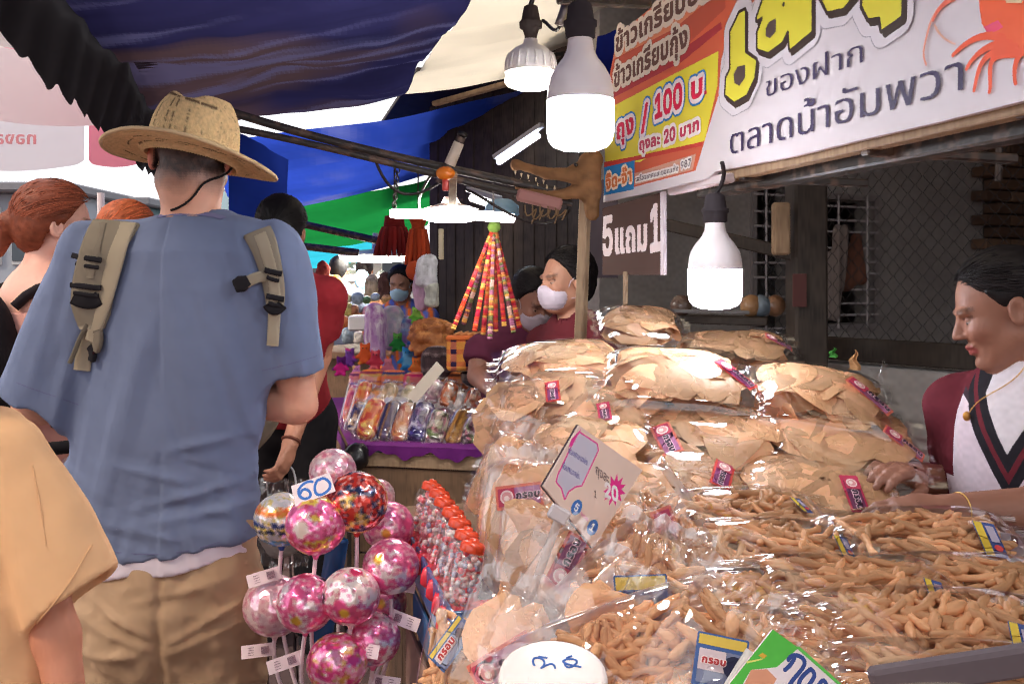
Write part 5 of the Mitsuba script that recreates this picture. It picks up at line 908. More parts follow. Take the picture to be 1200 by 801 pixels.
for (a, b), k in [((z7(118, 104), z7(176, 142)), 'dry'), ((z7(100, 150), z7(152, 184)), 'dry')]: b_.put(text_on(cp, k, a, b, 8), lin(96, 92, 150), a == z7(118, 104))
cb_ = cp.st(*z7(258, 216)); st_ = [(cb_+(.020 if i % 2 else .0115)*A_([math.cos(i*math.pi/11), math.sin(i*math.pi/11)*1.12])) for i in range(22)]
b_.put(Polygon(st_), lin(224, 54, 140)); b_.put(text_on(cp, 'n20', z7(228, 234), z7(268, 250), 16).buffer(.0005), lin(240, 230, 232))
for q, k in [((143, 268), 'n5'), ((191, 328), 'n1')]:
    c = cp.st(*z7(*q)); e = affinity.scale(Point(*c).buffer(.0085, 20), 1, 1.25); b_.put(e, lin(64, 120, 186)); b_.put(affinity.scale(Point(*c).buffer(.0072, 20), 1, 1.22), lin(70, 110, 180))
    g = glyph(k); x0, y0, x1, y1 = g.bounds; s = .0095/46; b_.put(affinity.affine_transform(g, [s, 0, 0, s, c[0]-s*(x0+x1)/2, c[1]-s*(y0+y1)/2]), lin(240, 238, 240))
b_.put(text_on(cp, 'tham', z7(156, 292), z7(176, 312), 6), lin(226, 150, 180)); b_.put(text_on(cp, 'hand', z7(200, 166), z7(240, 196), 12), lin(110, 90, 90)); b_.put(text_on(cp, 'n1', z7(196, 236), z7(202, 240), 8), lin(130, 110, 104))
b_.done(pc_, 'lettering')
part(pc_, 'clip', box(P(655, 602, 1.285), (.028, .012, .020), .003, rot((0, 1, 0), 30)), 'plastic', lin(206, 196, 196), False)
part(pc_, 'stick', tube([P(656, 604, 1.295), P(624, 692, 1.30)], .006, 10), 'plastic', lin(206, 188, 178))
# green card
gp = Plane(P(893, 741, .98), nrm((.82, .02, -.57)), nrm((.57, .35, .75)))
z2 = lambda x, y: (820+x/3.325, 560+y/3.325)
gk = thing('price_card', 'green and white price card with a blue handwritten number at the bottom edge', 'price card'); gf = facing(gp)
gq = gp.poly([z2(285, 588), z2(385, 660), z2(560, 815), z2(380, 1000), z2(60, 870)])
part(gk, 'card', mv(extr(gq, .003), gp.M(-.003 if gf > 0 else 0)), 'gloss', lin(222, 208, 212), False)
gb = Board(gp)
gb.put(gp.poly([z2(285, 588), z2(385, 660), z2(300, 735), z2(200, 745), z2(150, 830), z2(60, 870)]), lin(84, 186, 70))
gb.put(gp.poly([z2(200, 745), z2(262, 742), z2(300, 780), z2(230, 900), z2(150, 850)]), lin(214, 150, 120), False)
gb.put(gp.poly([z2(228, 690), z2(244, 678), z2(262, 690), z2(250, 702)]), lin(206, 170, 60))
gb.put(gp.poly([z2(180, 712), z2(246, 700), z2(244, 706), z2(184, 720)]), lin(210, 214, 110), False)
hw = [[(332, 745), (362, 712), (368, 700)], [(345, 706), (392, 694), (404, 704), (352, 800), (344, 826)], [(432, 742), (406, 764), (388, 812), (400, 826), (428, 800), (446, 764), (432, 742)], [(452, 830), (486, 790), (492, 802)]]
def gstroke(pl, q, w):
    c = curve(np.column_stack([A_(q, float), np.zeros(len(q))]), 24)[:, :2]; return LineString([pl.st(*z2(*p)) for p in c]).buffer(w)
for q in hw: gb.put(gstroke(gp, q, .0021), lin(52, 74, 140))
gb.put(gstroke(gp, [(385, 660), (470, 735), (560, 815)], .0016), lin(96, 190, 84), False)
gb.done(gk, 'lettering')
part(gk, 'holder', tube([gp.o-gp.y*.02-gp.n*gf*.006, gp.o-gp.y*.12-gp.n*gf*.03], .005, 8), 'plastic', lin(200, 196, 190))
# white lid
ld_ = thing('white_tub', 'white round tub lid with blue handwriting at the bottom edge', 'tub'); lc = P(648, 796, .97)
tl = rot((1, 0, 0), 16); LM = fr(lc, *tl.T)
part(ld_, 'lid', lathe([(0, .010), (.040, .010), (.045, .008), (.048, .009), (.0525, .007), (.054, .002), (.054, -.012), (.051, -.014)], 56, LM), 'plastic', lin(222, 212, 210))
part(ld_, 'tub', lathe([(.050, -.013), (.044, -.10), (0, -.10)], 40, LM), 'plastic', lin(214, 204, 202))
sq_ = []
for pts in ([(-.018, .008), (-.014, .020), (-.008, .012), (-.012, .004), (-.004, .010), (.002, .004)], [(-.014, .022), (-.005, .020)], [(.012, .014), (.018, .006), (.024, .016), (.016, .018), (.028, .006)], [(.014, .020), (.020, .023)]):
    q = curve(np.column_stack([A_(pts), np.full(len(pts), .0104)]), 30) if len(pts) > 2 else np.column_stack([A_(pts), np.full(len(pts), .0104)])
    sq_.append(tube(q, .0011, 5))
part(ld_, 'handwriting', mv(cat(sq_), LM), 'print', lin(66, 100, 170))

# ================================================================ blue tray with candy jars
tr = thing('blue_tray', 'blue edged tray full of candy jars at the left end of the stall', 'tray')
q0, q1 = P(530, 716, 1.60), P(478, 620, 2.14); q1[2] = q0[2]; dT = nrm(q1-q0); rT = nrm(np.cross(dT, UPV)); LT = np.linalg.norm(q1-q0)
RT = np.stack([rT, dT, UPV], 1)
def trb(s0, s1, r0, r1, z0, z1): return box(q0+dT*(s0+s1)/2+rT*(r0+r1)/2+UPV*(z0+z1)/2, (r1-r0, s1-s0, z1-z0), .002, RT)
part(tr, 'left_side', trb(0, LT, -.004, .003, -.075, 0), 'plastic', lin(56, 84, 138), False)
part(tr, 'front_side', trb(-.004, .004, -.003, .16, -.03, 0), 'plastic', lin(40, 96, 150), False)
part(tr, 'front_wall', trb(.004, .008, 0, .16, -.085, -.01), 'plastic', lin(150, 146, 160), False)
part(tr, 'floor', trb(.005, LT, 0, .16, -.09, -.084), 'plastic', lin(90, 90, 110), False)
t2 = thing('blue_tray', 'second blue tray below the candy jars, with white packets', 'tray')
for nme, a in (('front_side', trb(-.01, -.003, .0, .14, -.15, -.115)), ('left_side', trb(-.01, LT*.8, -.004, .002, -.17, -.10)), ('floor', trb(0, LT*.8, 0, .15, -.21, -.205)), ('front_wall', trb(-.006, -.002, 0, .14, -.205, -.15))):
    part(t2, nme, a, 'plastic', lin(42, 92, 146) if nme != 'floor' else lin(120, 120, 130), False)
for k in range(3): single('packet', trb(.03+.09*k, .10+.09*k, .03, .10, -.20, -.13), 'plastic', lin(206, 204, 214), ['white packet at the front of the lower blue tray', 'white packet second from the front in the lower blue tray', 'white packet third from the front in the lower blue tray'][k], 'packet', smooth=False)
ct = thing('carton', 'open printed cardboard carton under the blue trays', 'box')
part(ct, 'side', trb(.0, LT*.9, -.012, -.004, -.62, -.18), 'matte', lin(140, 112, 104), False)
part(ct, 'front', trb(-.02, -.012, -.012, .15, -.62, -.215), 'matte', lin(120, 98, 96), False)
beads = [lin(*c) for c in ((214, 210, 216), (230, 120, 130), (170, 170, 196), (240, 226, 218), (222, 84, 96), (226, 190, 190))]
caps = [(506, 570), (515, 579), (521, 589), (531, 601), (539, 613), (547, 627), (554, 641)]
ords = ['farthest', 'second farthest', 'third from the back', 'middle', 'third from the front', 'second nearest', 'nearest']
for k, cpx in enumerate(caps):
    j = thing('candy_jar', f'{ords[k]} of the bead filled candy jars with orange cap and red base', 'candy jar'); ct_ = P(*cpx, 2.10-.073*k); bt_ = ct_+A_([-.030, -.012, -.118]); ax_ = nrm(ct_-bt_); h = np.linalg.norm(ct_-bt_)
    M = fr(bt_, *basis(ax_, (0, 1, 0))); r = np.random.default_rng(70+k); bd_ = []
    for i in range(70):
        a, z, rr = r.uniform(0, 6.283), r.uniform(.026, h-.014), .0215*math.sqrt(r.uniform(.4, 1)); bd_.append((ico([rr*math.cos(a), rr*math.sin(a), z], r.uniform(.0045, .0062), 1), beads[r.integers(6)]))
    m, cc = catc(bd_); part(j, 'beads', mv(m, M), 'gloss', cc, kind='stuff')
    scene[uid(j+'__jar')] = shape(lathe([(.024, .016), (.0285, .022), (.0285, h-.022), (.025, h-.010), (.019, h-.004)], 24, M), 'film')
    part(j, 'cap', lathe([(.020, h-.008), (.0215, h-.006), (.0215, h+.004), (.018, h+.009), (.009, h+.010), (.008, h+.015), (0, h+.016)], 22, M), 'gloss', lin(228, 78, 46))
    a_ = np.arange(41)*2*np.pi/40; bs = []
    for z, q in ((-.022, .6), (-.016, .92), (.0, 1.0), (.012, .95), (.020, .72), (.024, .3)): rr = (.030+.0065*np.cos(5*a_[:-1]))*q; bs.append(np.stack([rr*np.cos(a_[:-1]), rr*np.sin(a_[:-1]), np.full(40, z)], 1))
    v = np.vstack(bs); f = [[i*40+q, i*40+(q+1) % 40, (i+1)*40+(q+1) % 40, (i+1)*40+q] for i in range(5) for q in range(40)]; part(j, 'base', mv((v, A_(f)), M), 'gloss', lin(222, 52, 70))
fm = trb(.02, .06, .02, .15, -.03, -.004); single('candy_sheet', fm, 'gloss', lin(222, 70, 84), 'flat red candy pack lying at the front of the blue tray', 'candy pack', smooth=False)

# ================================================================ foil balls on sticks
hub = P(386, 760, 2.02); hub[2] = .42
FB = [(330, 608, 29, 1.93, 'mix', 'blue orange and yellow striped foil ball at the left below the number card'), (370, 615, 32, 1.86, 'py', 'pink and yellow foil ball directly below the number card'),
 (418, 588, 33, 1.90, 'rg', 'red and gold foil ball right of the number card'), (390, 552, 25, 2.06, 'pale', 'topmost pale silvery pink foil ball behind the number card'), (441, 582, 20, 2.10, 'pale', 'small pale foil ball behind the red and gold one'),
 (455, 616, 27, 2.02, 'pink', 'pink foil ball at the upper right, below the pale small one'), (458, 663, 30, 1.90, 'pw', 'pink and white foil ball at the right edge of the bunch'), (411, 698, 31, 1.84, 'wp', 'foil ball with a whitish upper half in the middle of the bunch'),
 (358, 706, 31, 1.85, 'pw', 'pink and white foil ball left of the middle one'), (322, 709, 33, 1.96, 'pale', 'pale pink foil ball at the far left of the bunch'), (447, 706, 27, 2.06, 'pink', 'shaded pink foil ball behind the lower right of the bunch'),
 (437, 748, 29, 1.88, 'pw', 'pink foil ball at the lower right of the bunch'), (395, 776, 32, 1.82, 'mag', 'magenta foil ball at the very bottom of the bunch')]
pal = {'pink': [(232, 120, 170), (238, 190, 206), (206, 84, 140)], 'pw': [(228, 110, 160), (232, 214, 220), (214, 90, 140)], 'wp': [(236, 222, 220), (230, 200, 206), (222, 90, 140)], 'pale': [(230, 190, 202), (236, 210, 216), (222, 140, 170)],
 'mag': [(222, 70, 140), (236, 150, 190), (214, 160, 90)], 'py': [(230, 110, 170), (230, 196, 80), (206, 70, 110)], 'rg': [(196, 50, 40), (226, 180, 90), (40, 50, 90)], 'mix': [(40, 80, 160), (224, 120, 60), (226, 200, 90)]}
base = trimesh.creation.icosphere(subdivisions=4); bv, bf = tm(base)
for k, (px, py, rp, Y, pk_, l) in enumerate(FB):
    t = thing('foil_ball', l, 'foil ball'); c = P(px, py, Y); R = rp*1.09*Y/F
    rr = 1+.035*(ridge(bv*[3.4, 3.4, 1.4]+k*5, 3)-.5)+.018*(ridge(bv*7+k, 5)-.5)-.04*np.abs(bv[:, 2])**3
    Rm = rot((1, 0, 0), rng.uniform(-25, 25))@rot((0, 0, 1), rng.uniform(0, 360)); v = (bv*rr[:, None])@Rm.T*R+c
    C0 = [lin(*q) for q in pal[pk_]]; f1 = fbm(bv*2.1+k*3, 3, k); f2 = fbm(bv*4.0+k*2, 2, k+7); col = np.tile(C0[0], (len(bv), 1))
    if pk_ in ('wp',): col[(bv@Rm.T)[:, 2]+.5*(f1-.5) > -.05] = C0[0]; col[(bv@Rm.T)[:, 2]+.5*(f1-.5) <= -.05] = C0[2]
    elif pk_ in ('mix',):
        zb = (bv@Rm.T)[:, 2]+.12*(f1-.5)
        for th, q in ((.6, (206, 206, 214)), (.3, (224, 120, 60)), (.05, (206, 206, 214)), (-.12, (44, 60, 120)), (-.22, (226, 200, 90)), (-.36, (44, 50, 90)), (-.6, (200, 200, 210)), (-2, (60, 130, 190))):
            col[(zb < (9 if th == .6 else last)) & (zb >= th)] = lin(*q); last = th
    else:
        col[f1 > .55] = C0[1]; col[f2 > .62] = C0[2]
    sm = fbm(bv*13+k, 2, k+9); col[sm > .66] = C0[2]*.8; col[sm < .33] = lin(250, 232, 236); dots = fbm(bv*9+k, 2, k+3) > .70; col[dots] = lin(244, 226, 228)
    if pk_ in ('pw', 'wp', 'pink', 'py', 'mag'):                                     # plain printed spots and bars
        for j in range(5):
            d = nrm(rng.normal(size=3)-[0, .9, 0]); w_ = (bv@Rm.T)@d; col[w_ > .985-.012*(j % 3)] = lin(*[(64, 44, 56), (236, 90, 150), (240, 232, 232), (230, 180, 70), (206, 60, 110)][j])
    part(t, 'ball', (v, bf), 'foil', col)
    e = c-[0, 0, R*.96]; part(t, 'neck', lathe([(.004, -.01), (.010, .002), (.004, .012)], 10, fr(e, *np.eye(3))), 'foil', C0[0])
    end = hub+A_([(px-386)*.0002, (Y-1.94)*.2, .03*(k % 3)]); mid = (e+end)/2+A_([(px-386)*.0006, (Y-1.94)*.5, 0])
    part(t, 'stick', tube(curve([e, mid, end], 12), .0042, 8), 'plastic', lin(226, 206, 214))
    if k not in (4, 10):
        a = e+(mid-e)*(.25+.1*(k % 3)); sd = -1 if px < 390 else 1; d = nrm([sd*1.0, -.5, -.2+.25*(k % 2)]); n_ = nrm(np.cross(d, [0.1*sd, .4, 1])); n_ = n_ if n_[1] < 0 else -n_; y2 = np.cross(n_, d); w_, h_ = .066, .025
        tg = sheet(lambda u, v: np.outer(u*w_, d)+np.outer((v-.5)*h_, y2)+np.outer(.006*np.sin(u*3), n_)+a+d*.004, 8, 3)
        pr_ = cat([box(a+d*(.018+.0022*j)+n_*(.0062), (.0011 if j % 2 else .0017, .014, .0006), 0, np.stack([d, y2, n_], 1)) for j in range(7)]+[box(a+d*.052+y2*(.007-.0045*j)+n_*.0055, (.012, .001, .0006), 0, np.stack([d, y2, n_], 1)) for j in range(4)])
        g1 = part(t, 'tag', tg, 'print', lin(232, 214, 220)); part(g1, 'print', pr_, 'print', lin(140, 110, 126), False)
nk = thing('number_card', 'white card with a blue handwritten number on the bunch of foil balls', 'price card')
npl = Plane(P(346, 592, 1.84), nrm((.93, .1, .34)), nrm((-.2, .35, .93))); nf = facing(npl)
nq = npl.poly([(341, 569), (386, 553), (393, 575), (346, 593)]); part(nk, 'card', mv(extr(nq, .002), npl.M(-.002 if nf > 0 else 0)), 'print', lin(226, 212, 220), False)
nb_ = Board(npl)
for q in ([(366, 564), (354, 568), (350, 578), (357, 584), (364, 580), (361, 574), (352, 578)], [(376, 561), (369, 570), (372, 579), (381, 577), (387, 568), (382, 561), (374, 562)]):
    c = curve(np.column_stack([A_(q, float), np.zeros(len(q))]), 26)[:, :2]; nb_.put(LineString([npl.st(*p) for p in c]).buffer(.0026), lin(60, 110, 190))
nb_.done(nk, 'lettering')
hp2 = thing('display_stand', 'blue post in the middle of the bunch of foil balls', 'stand')
part(hp2, 'post', tube([P(396, 632, 2.0), P(378, 740, 2.02), [hub[0], hub[1], .0]], .022, 12), 'plastic', lin(38, 86, 140))
part(hp2, 'base', lathe([(0, .03), (.13, .03), (.15, .02), (.15, 0), (0, 0)], 24, fr([hub[0], hub[1], .0], *np.eye(3))), 'plastic', lin(40, 70, 110))
part(hp2, 'socket', lathe([(.04, .36), (.06, .40), (.06, .46), (.03, .47), (0, .47)], 20, fr([hub[0], hub[1], .0], *np.eye(3))), 'plastic', lin(40, 80, 130))

# ================================================================ next stall: purple table
zt = .755; FLp, FRp = P(408, 0, 3.72), P(612, 0, 3.56); BLp, BRp = P(380, 0, 5.2), P(640, 0, 5.4)
for q in (FLp, FRp, BLp, BRp): q[2] = zt
pt = thing('market_table', 'wooden market table with a purple cloth behind the foil balls', 'table')
def tt(u, v): return (1-u)[:, None]*((1-v)[:, None]*FLp+v[:, None]*BLp)+u[:, None]*((1-v)[:, None]*FRp+v[:, None]*BRp)
part(pt, 'cloth', sheet(lambda u, v: tt(u, v)+np.outer(.006*fbm(np.stack([u*9, v*9, u*0], 1), 3)-.002, UPV), 40, 40), 'cloth', lin(112, 44, 118))
ov = sheet(lambda u, v: FLp+np.outer(u, FRp-FLp)+np.outer(-.012-.004*np.sin(u*40)*v, [.1, .97, 0])+np.outer(.002-v*(.035+.012*np.sin(u*23)+.006*np.sin(u*61)), UPV), 90, 6); part(pt, 'cloth_edge', ov, 'cloth', lin(104, 36, 112))
ov = sheet(lambda u, v: FLp+np.outer(u, BLp-FLp)+np.outer(-.012-.004*np.sin(u*30)*v, RV)+np.outer(.002-v*(.05+.012*np.sin(u*17)), UPV), 60, 6); part(pt, 'cloth_edge', ov, 'cloth', lin(116, 52, 130))
fx_ = nrm(FRp-FLp); fy_ = np.cross(UPV, fx_); FR3 = np.stack([fx_, fy_, UPV], 1); LW = np.linalg.norm(FRp-FLp)
part(pt, 'rail', box(FLp+fx_*LW/2+fy_*.012+[0, 0, -.055], (LW, .02, .05), .003, FR3), 'pale_wood', None, False)
for k in range(4): part(pt, 'front_plank', box(FLp+fx_*LW/2+fy_*(.022+.003*(k % 2))+[0, 0, -.165-k*.165], (LW, .018, .158), .003, FR3), 'wood', None, False)
part(pt, 'foot_rail', box(FLp+fx_*LW/2+fy_*.0+[0, 0, -.735], (LW, .03, .03), .003, FR3), 'pale_wood', None, False)
ly = nrm(BLp-FLp)
for k in range(3): part(pt, 'side_plank', box((FLp+BLp)/2+RV*.02+[0, 0, -.17-k*.2], (.018, np.linalg.norm(BLp-FLp), .19), .003, np.stack([np.cross(ly, UPV), ly, UPV], 1)), 'wood', None, False)
part(pt, 'corner_post', bar(FLp+[.02, .03, -.03], FLp+[.02, .03, -.75], .05, .05), 'dark_wood', None, False)
bgm = ico(P(418, 535, 3.66), (.05, .04, .05), 3); bgm = (bgm[0]+.02*(fbm(bgm[0]*28, 3)[:, None]-.5), bgm[1])
single('black_bag', bgm, 'plastic', lin(24, 22, 26), 'crumpled black plastic bag tied under the corner of the purple cloth', 'bag')
# packets on the purple table
def pouch(c, d, L, r, fl=.72):
    d = nrm(d); X, Y2, Z = basis(d, (0, 1, 0)); v, f = tm(trimesh.creation.icosphere(subdivisions=3)); s = np.sign(v)*np.abs(v)**.62; s = s*(.97+.06*fbm(v*3+c*9, 2)[:, None])
    loc = np.stack([s[:, 0]*r, s[:, 1]*r*fl, s[:, 2]*L/2], 1); return (loc@np.stack([X, Y2, Z])+c, f), loc
def pattern(loc, kind, cols, seed):
    r = np.random.default_rng(seed); n = len(loc); c = np.tile(lin(*cols[0]), (n, 1))
    if kind == 'plaid':
        for ax, q in ((2, 1), (0, 2)):
            m = np.sin(loc[:, ax]*2*np.pi/.035+r.random()*6) > .25; c[m] = .5*c[m]+.5*lin(*cols[q])
        m = np.abs(np.sin(loc[:, 2]*np.pi/.035+1)) > .93; c[m] = lin(*cols[-1])
    elif kind == 'stripe':
        m = np.sin(loc[:, 0]*2*np.pi/.022+np.sin(loc[:, 2]*9)) > 0; c[m] = lin(*cols[1])
        m = np.sin(loc[:, 0]*2*np.pi/.044+1.2) > .8; c[m] = lin(*cols[2])
    else:
        for q in range(1, len(cols)): c[fbm(loc*[55, 55, 42]+seed+q*7, 3, seed+q) > .56] = lin(*cols[q])
    return c
OR = [(222, 104, 60), (232, 150, 66), (196, 50, 60), (240, 206, 120)]; BLU = [(44, 44, 96), (150, 110, 80), (90, 90, 160), (220, 206, 200)]; TAN = [(206, 134, 90), (228, 160, 110), (190, 100, 84), (236, 214, 200)]
NAV = [(40, 32, 84), (70, 60, 140), (110, 60, 120), (214, 206, 226)]; FLO = [(66, 44, 54), (196, 110, 130), (120, 140, 90), (232, 214, 214)]; GLD = [(196, 140, 70), (120, 76, 40), (226, 184, 110), (232, 206, 160)]; PNK = [(222, 90, 130), (236, 150, 120), (180, 60, 120), (240, 200, 210)]
PK = [((426, 512, 3.80), (444, 470, 3.98), .034, 'mottle', OR, 'orange red packet leaning at the left of the front row on the purple table'), ((449, 514, 3.80), (464, 472, 3.98), .032, 'stripe', BLU, 'blue and brown packet second from the left in the front row'),
 ((466, 516, 3.79), (481, 474, 3.98), .032, 'mottle', TAN, 'tan orange packet third from the left in the front row'), ((487, 516, 3.78), (500, 474, 3.98), .036, 'mottle', NAV, 'dark blue packet in the middle of the front row'),
 ((508, 518, 3.76), (517, 482, 3.96), .034, 'mottle', FLO, 'dark floral packet right of the dark blue one'), ((529, 519, 3.75), (547, 482, 3.94), .030, 'stripe', GLD, 'golden striped packet in the front row'),
 ((548, 519, 3.73), (562, 486, 3.92), .030, 'mottle', FLO, 'dark purple flowered packet right of the golden striped one'), ((568, 519, 3.71), (576, 490, 3.9), .026, 'mottle', NAV, 'last dark packet at the right end of the front row'),
 ((408, 496, 4.1), (418, 452, 4.3), .026, 'mottle', PNK, 'pink checked packet behind the left end of the front row'), ((416, 498, 3.98), (430, 448, 4.2), .026, 'mottle', OR, 'narrow orange packet leaning behind the orange red one'),
 ((412, 505, 3.95), (424, 472, 4.05), .024, 'mottle', BLU, 'greyish blue packet at the left corner of the purple table')]
def packet(l, a, b, r, kind, cols, k, name='fabric_packet', fl=.72, film=True):
    pa, pb = P(*a), P(*b); t = thing(name, l, 'packet'); m, loc = pouch((pa+pb)/2, pb-pa, np.linalg.norm(pb-pa), r, fl); part(t, 'pouch', m, 'gloss', pattern(loc, kind, cols, k))
    if film:
        y = nrm(pb-pa); z = nrm(A_([0, -1, .3])-y*(A_([0, -1, .3])@y)); scene[uid(t+'__film')] = shape(mv(film_mesh(r*2.5, np.linalg.norm(pb-pa)*1.05, r*1.9, k+80, .22, .004, 20, 30), fr((pa+pb)/2+y*.01, np.cross(y, z), y, z)), 'film')
for k, (a, b, r, kd, cols, l) in enumerate(PK): packet(l, a, b, r*1.25, kd, cols, k)
# second row, plaid purses and tops of packets
ROW = [((412, 449, 4.5), (424, 448, 4.5), (214, 110, 150)), ((424, 446, 4.45), (448, 446, 4.45), None), ((450, 447, 4.42), (474, 447, 4.42), None), ((476, 449, 4.40), (500, 450, 4.40), None), ((520, 449, 4.3), (545, 450, 4.3), None)]
PLC = [[(222, 130, 150), (196, 90, 140), (236, 190, 120), (120, 60, 110)], [(226, 140, 70), (196, 206, 120), (222, 90, 60), (150, 60, 90)], [(222, 110, 90), (120, 180, 130), (230, 150, 80), (60, 60, 120)], [(226, 90, 120), (236, 150, 110), (150, 200, 120), (190, 50, 100)], [(206, 110, 60), (130, 70, 40), (226, 150, 80), (90, 50, 40)]]
RL = ['pink plaid purse at the left end of the second row', 'orange and green plaid purse second from the left in the second row', 'red and green plaid purse in the middle of the second row', 'pink plaid purse behind the white stick sign', 'brown orange plaid purse right of the white stick sign']
for k, (a, b, _) in enumerate(ROW):
    pa, pb = P(*a), P(*b); c = (pa+pb)/2; v, f = tm(trimesh.creation.icosphere(subdivisions=3)); s = np.sign(v)*np.abs(v)**.5; wv = np.linalg.norm(pb-pa)/2+.012; loc = s*[wv, .03, .052]
    t = thing('plaid_purse', RL[k], 'purse'); part(t, 'body', (loc+c, f), 'cloth', pattern(loc, 'plaid', PLC[k], k)); part(t, 'flap_edge', box(c+[0, -.031, .0], (wv*1.8, .003, .004), .001), 'cloth', lin(*PLC[k][-1]), False)
MIXL = [('grey silver topped packet above the blue and brown one', (470, 470), (150, 140, 150)), ('pale packet above the tan orange one', (455, 462), (226, 190, 150)), ('small peach packet in front of the plaid purses', (440, 468), (226, 150, 90)), ('light green and pink packet left of the white stick sign', (478, 465), (206, 190, 150)), ('silver wrapped packet above the dark blue one', (500, 470), (206, 206, 214)),
 ('rosy packet right of the white stick sign', (517, 470), (214, 130, 120)), ('orange packet with a pointed top', (525, 462), (226, 120, 70)), ('white glossy packet beside the golden striped one', (537, 472), (214, 206, 206)), ('red orange packet with a pointed top at the right', (554, 468), (222, 96, 60)), ('yellow topped packet at the right end of the table', (580, 470), (230, 196, 70)), ('lilac packet in the middle rows', (508, 458), (190, 140, 160))]
for k, (l, (x, y), c) in enumerate(MIXL): packet(l, (x-4, y+14, 4.08), (x+5, y-12, 4.18), .034, 'mottle', [c, tuple(min(255, q+34) for q in c), tuple(int(q*.7) for q in c), (236, 226, 220)], 40+k, fl=.6)
# plush toys, bags and baskets at the back of the purple table
def toy(c, s, col, col2, l, k):
    r = np.random.default_rng(k); t = thing('plush_toy', l, 'toy'); c = A_(c, float)
    def f(p):
        d = ell(p, c, (s*.5, s*.42, s*.55)); d = smin(d, ell(p, c+[0, -s*.1, s*.75], (s*.42, s*.38, s*.38)), .02)
        for q in (-1, 1):
            d = smin(d, ell(p, c+[q*s*.34, -.1*s, s*1.1], (s*.16, s*.1, s*.2)), .012); d = smin(d, rc(p, c+[q*s*.4, -.2*s, s*.2], c+[q*s*.75, -.4*s, s*.0], s*.18, s*.15), .015); d = smin(d, rc(p, c+[q*s*.25, -.3*s, -s*.4], c+[q*s*.4, -.7*s, -s*.5], s*.2, s*.18), .015)
        return d
    m = nets(f, c-s*1.15, c+A_([1.15, 1.0, 1.5])*s, s*.12); cc = np.where((fbm(m[0]*18+k, 2, k) > .58)[:, None], lin(*col2), lin(*col))
    part(t, 'body', m, 'cloth', cc)
    for q in (-1, 1): part(t, 'eye', ico(c+[q*s*.15, -s*.47, s*.82], s*.06, 1), 'gloss', lin(20, 18, 20))
TOY = [((400, 432, 4.8), .05, (196, 40, 130), (90, 30, 110), 'magenta plush toy at the left back corner of the purple table'), ((410, 422, 4.9), .05, (120, 70, 160), (206, 60, 140), 'purple plush toy behind the magenta one'), ((428, 418, 4.8), .055, (216, 96, 50), (226, 140, 60), 'orange plush toy in the back row'),
 ((440, 425, 4.7), .05, (186, 56, 76), (226, 110, 120), 'crimson plush toy right of the orange one'), ((478, 424, 4.75), .06, (52, 140, 206), (110, 180, 220), 'bright blue plush toy in the back row'), ((466, 404, 5.0), .05, (40, 130, 60), (90, 160, 70), 'dark green plush toy behind the blue one'),
 ((488, 432, 4.6), .045, (222, 120, 60), (236, 170, 90), 'small orange plush toy right of the blue one'), ((486, 402, 5.0), .045, (70, 110, 196), (60, 70, 140), 'deep blue plush toy in the far row'), ((455, 432, 4.7), .04, (206, 120, 140), (150, 80, 90), 'rose plush toy between the crimson and the blue ones'), ((418, 440, 4.6), .04, (206, 130, 190), (220, 180, 120), 'small lilac plush toy in front of the purple one')]
for k, (a, s, c1, c2, l) in enumerate(TOY): toy(P(*a), s, c1, c2, l, 200+k)
def soft(l, name, catn, a, r3, cols, k, mat='plastic', amp=.02, sc=22, kind='mottle'):
    c = P(*a); v, f = tm(trimesh.creation.icosphere(subdivisions=3)); s = np.sign(v)*np.abs(v)**.75; loc = s*A_(r3); w = (fbm(loc*sc+k*3, 3, k)-.5)[:, None]; return single(name, (c+loc+amp*w*v, f), mat, pattern(loc, kind, cols, k), l, catn)
soft('tall lilac and white bag standing at the back of the purple table', 'gift_bag', 'bag', (440, 392, 5.1), (.06, .05, .17), [(196, 150, 206), (226, 206, 226), (170, 110, 180), (236, 226, 236)], 1)
soft('pale silvery bag right of the lilac one', 'gift_bag', 'bag', (460, 384, 5.2), (.07, .05, .12), [(190, 190, 196), (220, 220, 226), (150, 160, 180), (206, 180, 200)], 2)
soft('clear bag with blue pieces at the back of the purple table', 'gift_bag', 'bag', (478, 392, 5.2), (.055, .05, .10), [(150, 160, 190), (90, 130, 190), (206, 206, 214), (120, 90, 150)], 3)
soft('heap of orange brown snack curls beside the plaid box', 'snack_heap', 'snacks', (507, 396, 4.6), (.11, .08, .09), [(176, 104, 56), (206, 134, 76), (140, 76, 40), (220, 150, 90)], 4, 'crisp', .08, 40)
soft('dark woven basket left of the plaid box', 'basket', 'basket', (512, 425, 4.3), (.07, .06, .075), [(70, 56, 60), (110, 90, 92), (44, 34, 40), (150, 130, 130)], 5, 'cloth', .012, 60, 'plaid')
for k, (x, w, Y, l) in enumerate([(552, 56, 3.95, 'orange and purple plaid box on the purple table'), (600, 34, 4.05, 'yellowish green plaid box right of the orange one')]):
    t = thing('plaid_box', l, 'box'); c = P(x, 415, Y); sx = w*Y/F
    v, f = box((0, 0, 0), (sx, .10, .125), .01)
    part(t, 'body', (v+c, f), 'plaid', None, False); part(t, 'lid', (lambda q: (q[0], q[1]))(box(c+[0, 0, .068], (sx*1.02, .104, .014), .004)), 'cloth', lin(222, 120, 66), False)
    part(t, 'stick_row', cat([tube([c+[sx*(-.35+.14*j), -.01, .078], c+[sx*(-.2+.14*j), .02, .088]], .007, 6) for j in range(5)]), 'crisp', lin(214, 150, 96))
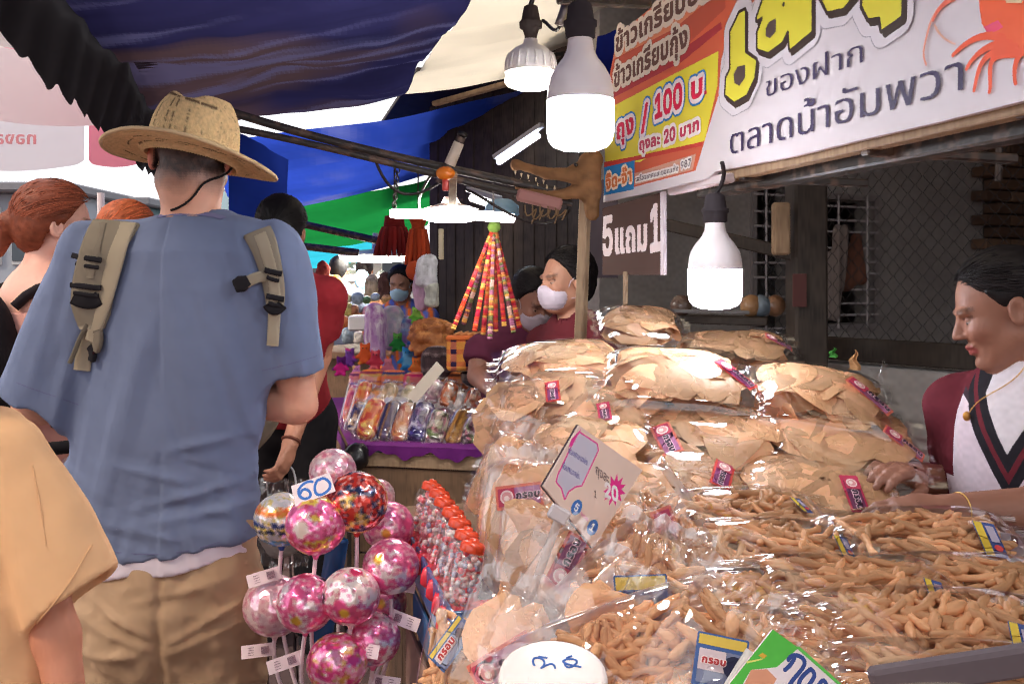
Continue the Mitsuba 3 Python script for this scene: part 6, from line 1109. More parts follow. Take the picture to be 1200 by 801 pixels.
single('black_bowl', lathe([(0, -.02), (.06, -.02), (.085, .0), (.09, .035), (.085, .035), (.075, .005), (0, .0)], 28, fr(P(566, 447, 3.9), *np.eye(3))), 'gloss', lin(20, 18, 22), 'shadow put in as a black bowl under the plaid box', 'shadow_shape')  # black lathed form painting in the shadow under the plaid box
wp = Plane(P(500, 448, 3.88), nrm((.66, .1, .75)), nrm((-.7, .2, .6))); wk = thing('stick_sign', 'white tilted paper strip with faint writing stuck among the packets', 'sign'); wf = facing(wp)
part(wk, 'strip', mv(extr(wp.poly([(476, 465), (512, 423), (521, 433), (488, 472)]), .003), wp.M(0)), 'print', lin(226, 212, 196), False)
wb = Board(wp); wb.k = 8 if wf > 0 else 0
for j in range(3): wb.put(wp.poly([(486+3*j, 460+3*j), (508+2*j, 434+3*j), (509+2*j, 435+3*j), (487+3*j, 461+3*j)]), lin(176, 160, 160), j == 0)
wb.done(wk, 'writing')
part(wk, 'stick', tube([P(488, 462, 3.9), P(483, 490, 3.92)], .004, 6), 'pale_wood')

# ================================================================ hanging wares between the stalls
hm_ = thing('beaded_cords', 'fan of striped orange and pink cords hanging from one knot below the lamp', 'hanging decoration'); top = P(579, 266, 3.35)
ends = [(531, 386, 3.30), (543, 380, 3.42), (556, 388, 3.28), (566, 392, 3.40), (574, 398, 3.25), (581, 388, 3.44), (591, 382, 3.36), (602, 390, 3.30), (609, 384, 3.40)]
cc_ = [lin(*q) for q in ((206, 70, 48), (222, 110, 60), (190, 44, 70), (226, 170, 90), (206, 80, 70), (214, 84, 96))]
c2_ = [lin(*q) for q in ((110, 110, 70), (196, 140, 70), (150, 90, 120), (190, 150, 140), (110, 60, 70), (190, 100, 70))]
for k, e in enumerate(ends):
    a, b = top+A_([(e[0]-570)*.00006, 0, 0]), P(*e); n = 44; ms = []; r = np.random.default_rng(k)
    for j in range(n):
        p0, p1 = a+(b-a)*j/n, a+(b-a)*(j+.96)/n; rad = .0068+.003*(j/n); q = (cc_ if k % 3 != 1 else c2_)
        ms.append((tube([p0, (p0+p1)/2, p1], [rad*.8, rad*1.15, rad*.8], 6), q[r.integers(6)]*(.7+.3*r.random())))
    m, c = catc(ms); part(hm_, 'cord', m, 'cloth', c)
part(hm_, 'knot', ico(top, .022, 2), 'cloth', lin(120, 150, 70)); part(hm_, 'cord_up', tube([top, P(578, 215, 3.35)], .003, 6), 'cloth', lin(90, 80, 80))
for k, (a, l, c, rr, h, n) in enumerate([((462, 262, 5.2), 'dark red fringed hanging lantern under the left wing of the lamp', (130, 36, 36), .10, .17, 22), ((490, 264, 5.0), 'orange bunch of hanging strings beside the red lantern', (190, 76, 44), .06, .20, 14)]):
    t = thing('hanging_lantern', l, 'hanging decoration'); c0 = P(*a)
    part(t, 'crown', lathe([(0, .05), (.05, .04), (rr*.55, 0), (rr*.6, -.03), (rr*.5, -.03)], 20, fr(c0, *np.eye(3))), 'cloth', lin(*c)*.8)
    for j in range(n):
        an = 2*np.pi*j/n; d = A_([math.cos(an), math.sin(an), 0]); q = lin(*c)*(.6+.7*((j*7) % 5)/5)
        part(t, 'strand', tube(curve([c0+d*rr*.55-[0, 0, .02], c0+d*rr*.78-[0, 0, h*.5], c0+d*rr*(.95+.1*math.sin(j*3))-[0, 0, h]], 6), [.012, .013, .013, .012, .011, .008], 5), 'cloth', q)
    part(t, 'cord', tube([c0+[0, 0, .04], c0+[0, 0, .34]], .004, 5), 'cloth', lin(50, 40, 40))
def hbag(p, a=None, w=.05, h=.14): pass
for k, (a, r3, c, l) in enumerate([((500, 318, 4.6), (.05, .03, .08), (214, 216, 224), 'white bag hanging above the far vendor\'s stall'), ((494, 338, 4.7), (.04, .03, .11), (206, 170, 200), 'pale lilac bag hanging lower, below the white one'), ((506, 345, 4.6), (.035, .025, .06), (196, 200, 190), 'small greyish white bag at the right of the hanging bags'), ((497, 352, 4.8), (.045, .03, .035), (222, 110, 110), 'pinkish red bag at the bottom of the hanging bags')]):
    soft(l, 'hanging_bag', 'bag', a, r3, [c, tuple(min(255, q+20) for q in c), tuple(int(q*.85) for q in c), c], 60+k, 'plastic', .03, 20)
single('orange_lantern', ico(P(486, 317, 4.9), (.045, .045, .05), 2), 'cloth', lin(196, 84, 50), 'round orange lantern left of the hanging white bag', 'lantern')
toy(P(488, 372, 5.0), .045, (110, 190, 70), (150, 210, 90), 'light green plush toy standing in front of the far vendor', 222)
single('cream_post', bar(P(517, 268, 4.9), P(517, 304, 4.9), .026, .026, .003), 'plastic', lin(226, 214, 180), 'short cream post behind the wing lamp', 'post', smooth=False)
# far stalls along the alley
ft = thing('far_table', 'far market table covered with pale packets beside the red shirt', 'table')
a, b = P(372, 0, 7.2), P(520, 0, 6.6); c = (a+b)/2; c[2] = .40; dx = nrm([*(b-a)[:2], 0])
part(ft, 'top', box((c[0], c[1]+.3, .86), (1.05, 1.0, .05), .005, np.stack([dx, np.cross(UPV, dx), UPV], 1)), 'wood', None, False)
part(ft, 'front', box((c[0], c[1]-.15, .42), (1.0, .04, .82), .005, np.stack([dx, np.cross(UPV, dx), UPV], 1)), 'wood', None, False)
fr_ = np.random.default_rng(5); fcols = [(222, 206, 160), (196, 150, 90), (226, 222, 206), (206, 190, 110), (180, 120, 80), (214, 150, 160), (150, 170, 180), (90, 130, 80), (200, 110, 60)]
n = 0
for row in range(4):
    for j in range(8):
        px = 378+j*13+fr_.uniform(-4, 4); py = 392-row*14+fr_.uniform(-4, 4); Y = 6.6+row*.28; q = fcols[fr_.integers(9)]
        t = 'small pale packet in the heap on the far market table'
        k = soft(t, 'far_packet', 'packet', (px, py, Y), (fr_.uniform(.03, .06), .04, fr_.uniform(.03, .055)), [q, tuple(min(255, z+25) for z in q), tuple(int(z*.75) for z in q), q], 90+n, 'plastic', .02, 18); labels[k]['group'] = 'packets on the far market table'; n += 1
single('green_box', box(P(372, 352, 7.4), (.16, .2, .16), .01), 'plastic', lin(84, 130, 66), 'green box left of the far packets', 'box', smooth=False)
single('white_tray', box(P(432, 378, 6.4), (.24, .2, .10), .012), 'plastic', lin(214, 214, 214), 'white tray standing in front of the far packets', 'tray', smooth=False)

# a second far table and wares hung along the aisle
t9 = thing('far_table', 'farthest market table under the far lamps, heaped with pale goods', 'table'); q9 = P(405, 0, 10.2)
part(t9, 'top', box((q9[0], q9[1], .92), (1.1, .8, .05), .005), 'wood', None, False); part(t9, 'front', box((q9[0], q9[1]-.36, .45), (1.06, .03, .88), .005), 'wood', None, False)
for j in range(14):
    q = fcols[fr_.integers(9)]; k = soft('pale lump of goods heaped on the farthest market table', 'far_goods', 'packet', (362+(j % 7)*14+fr_.uniform(-3, 3), 372-(j//7)*12, 9.9+.25*(j//7)), (fr_.uniform(.05, .10), .06, fr_.uniform(.05, .09)), [q, tuple(min(255, z+25) for z in q), tuple(int(z*.75) for z in q), q], 150+j, 'plastic', .03, 12); labels[k]['group'] = 'goods on the farthest market table'
for j, (px, py, Y, c, l) in enumerate([(378, 322, 8.2, (150, 60, 50), 'small dark red ware hanging far down the aisle beside the red shirt'), (392, 336, 8.4, (206, 150, 80), 'small tan ware hanging low in the far aisle'), (424, 330, 8.8, (120, 150, 170), 'small bluish ware hanging in the middle of the far aisle'), (436, 338, 8.0, (206, 190, 150), 'small cream ware hanging in the far aisle left of the far vendor'), (452, 336, 7.6, (90, 60, 50), 'small brown ware hanging just left of the far vendor')]):
    soft(l, 'hanging_ware', 'hanging goods', (px, py, Y), (.06, .05, .11), [c, tuple(min(255, z+30) for z in c), tuple(int(z*.7) for z in c), c], 170+j, 'cloth', .04, 18)
# ================================================================ people
def head_sdf(q):                         # local: x forward, y left, z up; metres; about .23 tall
    d = ell(q, (-.014, 0, .036), (.096, .076, .082)); d = smin(d, ell(q, (.030, 0, -.028), (.060, .060, .086)), .03)
    ax = q*A_([1, 1, 1], 'f4'); ax[:, 1] = np.abs(ax[:, 1])
    d = smin(d, rc(ax, (.000, .044, -.055), (.060, .010, -.094), .026, .020), .025)
    d = smin(d, ell(ax, (.062, .036, -.022), (.026, .024, .022)), .018)                 # cheek
    d = smin(d, ell(ax, (.082, .026, .022), (.012, .028, .010)), .010)                  # brow
    d = smax(d, -ell(ax, (.100, .032, .004), (.020, .017, .011)), .010)                 # eye socket
    d = smin(d, rc(q, (.086, 0, .012), (.107, 0, -.022), .007, .010), .010); d = smin(d, ell(ax, (.097, .011, -.026), (.010, .008, .007)), .006)
    d = smin(d, ell(q, (.090, 0, -.052), (.011, .022, .006)), .005); d = smin(d, ell(q, (.087, 0, -.064), (.010, .019, .007)), .005)
    d = smax(d, -ell(q, (.104, 0, -.0577), (.012, .022, .0012)), .003)
    d = smin(d, ell(q, (.078, 0, -.092), (.016, .017, .014)), .012)
    Re = rot((1, 0, 0), 0)@rot((0, 1, 0), -12)
    e = smax(ell(ax, (-.010, .079, -.006), (.020, .010, .032), Re), -ell(ax, (-.006, .090, -.004), (.010, .010, .020), Re), .004)
    return smin(d, e, .006)
def head_col(q, skin, lips=(150, 76, 72)):
    c = np.tile(lin(*skin), (len(q), 1)); ay = np.abs(q[:, 1])
    k = ((q[:, 0] > .078) & (np.abs(q[:, 2]+.058) < .010) & (ay < .022)); c[k] = lin(*lips)
    b = (q[:, 0] > .055) & (np.abs(q[:, 2]-.026-.10*(ay-.03)*(ay < .03)) < .0045) & (ay > .012) & (ay < .050); c[b] = c[b]*.35+.65*lin(50, 38, 34)
    k = (q[:, 0] > .06) & (ay < .046) & (ay > .018) & (np.abs(q[:, 2]-.0095) < .0022); c[k] = lin(50, 34, 32)
    blush = np.clip(1-np.linalg.norm((np.stack([q[:, 0], ay, q[:, 2]], 1)-[.07, .045, -.025])/.03, axis=1), 0, 1)[:, None]; return c*(1-.12*blush*A_([0, 1, 1]))
def hand_sdf(p, w, d, n, side, curl=.6, s=1.0):      # w wrist, d towards the fingertips, n out of the back of the hand, side +1: thumb on d x n
    d = nrm(d); n = nrm(np.asarray(n)-d*(np.asarray(n)@d)); t = np.cross(d, n)*side
    L = lambda a, b, c: np.asarray(w)+s*(a*d+b*t+c*n)
    g = smin(rc(p, L(0, 0, 0), L(.045, .014, 0), .022*s, .020*s), rc(p, L(.02, -.012, 0), L(.085, -.026, 0), .018*s, .013*s), .02)
    g = smin(g, rc(p, L(.03, .02, 0), L(.088, .024, 0), .016*s, .012*s), .02); g = smin(g, rc(p, L(.07, 0, 0), L(.09, .0, 0), .016*s, .012*s), .02)
    for k, (b, l) in enumerate(((.027, .068), (.009, .078), (-.009, .072), (-.026, .056))):
        o = L(.088, b, .0); a1, a2, a3 = curl*.5, curl*1.25, curl*1.8
        for a_, f, r0, r1 in ((a1, .45, .0095, .0088), (a2, .32, .0088, .0082), (a3, .26, .0082, .007)):
            e = o+s*l*f*(math.cos(a_)*d-math.sin(a_)*n+(b*1.2)*t); g = smin(g, rc(p, o, e, r0*s, r1*s), .005); o = e
    o = L(.022, .026, -.006); e = L(.055, .052, -.016); g = smin(g, rc(p, o, e, .0125*s, .0105*s), .012); g = smin(g, rc(p, e, L(.082, .050, -.030-.01*curl), .0105*s, .008*s), .005)
    return g
class Head:
    def __init__(s, c, fwd, up=(0, 0, 1), k=1.0):
        s.c = np.asarray(c, float); s.f = nrm(fwd); l = nrm(np.cross(up, s.f)); s.R = np.stack([s.f, l, np.cross(s.f, l)], 1); s.k = k
    def q(s, p): return ((p-s.c.astype('f4'))@s.R.astype('f4')/s.k).astype('f4')
    def sdf(s, p): return head_sdf(s.q(p))*s.k
    def w(s, a): return s.c+s.R@(np.asarray(a, float)*s.k)
    def M(s): return fr(s.c, *(s.R*s.k).T)
def eyes(key, H_, skin=(176, 126, 104), down=0):
    for y in (.031, -.031):
        a = part(key, 'eye', ico(H_.w((.0715, y, .002)), .0118*H_.k, 2), 'gloss', lin(170, 158, 152)); part(a, 'iris', ico(H_.w((.0785, y*1.0, -.001)), .0060*H_.k, 1), 'gloss', lin(22, 16, 14))
        v, f = tm(trimesh.creation.icosphere(subdivisions=3)); tv = v[f].mean(1); lidf = f[(tv[:, 2] > -.16+.10*down) | (tv[:, 2] < -.52)]
        part(a, 'eyelid', mv((v*.0131, lidf), fr(H_.w((.0715, y, .002)), *(H_.R*H_.k).T)), 'skin', lin(*skin)*.86)
def hair_cap(key, H_, col, line=.055, slope=.62, low=-.03, back=-.10, thick=.010, extra=None, res=.005, label=None, seed=0, strands=140):
    def f(p):
        q = H_.q(p); d = ell(q, (-.016, 0, .040), (.098+thick, .078+thick, .086+thick))
        d = smin(d, ell(q, (-.045, 0, -.02), (.060+thick*.6, .066+thick*.5, .07)), .03)
        cut = np.maximum(q[:, 0]-line-.35*np.minimum(0, q[:, 2]-.07)*0, low-q[:, 2])
        front = q[:, 0]-(line-np.clip(.085-q[:, 2], 0, .2)*slope)
        d = smax(d, front, .012); d = smax(d, (back-q[:, 2]), .01); d = smax(d, -ell(q*A_([1, 1, 1], 'f4'), (.015, 0, -.05), (.055, .2, .055)), .008)
        if extra: d = smin(d, extra(q), .012)
        strand = np.sin(q[:, 1]*380+q[:, 2]*90+9*fbm(q*20, 2, seed))*.0007+.007*(fbm(q*[30, 120, 60], 3, seed+1)-.5)
        return (d+strand.astype('f4'))*H_.k
    c = H_.c; m = nets(f, c-.20, c+.20, res); qq = H_.q(m[0].astype('f4')); sh = (.35+1.3*fbm(qq*[30, 260, 120], 3, seed)[:, None])
    k_ = part(key, 'hair', m, 'hair', lin(*col)*sh, label=label)
    if strands:                           # combed strands from the hairline to the back of the head
        r = np.random.default_rng(seed+5); R3 = A_([.098+thick, .078+thick, .086+thick])*1.006; e = A_([-.104, .0, .002]); ms = []
        for i in range(strands):
            y0 = r.uniform(-1, 1); z0 = .04+.078*math.sqrt(max(0, 1-y0*y0))*r.uniform(.45, 1.0); x0 = line-.002-np.clip(.085-z0, 0, .2)*slope+r.normal()*.003
            p0 = (A_([x0, y0*.085, z0])-[-.016, 0, .040])/R3; p1 = (e+[0, .02*y0, .02*r.normal()*.5]-[-.016, 0, .040])/R3; t = np.linspace(0, 1, 12)[:, None]
            q = p0*(1-t)+p1*t+A_([0, .10*y0, .10*r.random()])*np.sin(t*np.pi); q = q/np.linalg.norm(q, axis=1, keepdims=True)*(1+r.uniform(-.004, .012)*np.sin(t*np.pi)); w = q*R3+[-.016, 0, .040]
            ms.append(tube(H_.c+(w@H_.R.T)*H_.k, np.r_[.0004, np.full(10, .0011), .0006]*H_.k, 4, False))
        m2 = cat(ms); part(k_, 'strand', m2, 'hair', np.repeat(lin(*col)*(.5+1.6*r.random((strands, 1))), 48, axis=0), kind='stuff')
    return k_
def cut(p, o, n): return (p-np.asarray(o, 'f4'))@nrm(n).astype('f4')

# ---------------------------------------------------------------- man with the straw hat, seen from behind
Q = lambda px, py, dY=0.0: P(px, py, 1.95+dY)
man = thing('person', 'man in straw hat, slate blue T-shirt and khaki trousers, seen from behind', 'person')
Ym = 2.04
def rows(tab, Y): return [(P(0, y, Y)[2], (P(l, y, Y)[0]+P(r, y, Y)[0])/2, cy, (P(r, y, Y)[0]-P(l, y, Y)[0])/2, b) for y, l, r, cy, b in tab]
TOR = rows([(240, 192, 256, 2.07, .045), (250, 180, 268, 2.07, .058), (259, 150, 294, 2.06, .075), (272, 122, 318, 2.06, .092), (295, 104, 334, 2.05, .108), (340, 96, 338, 2.05, .118), (400, 96, 328, 2.05, .118), (450, 92, 316, 2.05, .114), (520, 84, 304, 2.05, .112), (580, 76, 299, 2.05, .116), (630, 84, 299, 2.04, .126), (700, 92, 299, 2.04, .130)], Ym)
SL_, EL_, WL_ = Q(112, 306, .10), Q(36, 476, .11), Q(165, 452, .34)
SR_, ER_, WR_ = Q(316, 304, .10), Q(352, 474, .12), Q(250, 462, .24)
hemL, hemR = Q(46, 468, .10), Q(343, 438, .11)
def fold(p, k=1.0):
    x, z = p[:, 0], p[:, 2]; xc = x+.69
    v = fbm(np.stack([xc*13+(z-1.1)*3.2*np.sign(xc), z*2.1, p[:, 1]*3], 1), 3, 11)-.5
    h = (fbm(np.stack([x*4+z*3, z*24+xc*7, p[:, 1]*5], 1), 3, 12)-.5)*np.clip((1.12-z)/.22, 0, 1)
    r = (fbm(np.stack([x*20, z*9, p[:, 1]*9], 1), 2, 13)-.5)*np.clip((np.abs(xc)-.12)/.1, 0, 1)
    cr = sum(a*np.exp(-((z-zc-sl*xc)/.010)**2)*np.clip(1-((xc-x0)/wd)**2, 0, 1) for zc, sl, x0, wd, a in ((.935, .22, .04, .13, .007), (.985, -.25, -.02, .10, .006), (.90, .12, .06, .12, .006), (1.035, .18, .07, .09, .005), (.87, -.2, -.05, .12, .006)))
    return (k*(.044*v+.026*h+.018*r-cr)).astype('f4')
def man_torso(p): return loft(p, TOR)
def shirt_f(p):
    d = man_torso(p)
    a = rc(p, SL_, hemL+(hemL-SL_)*.15, .080, .084); b = rc(p, SR_, hemR+(hemR-SR_)*.15, .072, .062)
    a = smax(a, cut(p, hemL, hemL-SL_), .004); b = smax(b, cut(p, hemR, hemR-SR_), .004)
    d = smin(smin(d, a, .06), b, .055)
    # seams of the back yoke and sleeves stay shallow, the collar and hem are cut flat
    d = smax(d, p[:, 2]-(P(0, 246, Ym)[2]-.10*np.clip(p[:, 1]-2.02, 0, 1)), .004)
    d = smax(d, (.826+.11*(p[:, 0]+.70))-p[:, 2], .004)
    d = d+fold(p)
    d = np.maximum(d, -rc(p, hemL-(hemL-SL_)*.25, hemL+(hemL-SL_)*.4, .064, .076)); d = np.maximum(d, -rc(p, hemR-(hemR-SR_)*.25, hemR+(hemR-SR_)*.4, .052, .056))
    return np.maximum(d, -(rc(p, Q(225, 262, .12), Q(225, 225, .12), .060, .064)))
lo, hi = A_([-1.12, 1.86, .76]), A_([-.38, 2.24, 1.54])
m = nets(shirt_f, lo, hi, .0052)
part(man, 'shirt', m, 'cloth', lin(102, 112, 140)*(.94+.12*fbm(m[0]*30, 3)[:, None]))
def under_f(p):
    d = loft(p, TOR)+.005+fold(p, .6); d = smax(d, (.793+.11*(p[:, 0]+.70)+.004*np.sin(p[:, 0]*40).astype('f4'))-p[:, 2], .003)
    return np.maximum(d, p[:, 2]-.90)
part(man, 'undershirt', nets(under_f, lo-[0, 0, .05], A_([-.38, 2.24, .93]), .0052), 'cloth', lin(206, 196, 208))
# thin hem stitching and collar band
hd_m = Head(Q(226, 184, .12), (-.05, .95, -.22), (.06, .1, 1), 1.0)
def man_body(p):
    d = hd_m.sdf(p); d = smin(d, rc(p, hd_m.w((-.020, 0, -.055)), Q(226, 268, .12), .054, .062), .03)
    d = smin(d, loft(p, [(a, b, c, w_-.028, e-.026) for a, b, c, w_, e in TOR if a < P(0, 256, Ym)[2]]), .03)
    for S_, E_, W_, sd, n in ((SL_, EL_, WL_, 1, (.3, -.2, 1)), (SR_, ER_, WR_, -1, (-.3, -.2, 1))):
        d = smin(d, smin(rc(p, S_, E_, .050, .038), rc(p, E_+(W_-E_)*.05, W_, .044, .032), .004), .03)
        d = smin(d, hand_sdf(p, W_, (W_-E_)*.6+A_([0, .12, 0]), n, sd, .7), .01)
    for x in (-.79, -.61): d = smin(d, rc(p, (x, 2.05, .78), (x, 2.06, .10), .062, .045), .04); d = smin(d, rc(p, (x, 2.06, .06), (x, 2.22, .04), .04, .035), .02)
    return d
m = nets(man_body, A_([-1.10, 1.86, 0.0]), A_([-.40, 2.56, 1.78]), .0055)
q = hd_m.q(m[0].astype('f4')); sk = np.tile(lin(206, 152, 128), (len(q), 1)); rd = fbm(m[0]*14, 3, 5)[:, None]; sk = sk*(.82+.24*rd+.12*fbm(m[0]*120, 2, 8)[:, None])*(1-A_([0, .10, .10])*np.clip(fbm(m[0]*22, 2, 9)[:, None]*3-1.4, 0, 1))
hl = np.clip((q[:, 2]+.098-.35*np.abs(q[:, 1])+.02*(fbm(m[0]*60, 3)-.5)+.012)/.055, 0, 1)*np.clip((.055-q[:, 0])/.02, 0, 1)*(m[0][:, 2] > 1.50)*(np.abs(q[:, 1]) < .0735); hl = np.clip(hl, 0, 1)[:, None]*(.72+.5*fbm(m[0]*[420, 420, 300], 2)[:, None])
sk = sk*(1-np.clip(hl, 0, .97))+lin(44, 38, 40)*np.clip(hl, 0, .97)
ear = (np.abs(q[:, 1]) > .076)[:, None]*(m[0][:, 2] > 1.5)[:, None]; sk = np.where(ear, lin(208, 128, 108), sk)
part(man, 'body', m, 'skin', sk)
def mhair(p):
    q = hd_m.q(p); d = ell(q, (-.015, 0, .034), (.0975, .0778, .083)); d = smin(d, ell(q, (-.05, 0, -.0), (.062, .064, .06)), .03); return smax(smax(d, .004-q[:, 2]+.25*np.abs(q[:, 1])*0, .01), q[:, 0]-.05, .01)+(.003*(fbm(p*[200, 200, 200], 2)-.5)).astype('f4')
mhair0 = mhair
hc_ = Q(225, 184, .108)
def mhair(p): return np.maximum(mhair0(p), cut(p, hc_+[0, 0, .02], (-.15, .1, 1)))
mm = nets(mhair, hd_m.c-.16, hd_m.c+.16, .005); part(man, 'hair', mm, 'hair', lin(40, 34, 36)*(.6+.8*fbm(mm[0]*300, 2)[:, None]))
# trousers
TRO = rows([(560, 102, 286, 2.05, .100), (610, 98, 294, 2.05, .113), (660, 90, 298, 2.05, .128), (700, 84, 300, 2.04, .136), (740, 80, 300, 2.04, .135), (790, 80, 300, 2.05, .115)], Ym)
def tro(p):
    d = loft(p, TRO); d = smax(d, p[:, 2]-.93, .01)
    for x, xx in ((-.79, -.80), (-.620, -.60)): d = smin(d, rc(p, (x, 2.05, .72), (xx, 2.07, .10), .100, .076), .035)
    w = fbm(np.stack([p[:, 0]*10+p[:, 2]*9, p[:, 2]*13-p[:, 0]*8, p[:, 1]*7], 1), 3, 21)-.5; v = fbm(np.stack([p[:, 0]*22, p[:, 2]*5, p[:, 1]*9], 1), 2, 22)-.5
    cr = .010*np.exp(-((p[:, 0]+.69)/.008)**2)*np.clip((.86-p[:, 2])/.1, 0, 1)
    dg = sum(a*np.exp(-(((p[:, 2]-zc)-sl*(p[:, 0]-xc))/.009)**2)*np.clip(1-((p[:, 0]-xc)/wd)**2, 0, 1) for zc, sl, xc, wd, a in ((.70, .5, -.60, .09, .009), (.665, .35, -.61, .08, .008), (.72, -.5, -.78, .09, .009), (.68, -.35, -.77, .09, .008), (.76, .2, -.66, .12, .006), (.64, .1, -.79, .08, .007)))
    d = d+(.044*w+.016*v+cr-dg).astype('f4')
    return smax(d, .075-p[:, 2], .01)
m = nets(tro, A_([-1.0, 1.86, .05]), A_([-.42, 2.24, .96]), .0056); part(man, 'trousers', m, 'cloth', lin(166, 138, 112)*(.92+.16*fbm(m[0]*40, 3)[:, None]))
for x in (-.80, -.60):
    def shoe(p, x=x): return smax(smin(ell(p, (x, 2.05, .05), (.045, .07, .055)), ell(p, (x, 2.17, .035), (.046, .10, .04)), .04), .0-p[:, 2], .006)
    part(man, 'shoe', nets(shoe, A_([x-.08, 1.95, -.02]), A_([x+.08, 2.32, .14]), .008), 'matte', lin(60, 56, 58))
# straps traced onto the shirt
def ribbon(f, pts, w, th, lift=.002, n=26):
    c = curve(np.column_stack([A_([q[:2] for q in pts], float), np.zeros(len(pts))]), n)[:, :2]; ww = np.interp(np.linspace(0, 1, n), np.linspace(0, 1, len(pts)), w if np.ndim(w) else [w]*len(pts))
    pos, nn = traces(f, c)
    for _ in range(3): pos[1:-1] = (pos[:-2]+2*pos[1:-1]+pos[2:])/4; nn[1:-1] = (nn[:-2]+2*nn[1:-1]+nn[2:])/4
    tg = np.gradient(pos, axis=0); vs = []
    for i in range(n):
        t = nrm(tg[i]); nn_ = nrm(nn[i]-t*(nn[i]@t)); s = np.cross(t, nn_); a = ww[i]/2
        for x, z in ((-1, 0), (-.93, 1), (-.5, 1.15), (0, 1.2), (.5, 1.15), (.93, 1), (1, 0), (.9, -.5), (-.9, -.5)): vs.append(pos[i]+s*a*x+nn_*(lift+th*z))
    v = A_(vs); k = 9; i, j = np.meshgrid(np.arange(n-1), np.arange(k), indexing='ij'); qd = np.stack([i*k+j, i*k+(j+1) % k, (i+1)*k+(j+1) % k, (i+1)*k+j], -1).reshape(-1, 4)
    cp = [[0, j, j+1] for j in range(1, k-1)]+[[(n-1)*k, (n-1)*k+j+1, (n-1)*k+j] for j in range(1, k-1)]
    return v, np.vstack([qd[:, :3], qd[:, [0, 2, 3]], A_(cp)])
grey, lgrey, blk = lin(126, 116, 102), lin(152, 140, 122), lin(34, 32, 36)
bpk = thing('backpack', 'grey beige backpack worn on the man\'s chest, its padded straps over his shoulders', 'backpack')
def strap(pts, w, th, col, name, lift=.003): return part(bpk, name, ribbon(shirt_f, pts, w, th, lift), 'cloth', col)
strap([(137, 264), (130, 280), (121, 305), (114, 335), (110, 356), (110, 384)], [.096, .096, .094, .094, .086, .05], .009, grey, 'shoulder_pad')
strap([(150, 266), (142, 290), (134, 320), (127, 348), (117, 378), (110, 398)], [.040, .040, .038, .036, .030, .026], .003, lgrey, 'webbing', .011)
strap([(118, 268), (110, 296), (104, 325)], [.034, .034, .034], .003, grey*.9, 'webbing', .012)
strap([(111, 384), (104, 400), (99, 418), (97, 433)], [.034, .034, .034, .034], .003, lgrey, 'webbing', .004)
strap([(117, 386), (119, 398), (116, 410)], [.024, .024, .020], .006, grey*.8, 'webbing_end', .008); strap([(104, 378), (94, 395), (86, 414), (82, 424)], .009, .004, grey*.6, 'webbing_end', .009)
strap([(302, 274), (311, 292), (318, 318), (322, 342), (322, 362)], [.060, .052, .046, .042, .034], .009, grey, 'shoulder_pad')
strap([(306, 278), (315, 300), (321, 325), (323, 352)], [.026, .024, .022, .022], .0025, lgrey, 'webbing', .012)
strap([(322, 358), (321, 380), (320, 404)], [.026, .024, .024], .003, lgrey, 'webbing', .004)
strap([(314, 324), (300, 325), (289, 331)], [.024, .022, .022], .004, lgrey*.8, 'webbing', .010); strap([(292, 328), (284, 332), (277, 335)], [.022, .034, .026], .006, blk, 'buckle', .008)
for pts, w in ((((92, 301), (120, 305)), .014), (((88, 334), (122, 337)), .014), (((310, 316), (331, 320)), .012), (((311, 346), (333, 349)), .013)):
    a, b = pts; strap([a, ((a[0]+b[0])/2, (a[1]+b[1])/2), b], .011, .004, blk, 'ladder_lock', .015)
    strap([(a[0]+3, a[1]+8), ((a[0]+b[0])/2, (a[1]+b[1])/2+8.5), (b[0]-3, b[1]+8)], .008, .004, blk, 'ladder_lock_bar', .014)
strap([(90, 347), (105, 352), (120, 348)], .030, .005, blk, 'buckle', .011); strap([(313, 355), (322, 362), (331, 356)], .022, .005, blk, 'buckle', .010)
strap([(108, 404), (114, 414), (113, 422)], .014, .006, blk, 'buckle', .010)
for pts in ([(3, 440), (40, 456), (70, 466), (92, 474)], [(307, 434), (340, 426), (371, 417)], [(100, 640), (150, 648), (200, 648), (250, 637), (288, 622)]): part(man, 'hem_stitch', ribbon(shirt_f, pts, .0016, .0003, .0002, 30), 'cloth', lin(96, 96, 130))
part(man, 'collar_band', ribbon(shirt_f, [(186, 254), (205, 251), (226, 250), (246, 252), (262, 256)], .018, .0012, .0008, 24), 'cloth', lin(112, 112, 148))
def bagf(p): return smax(ell(p, (-.70, 2.36, 1.17), (.17, .12, .24)), -ell(p, (-.69, 2.05, 1.2), (.2, .13, .4)), .02)
part(bpk, 'pack', nets(bagf, A_([-.92, 2.1, .9]), A_([-.48, 2.52, 1.45]), .012), 'cloth', grey)
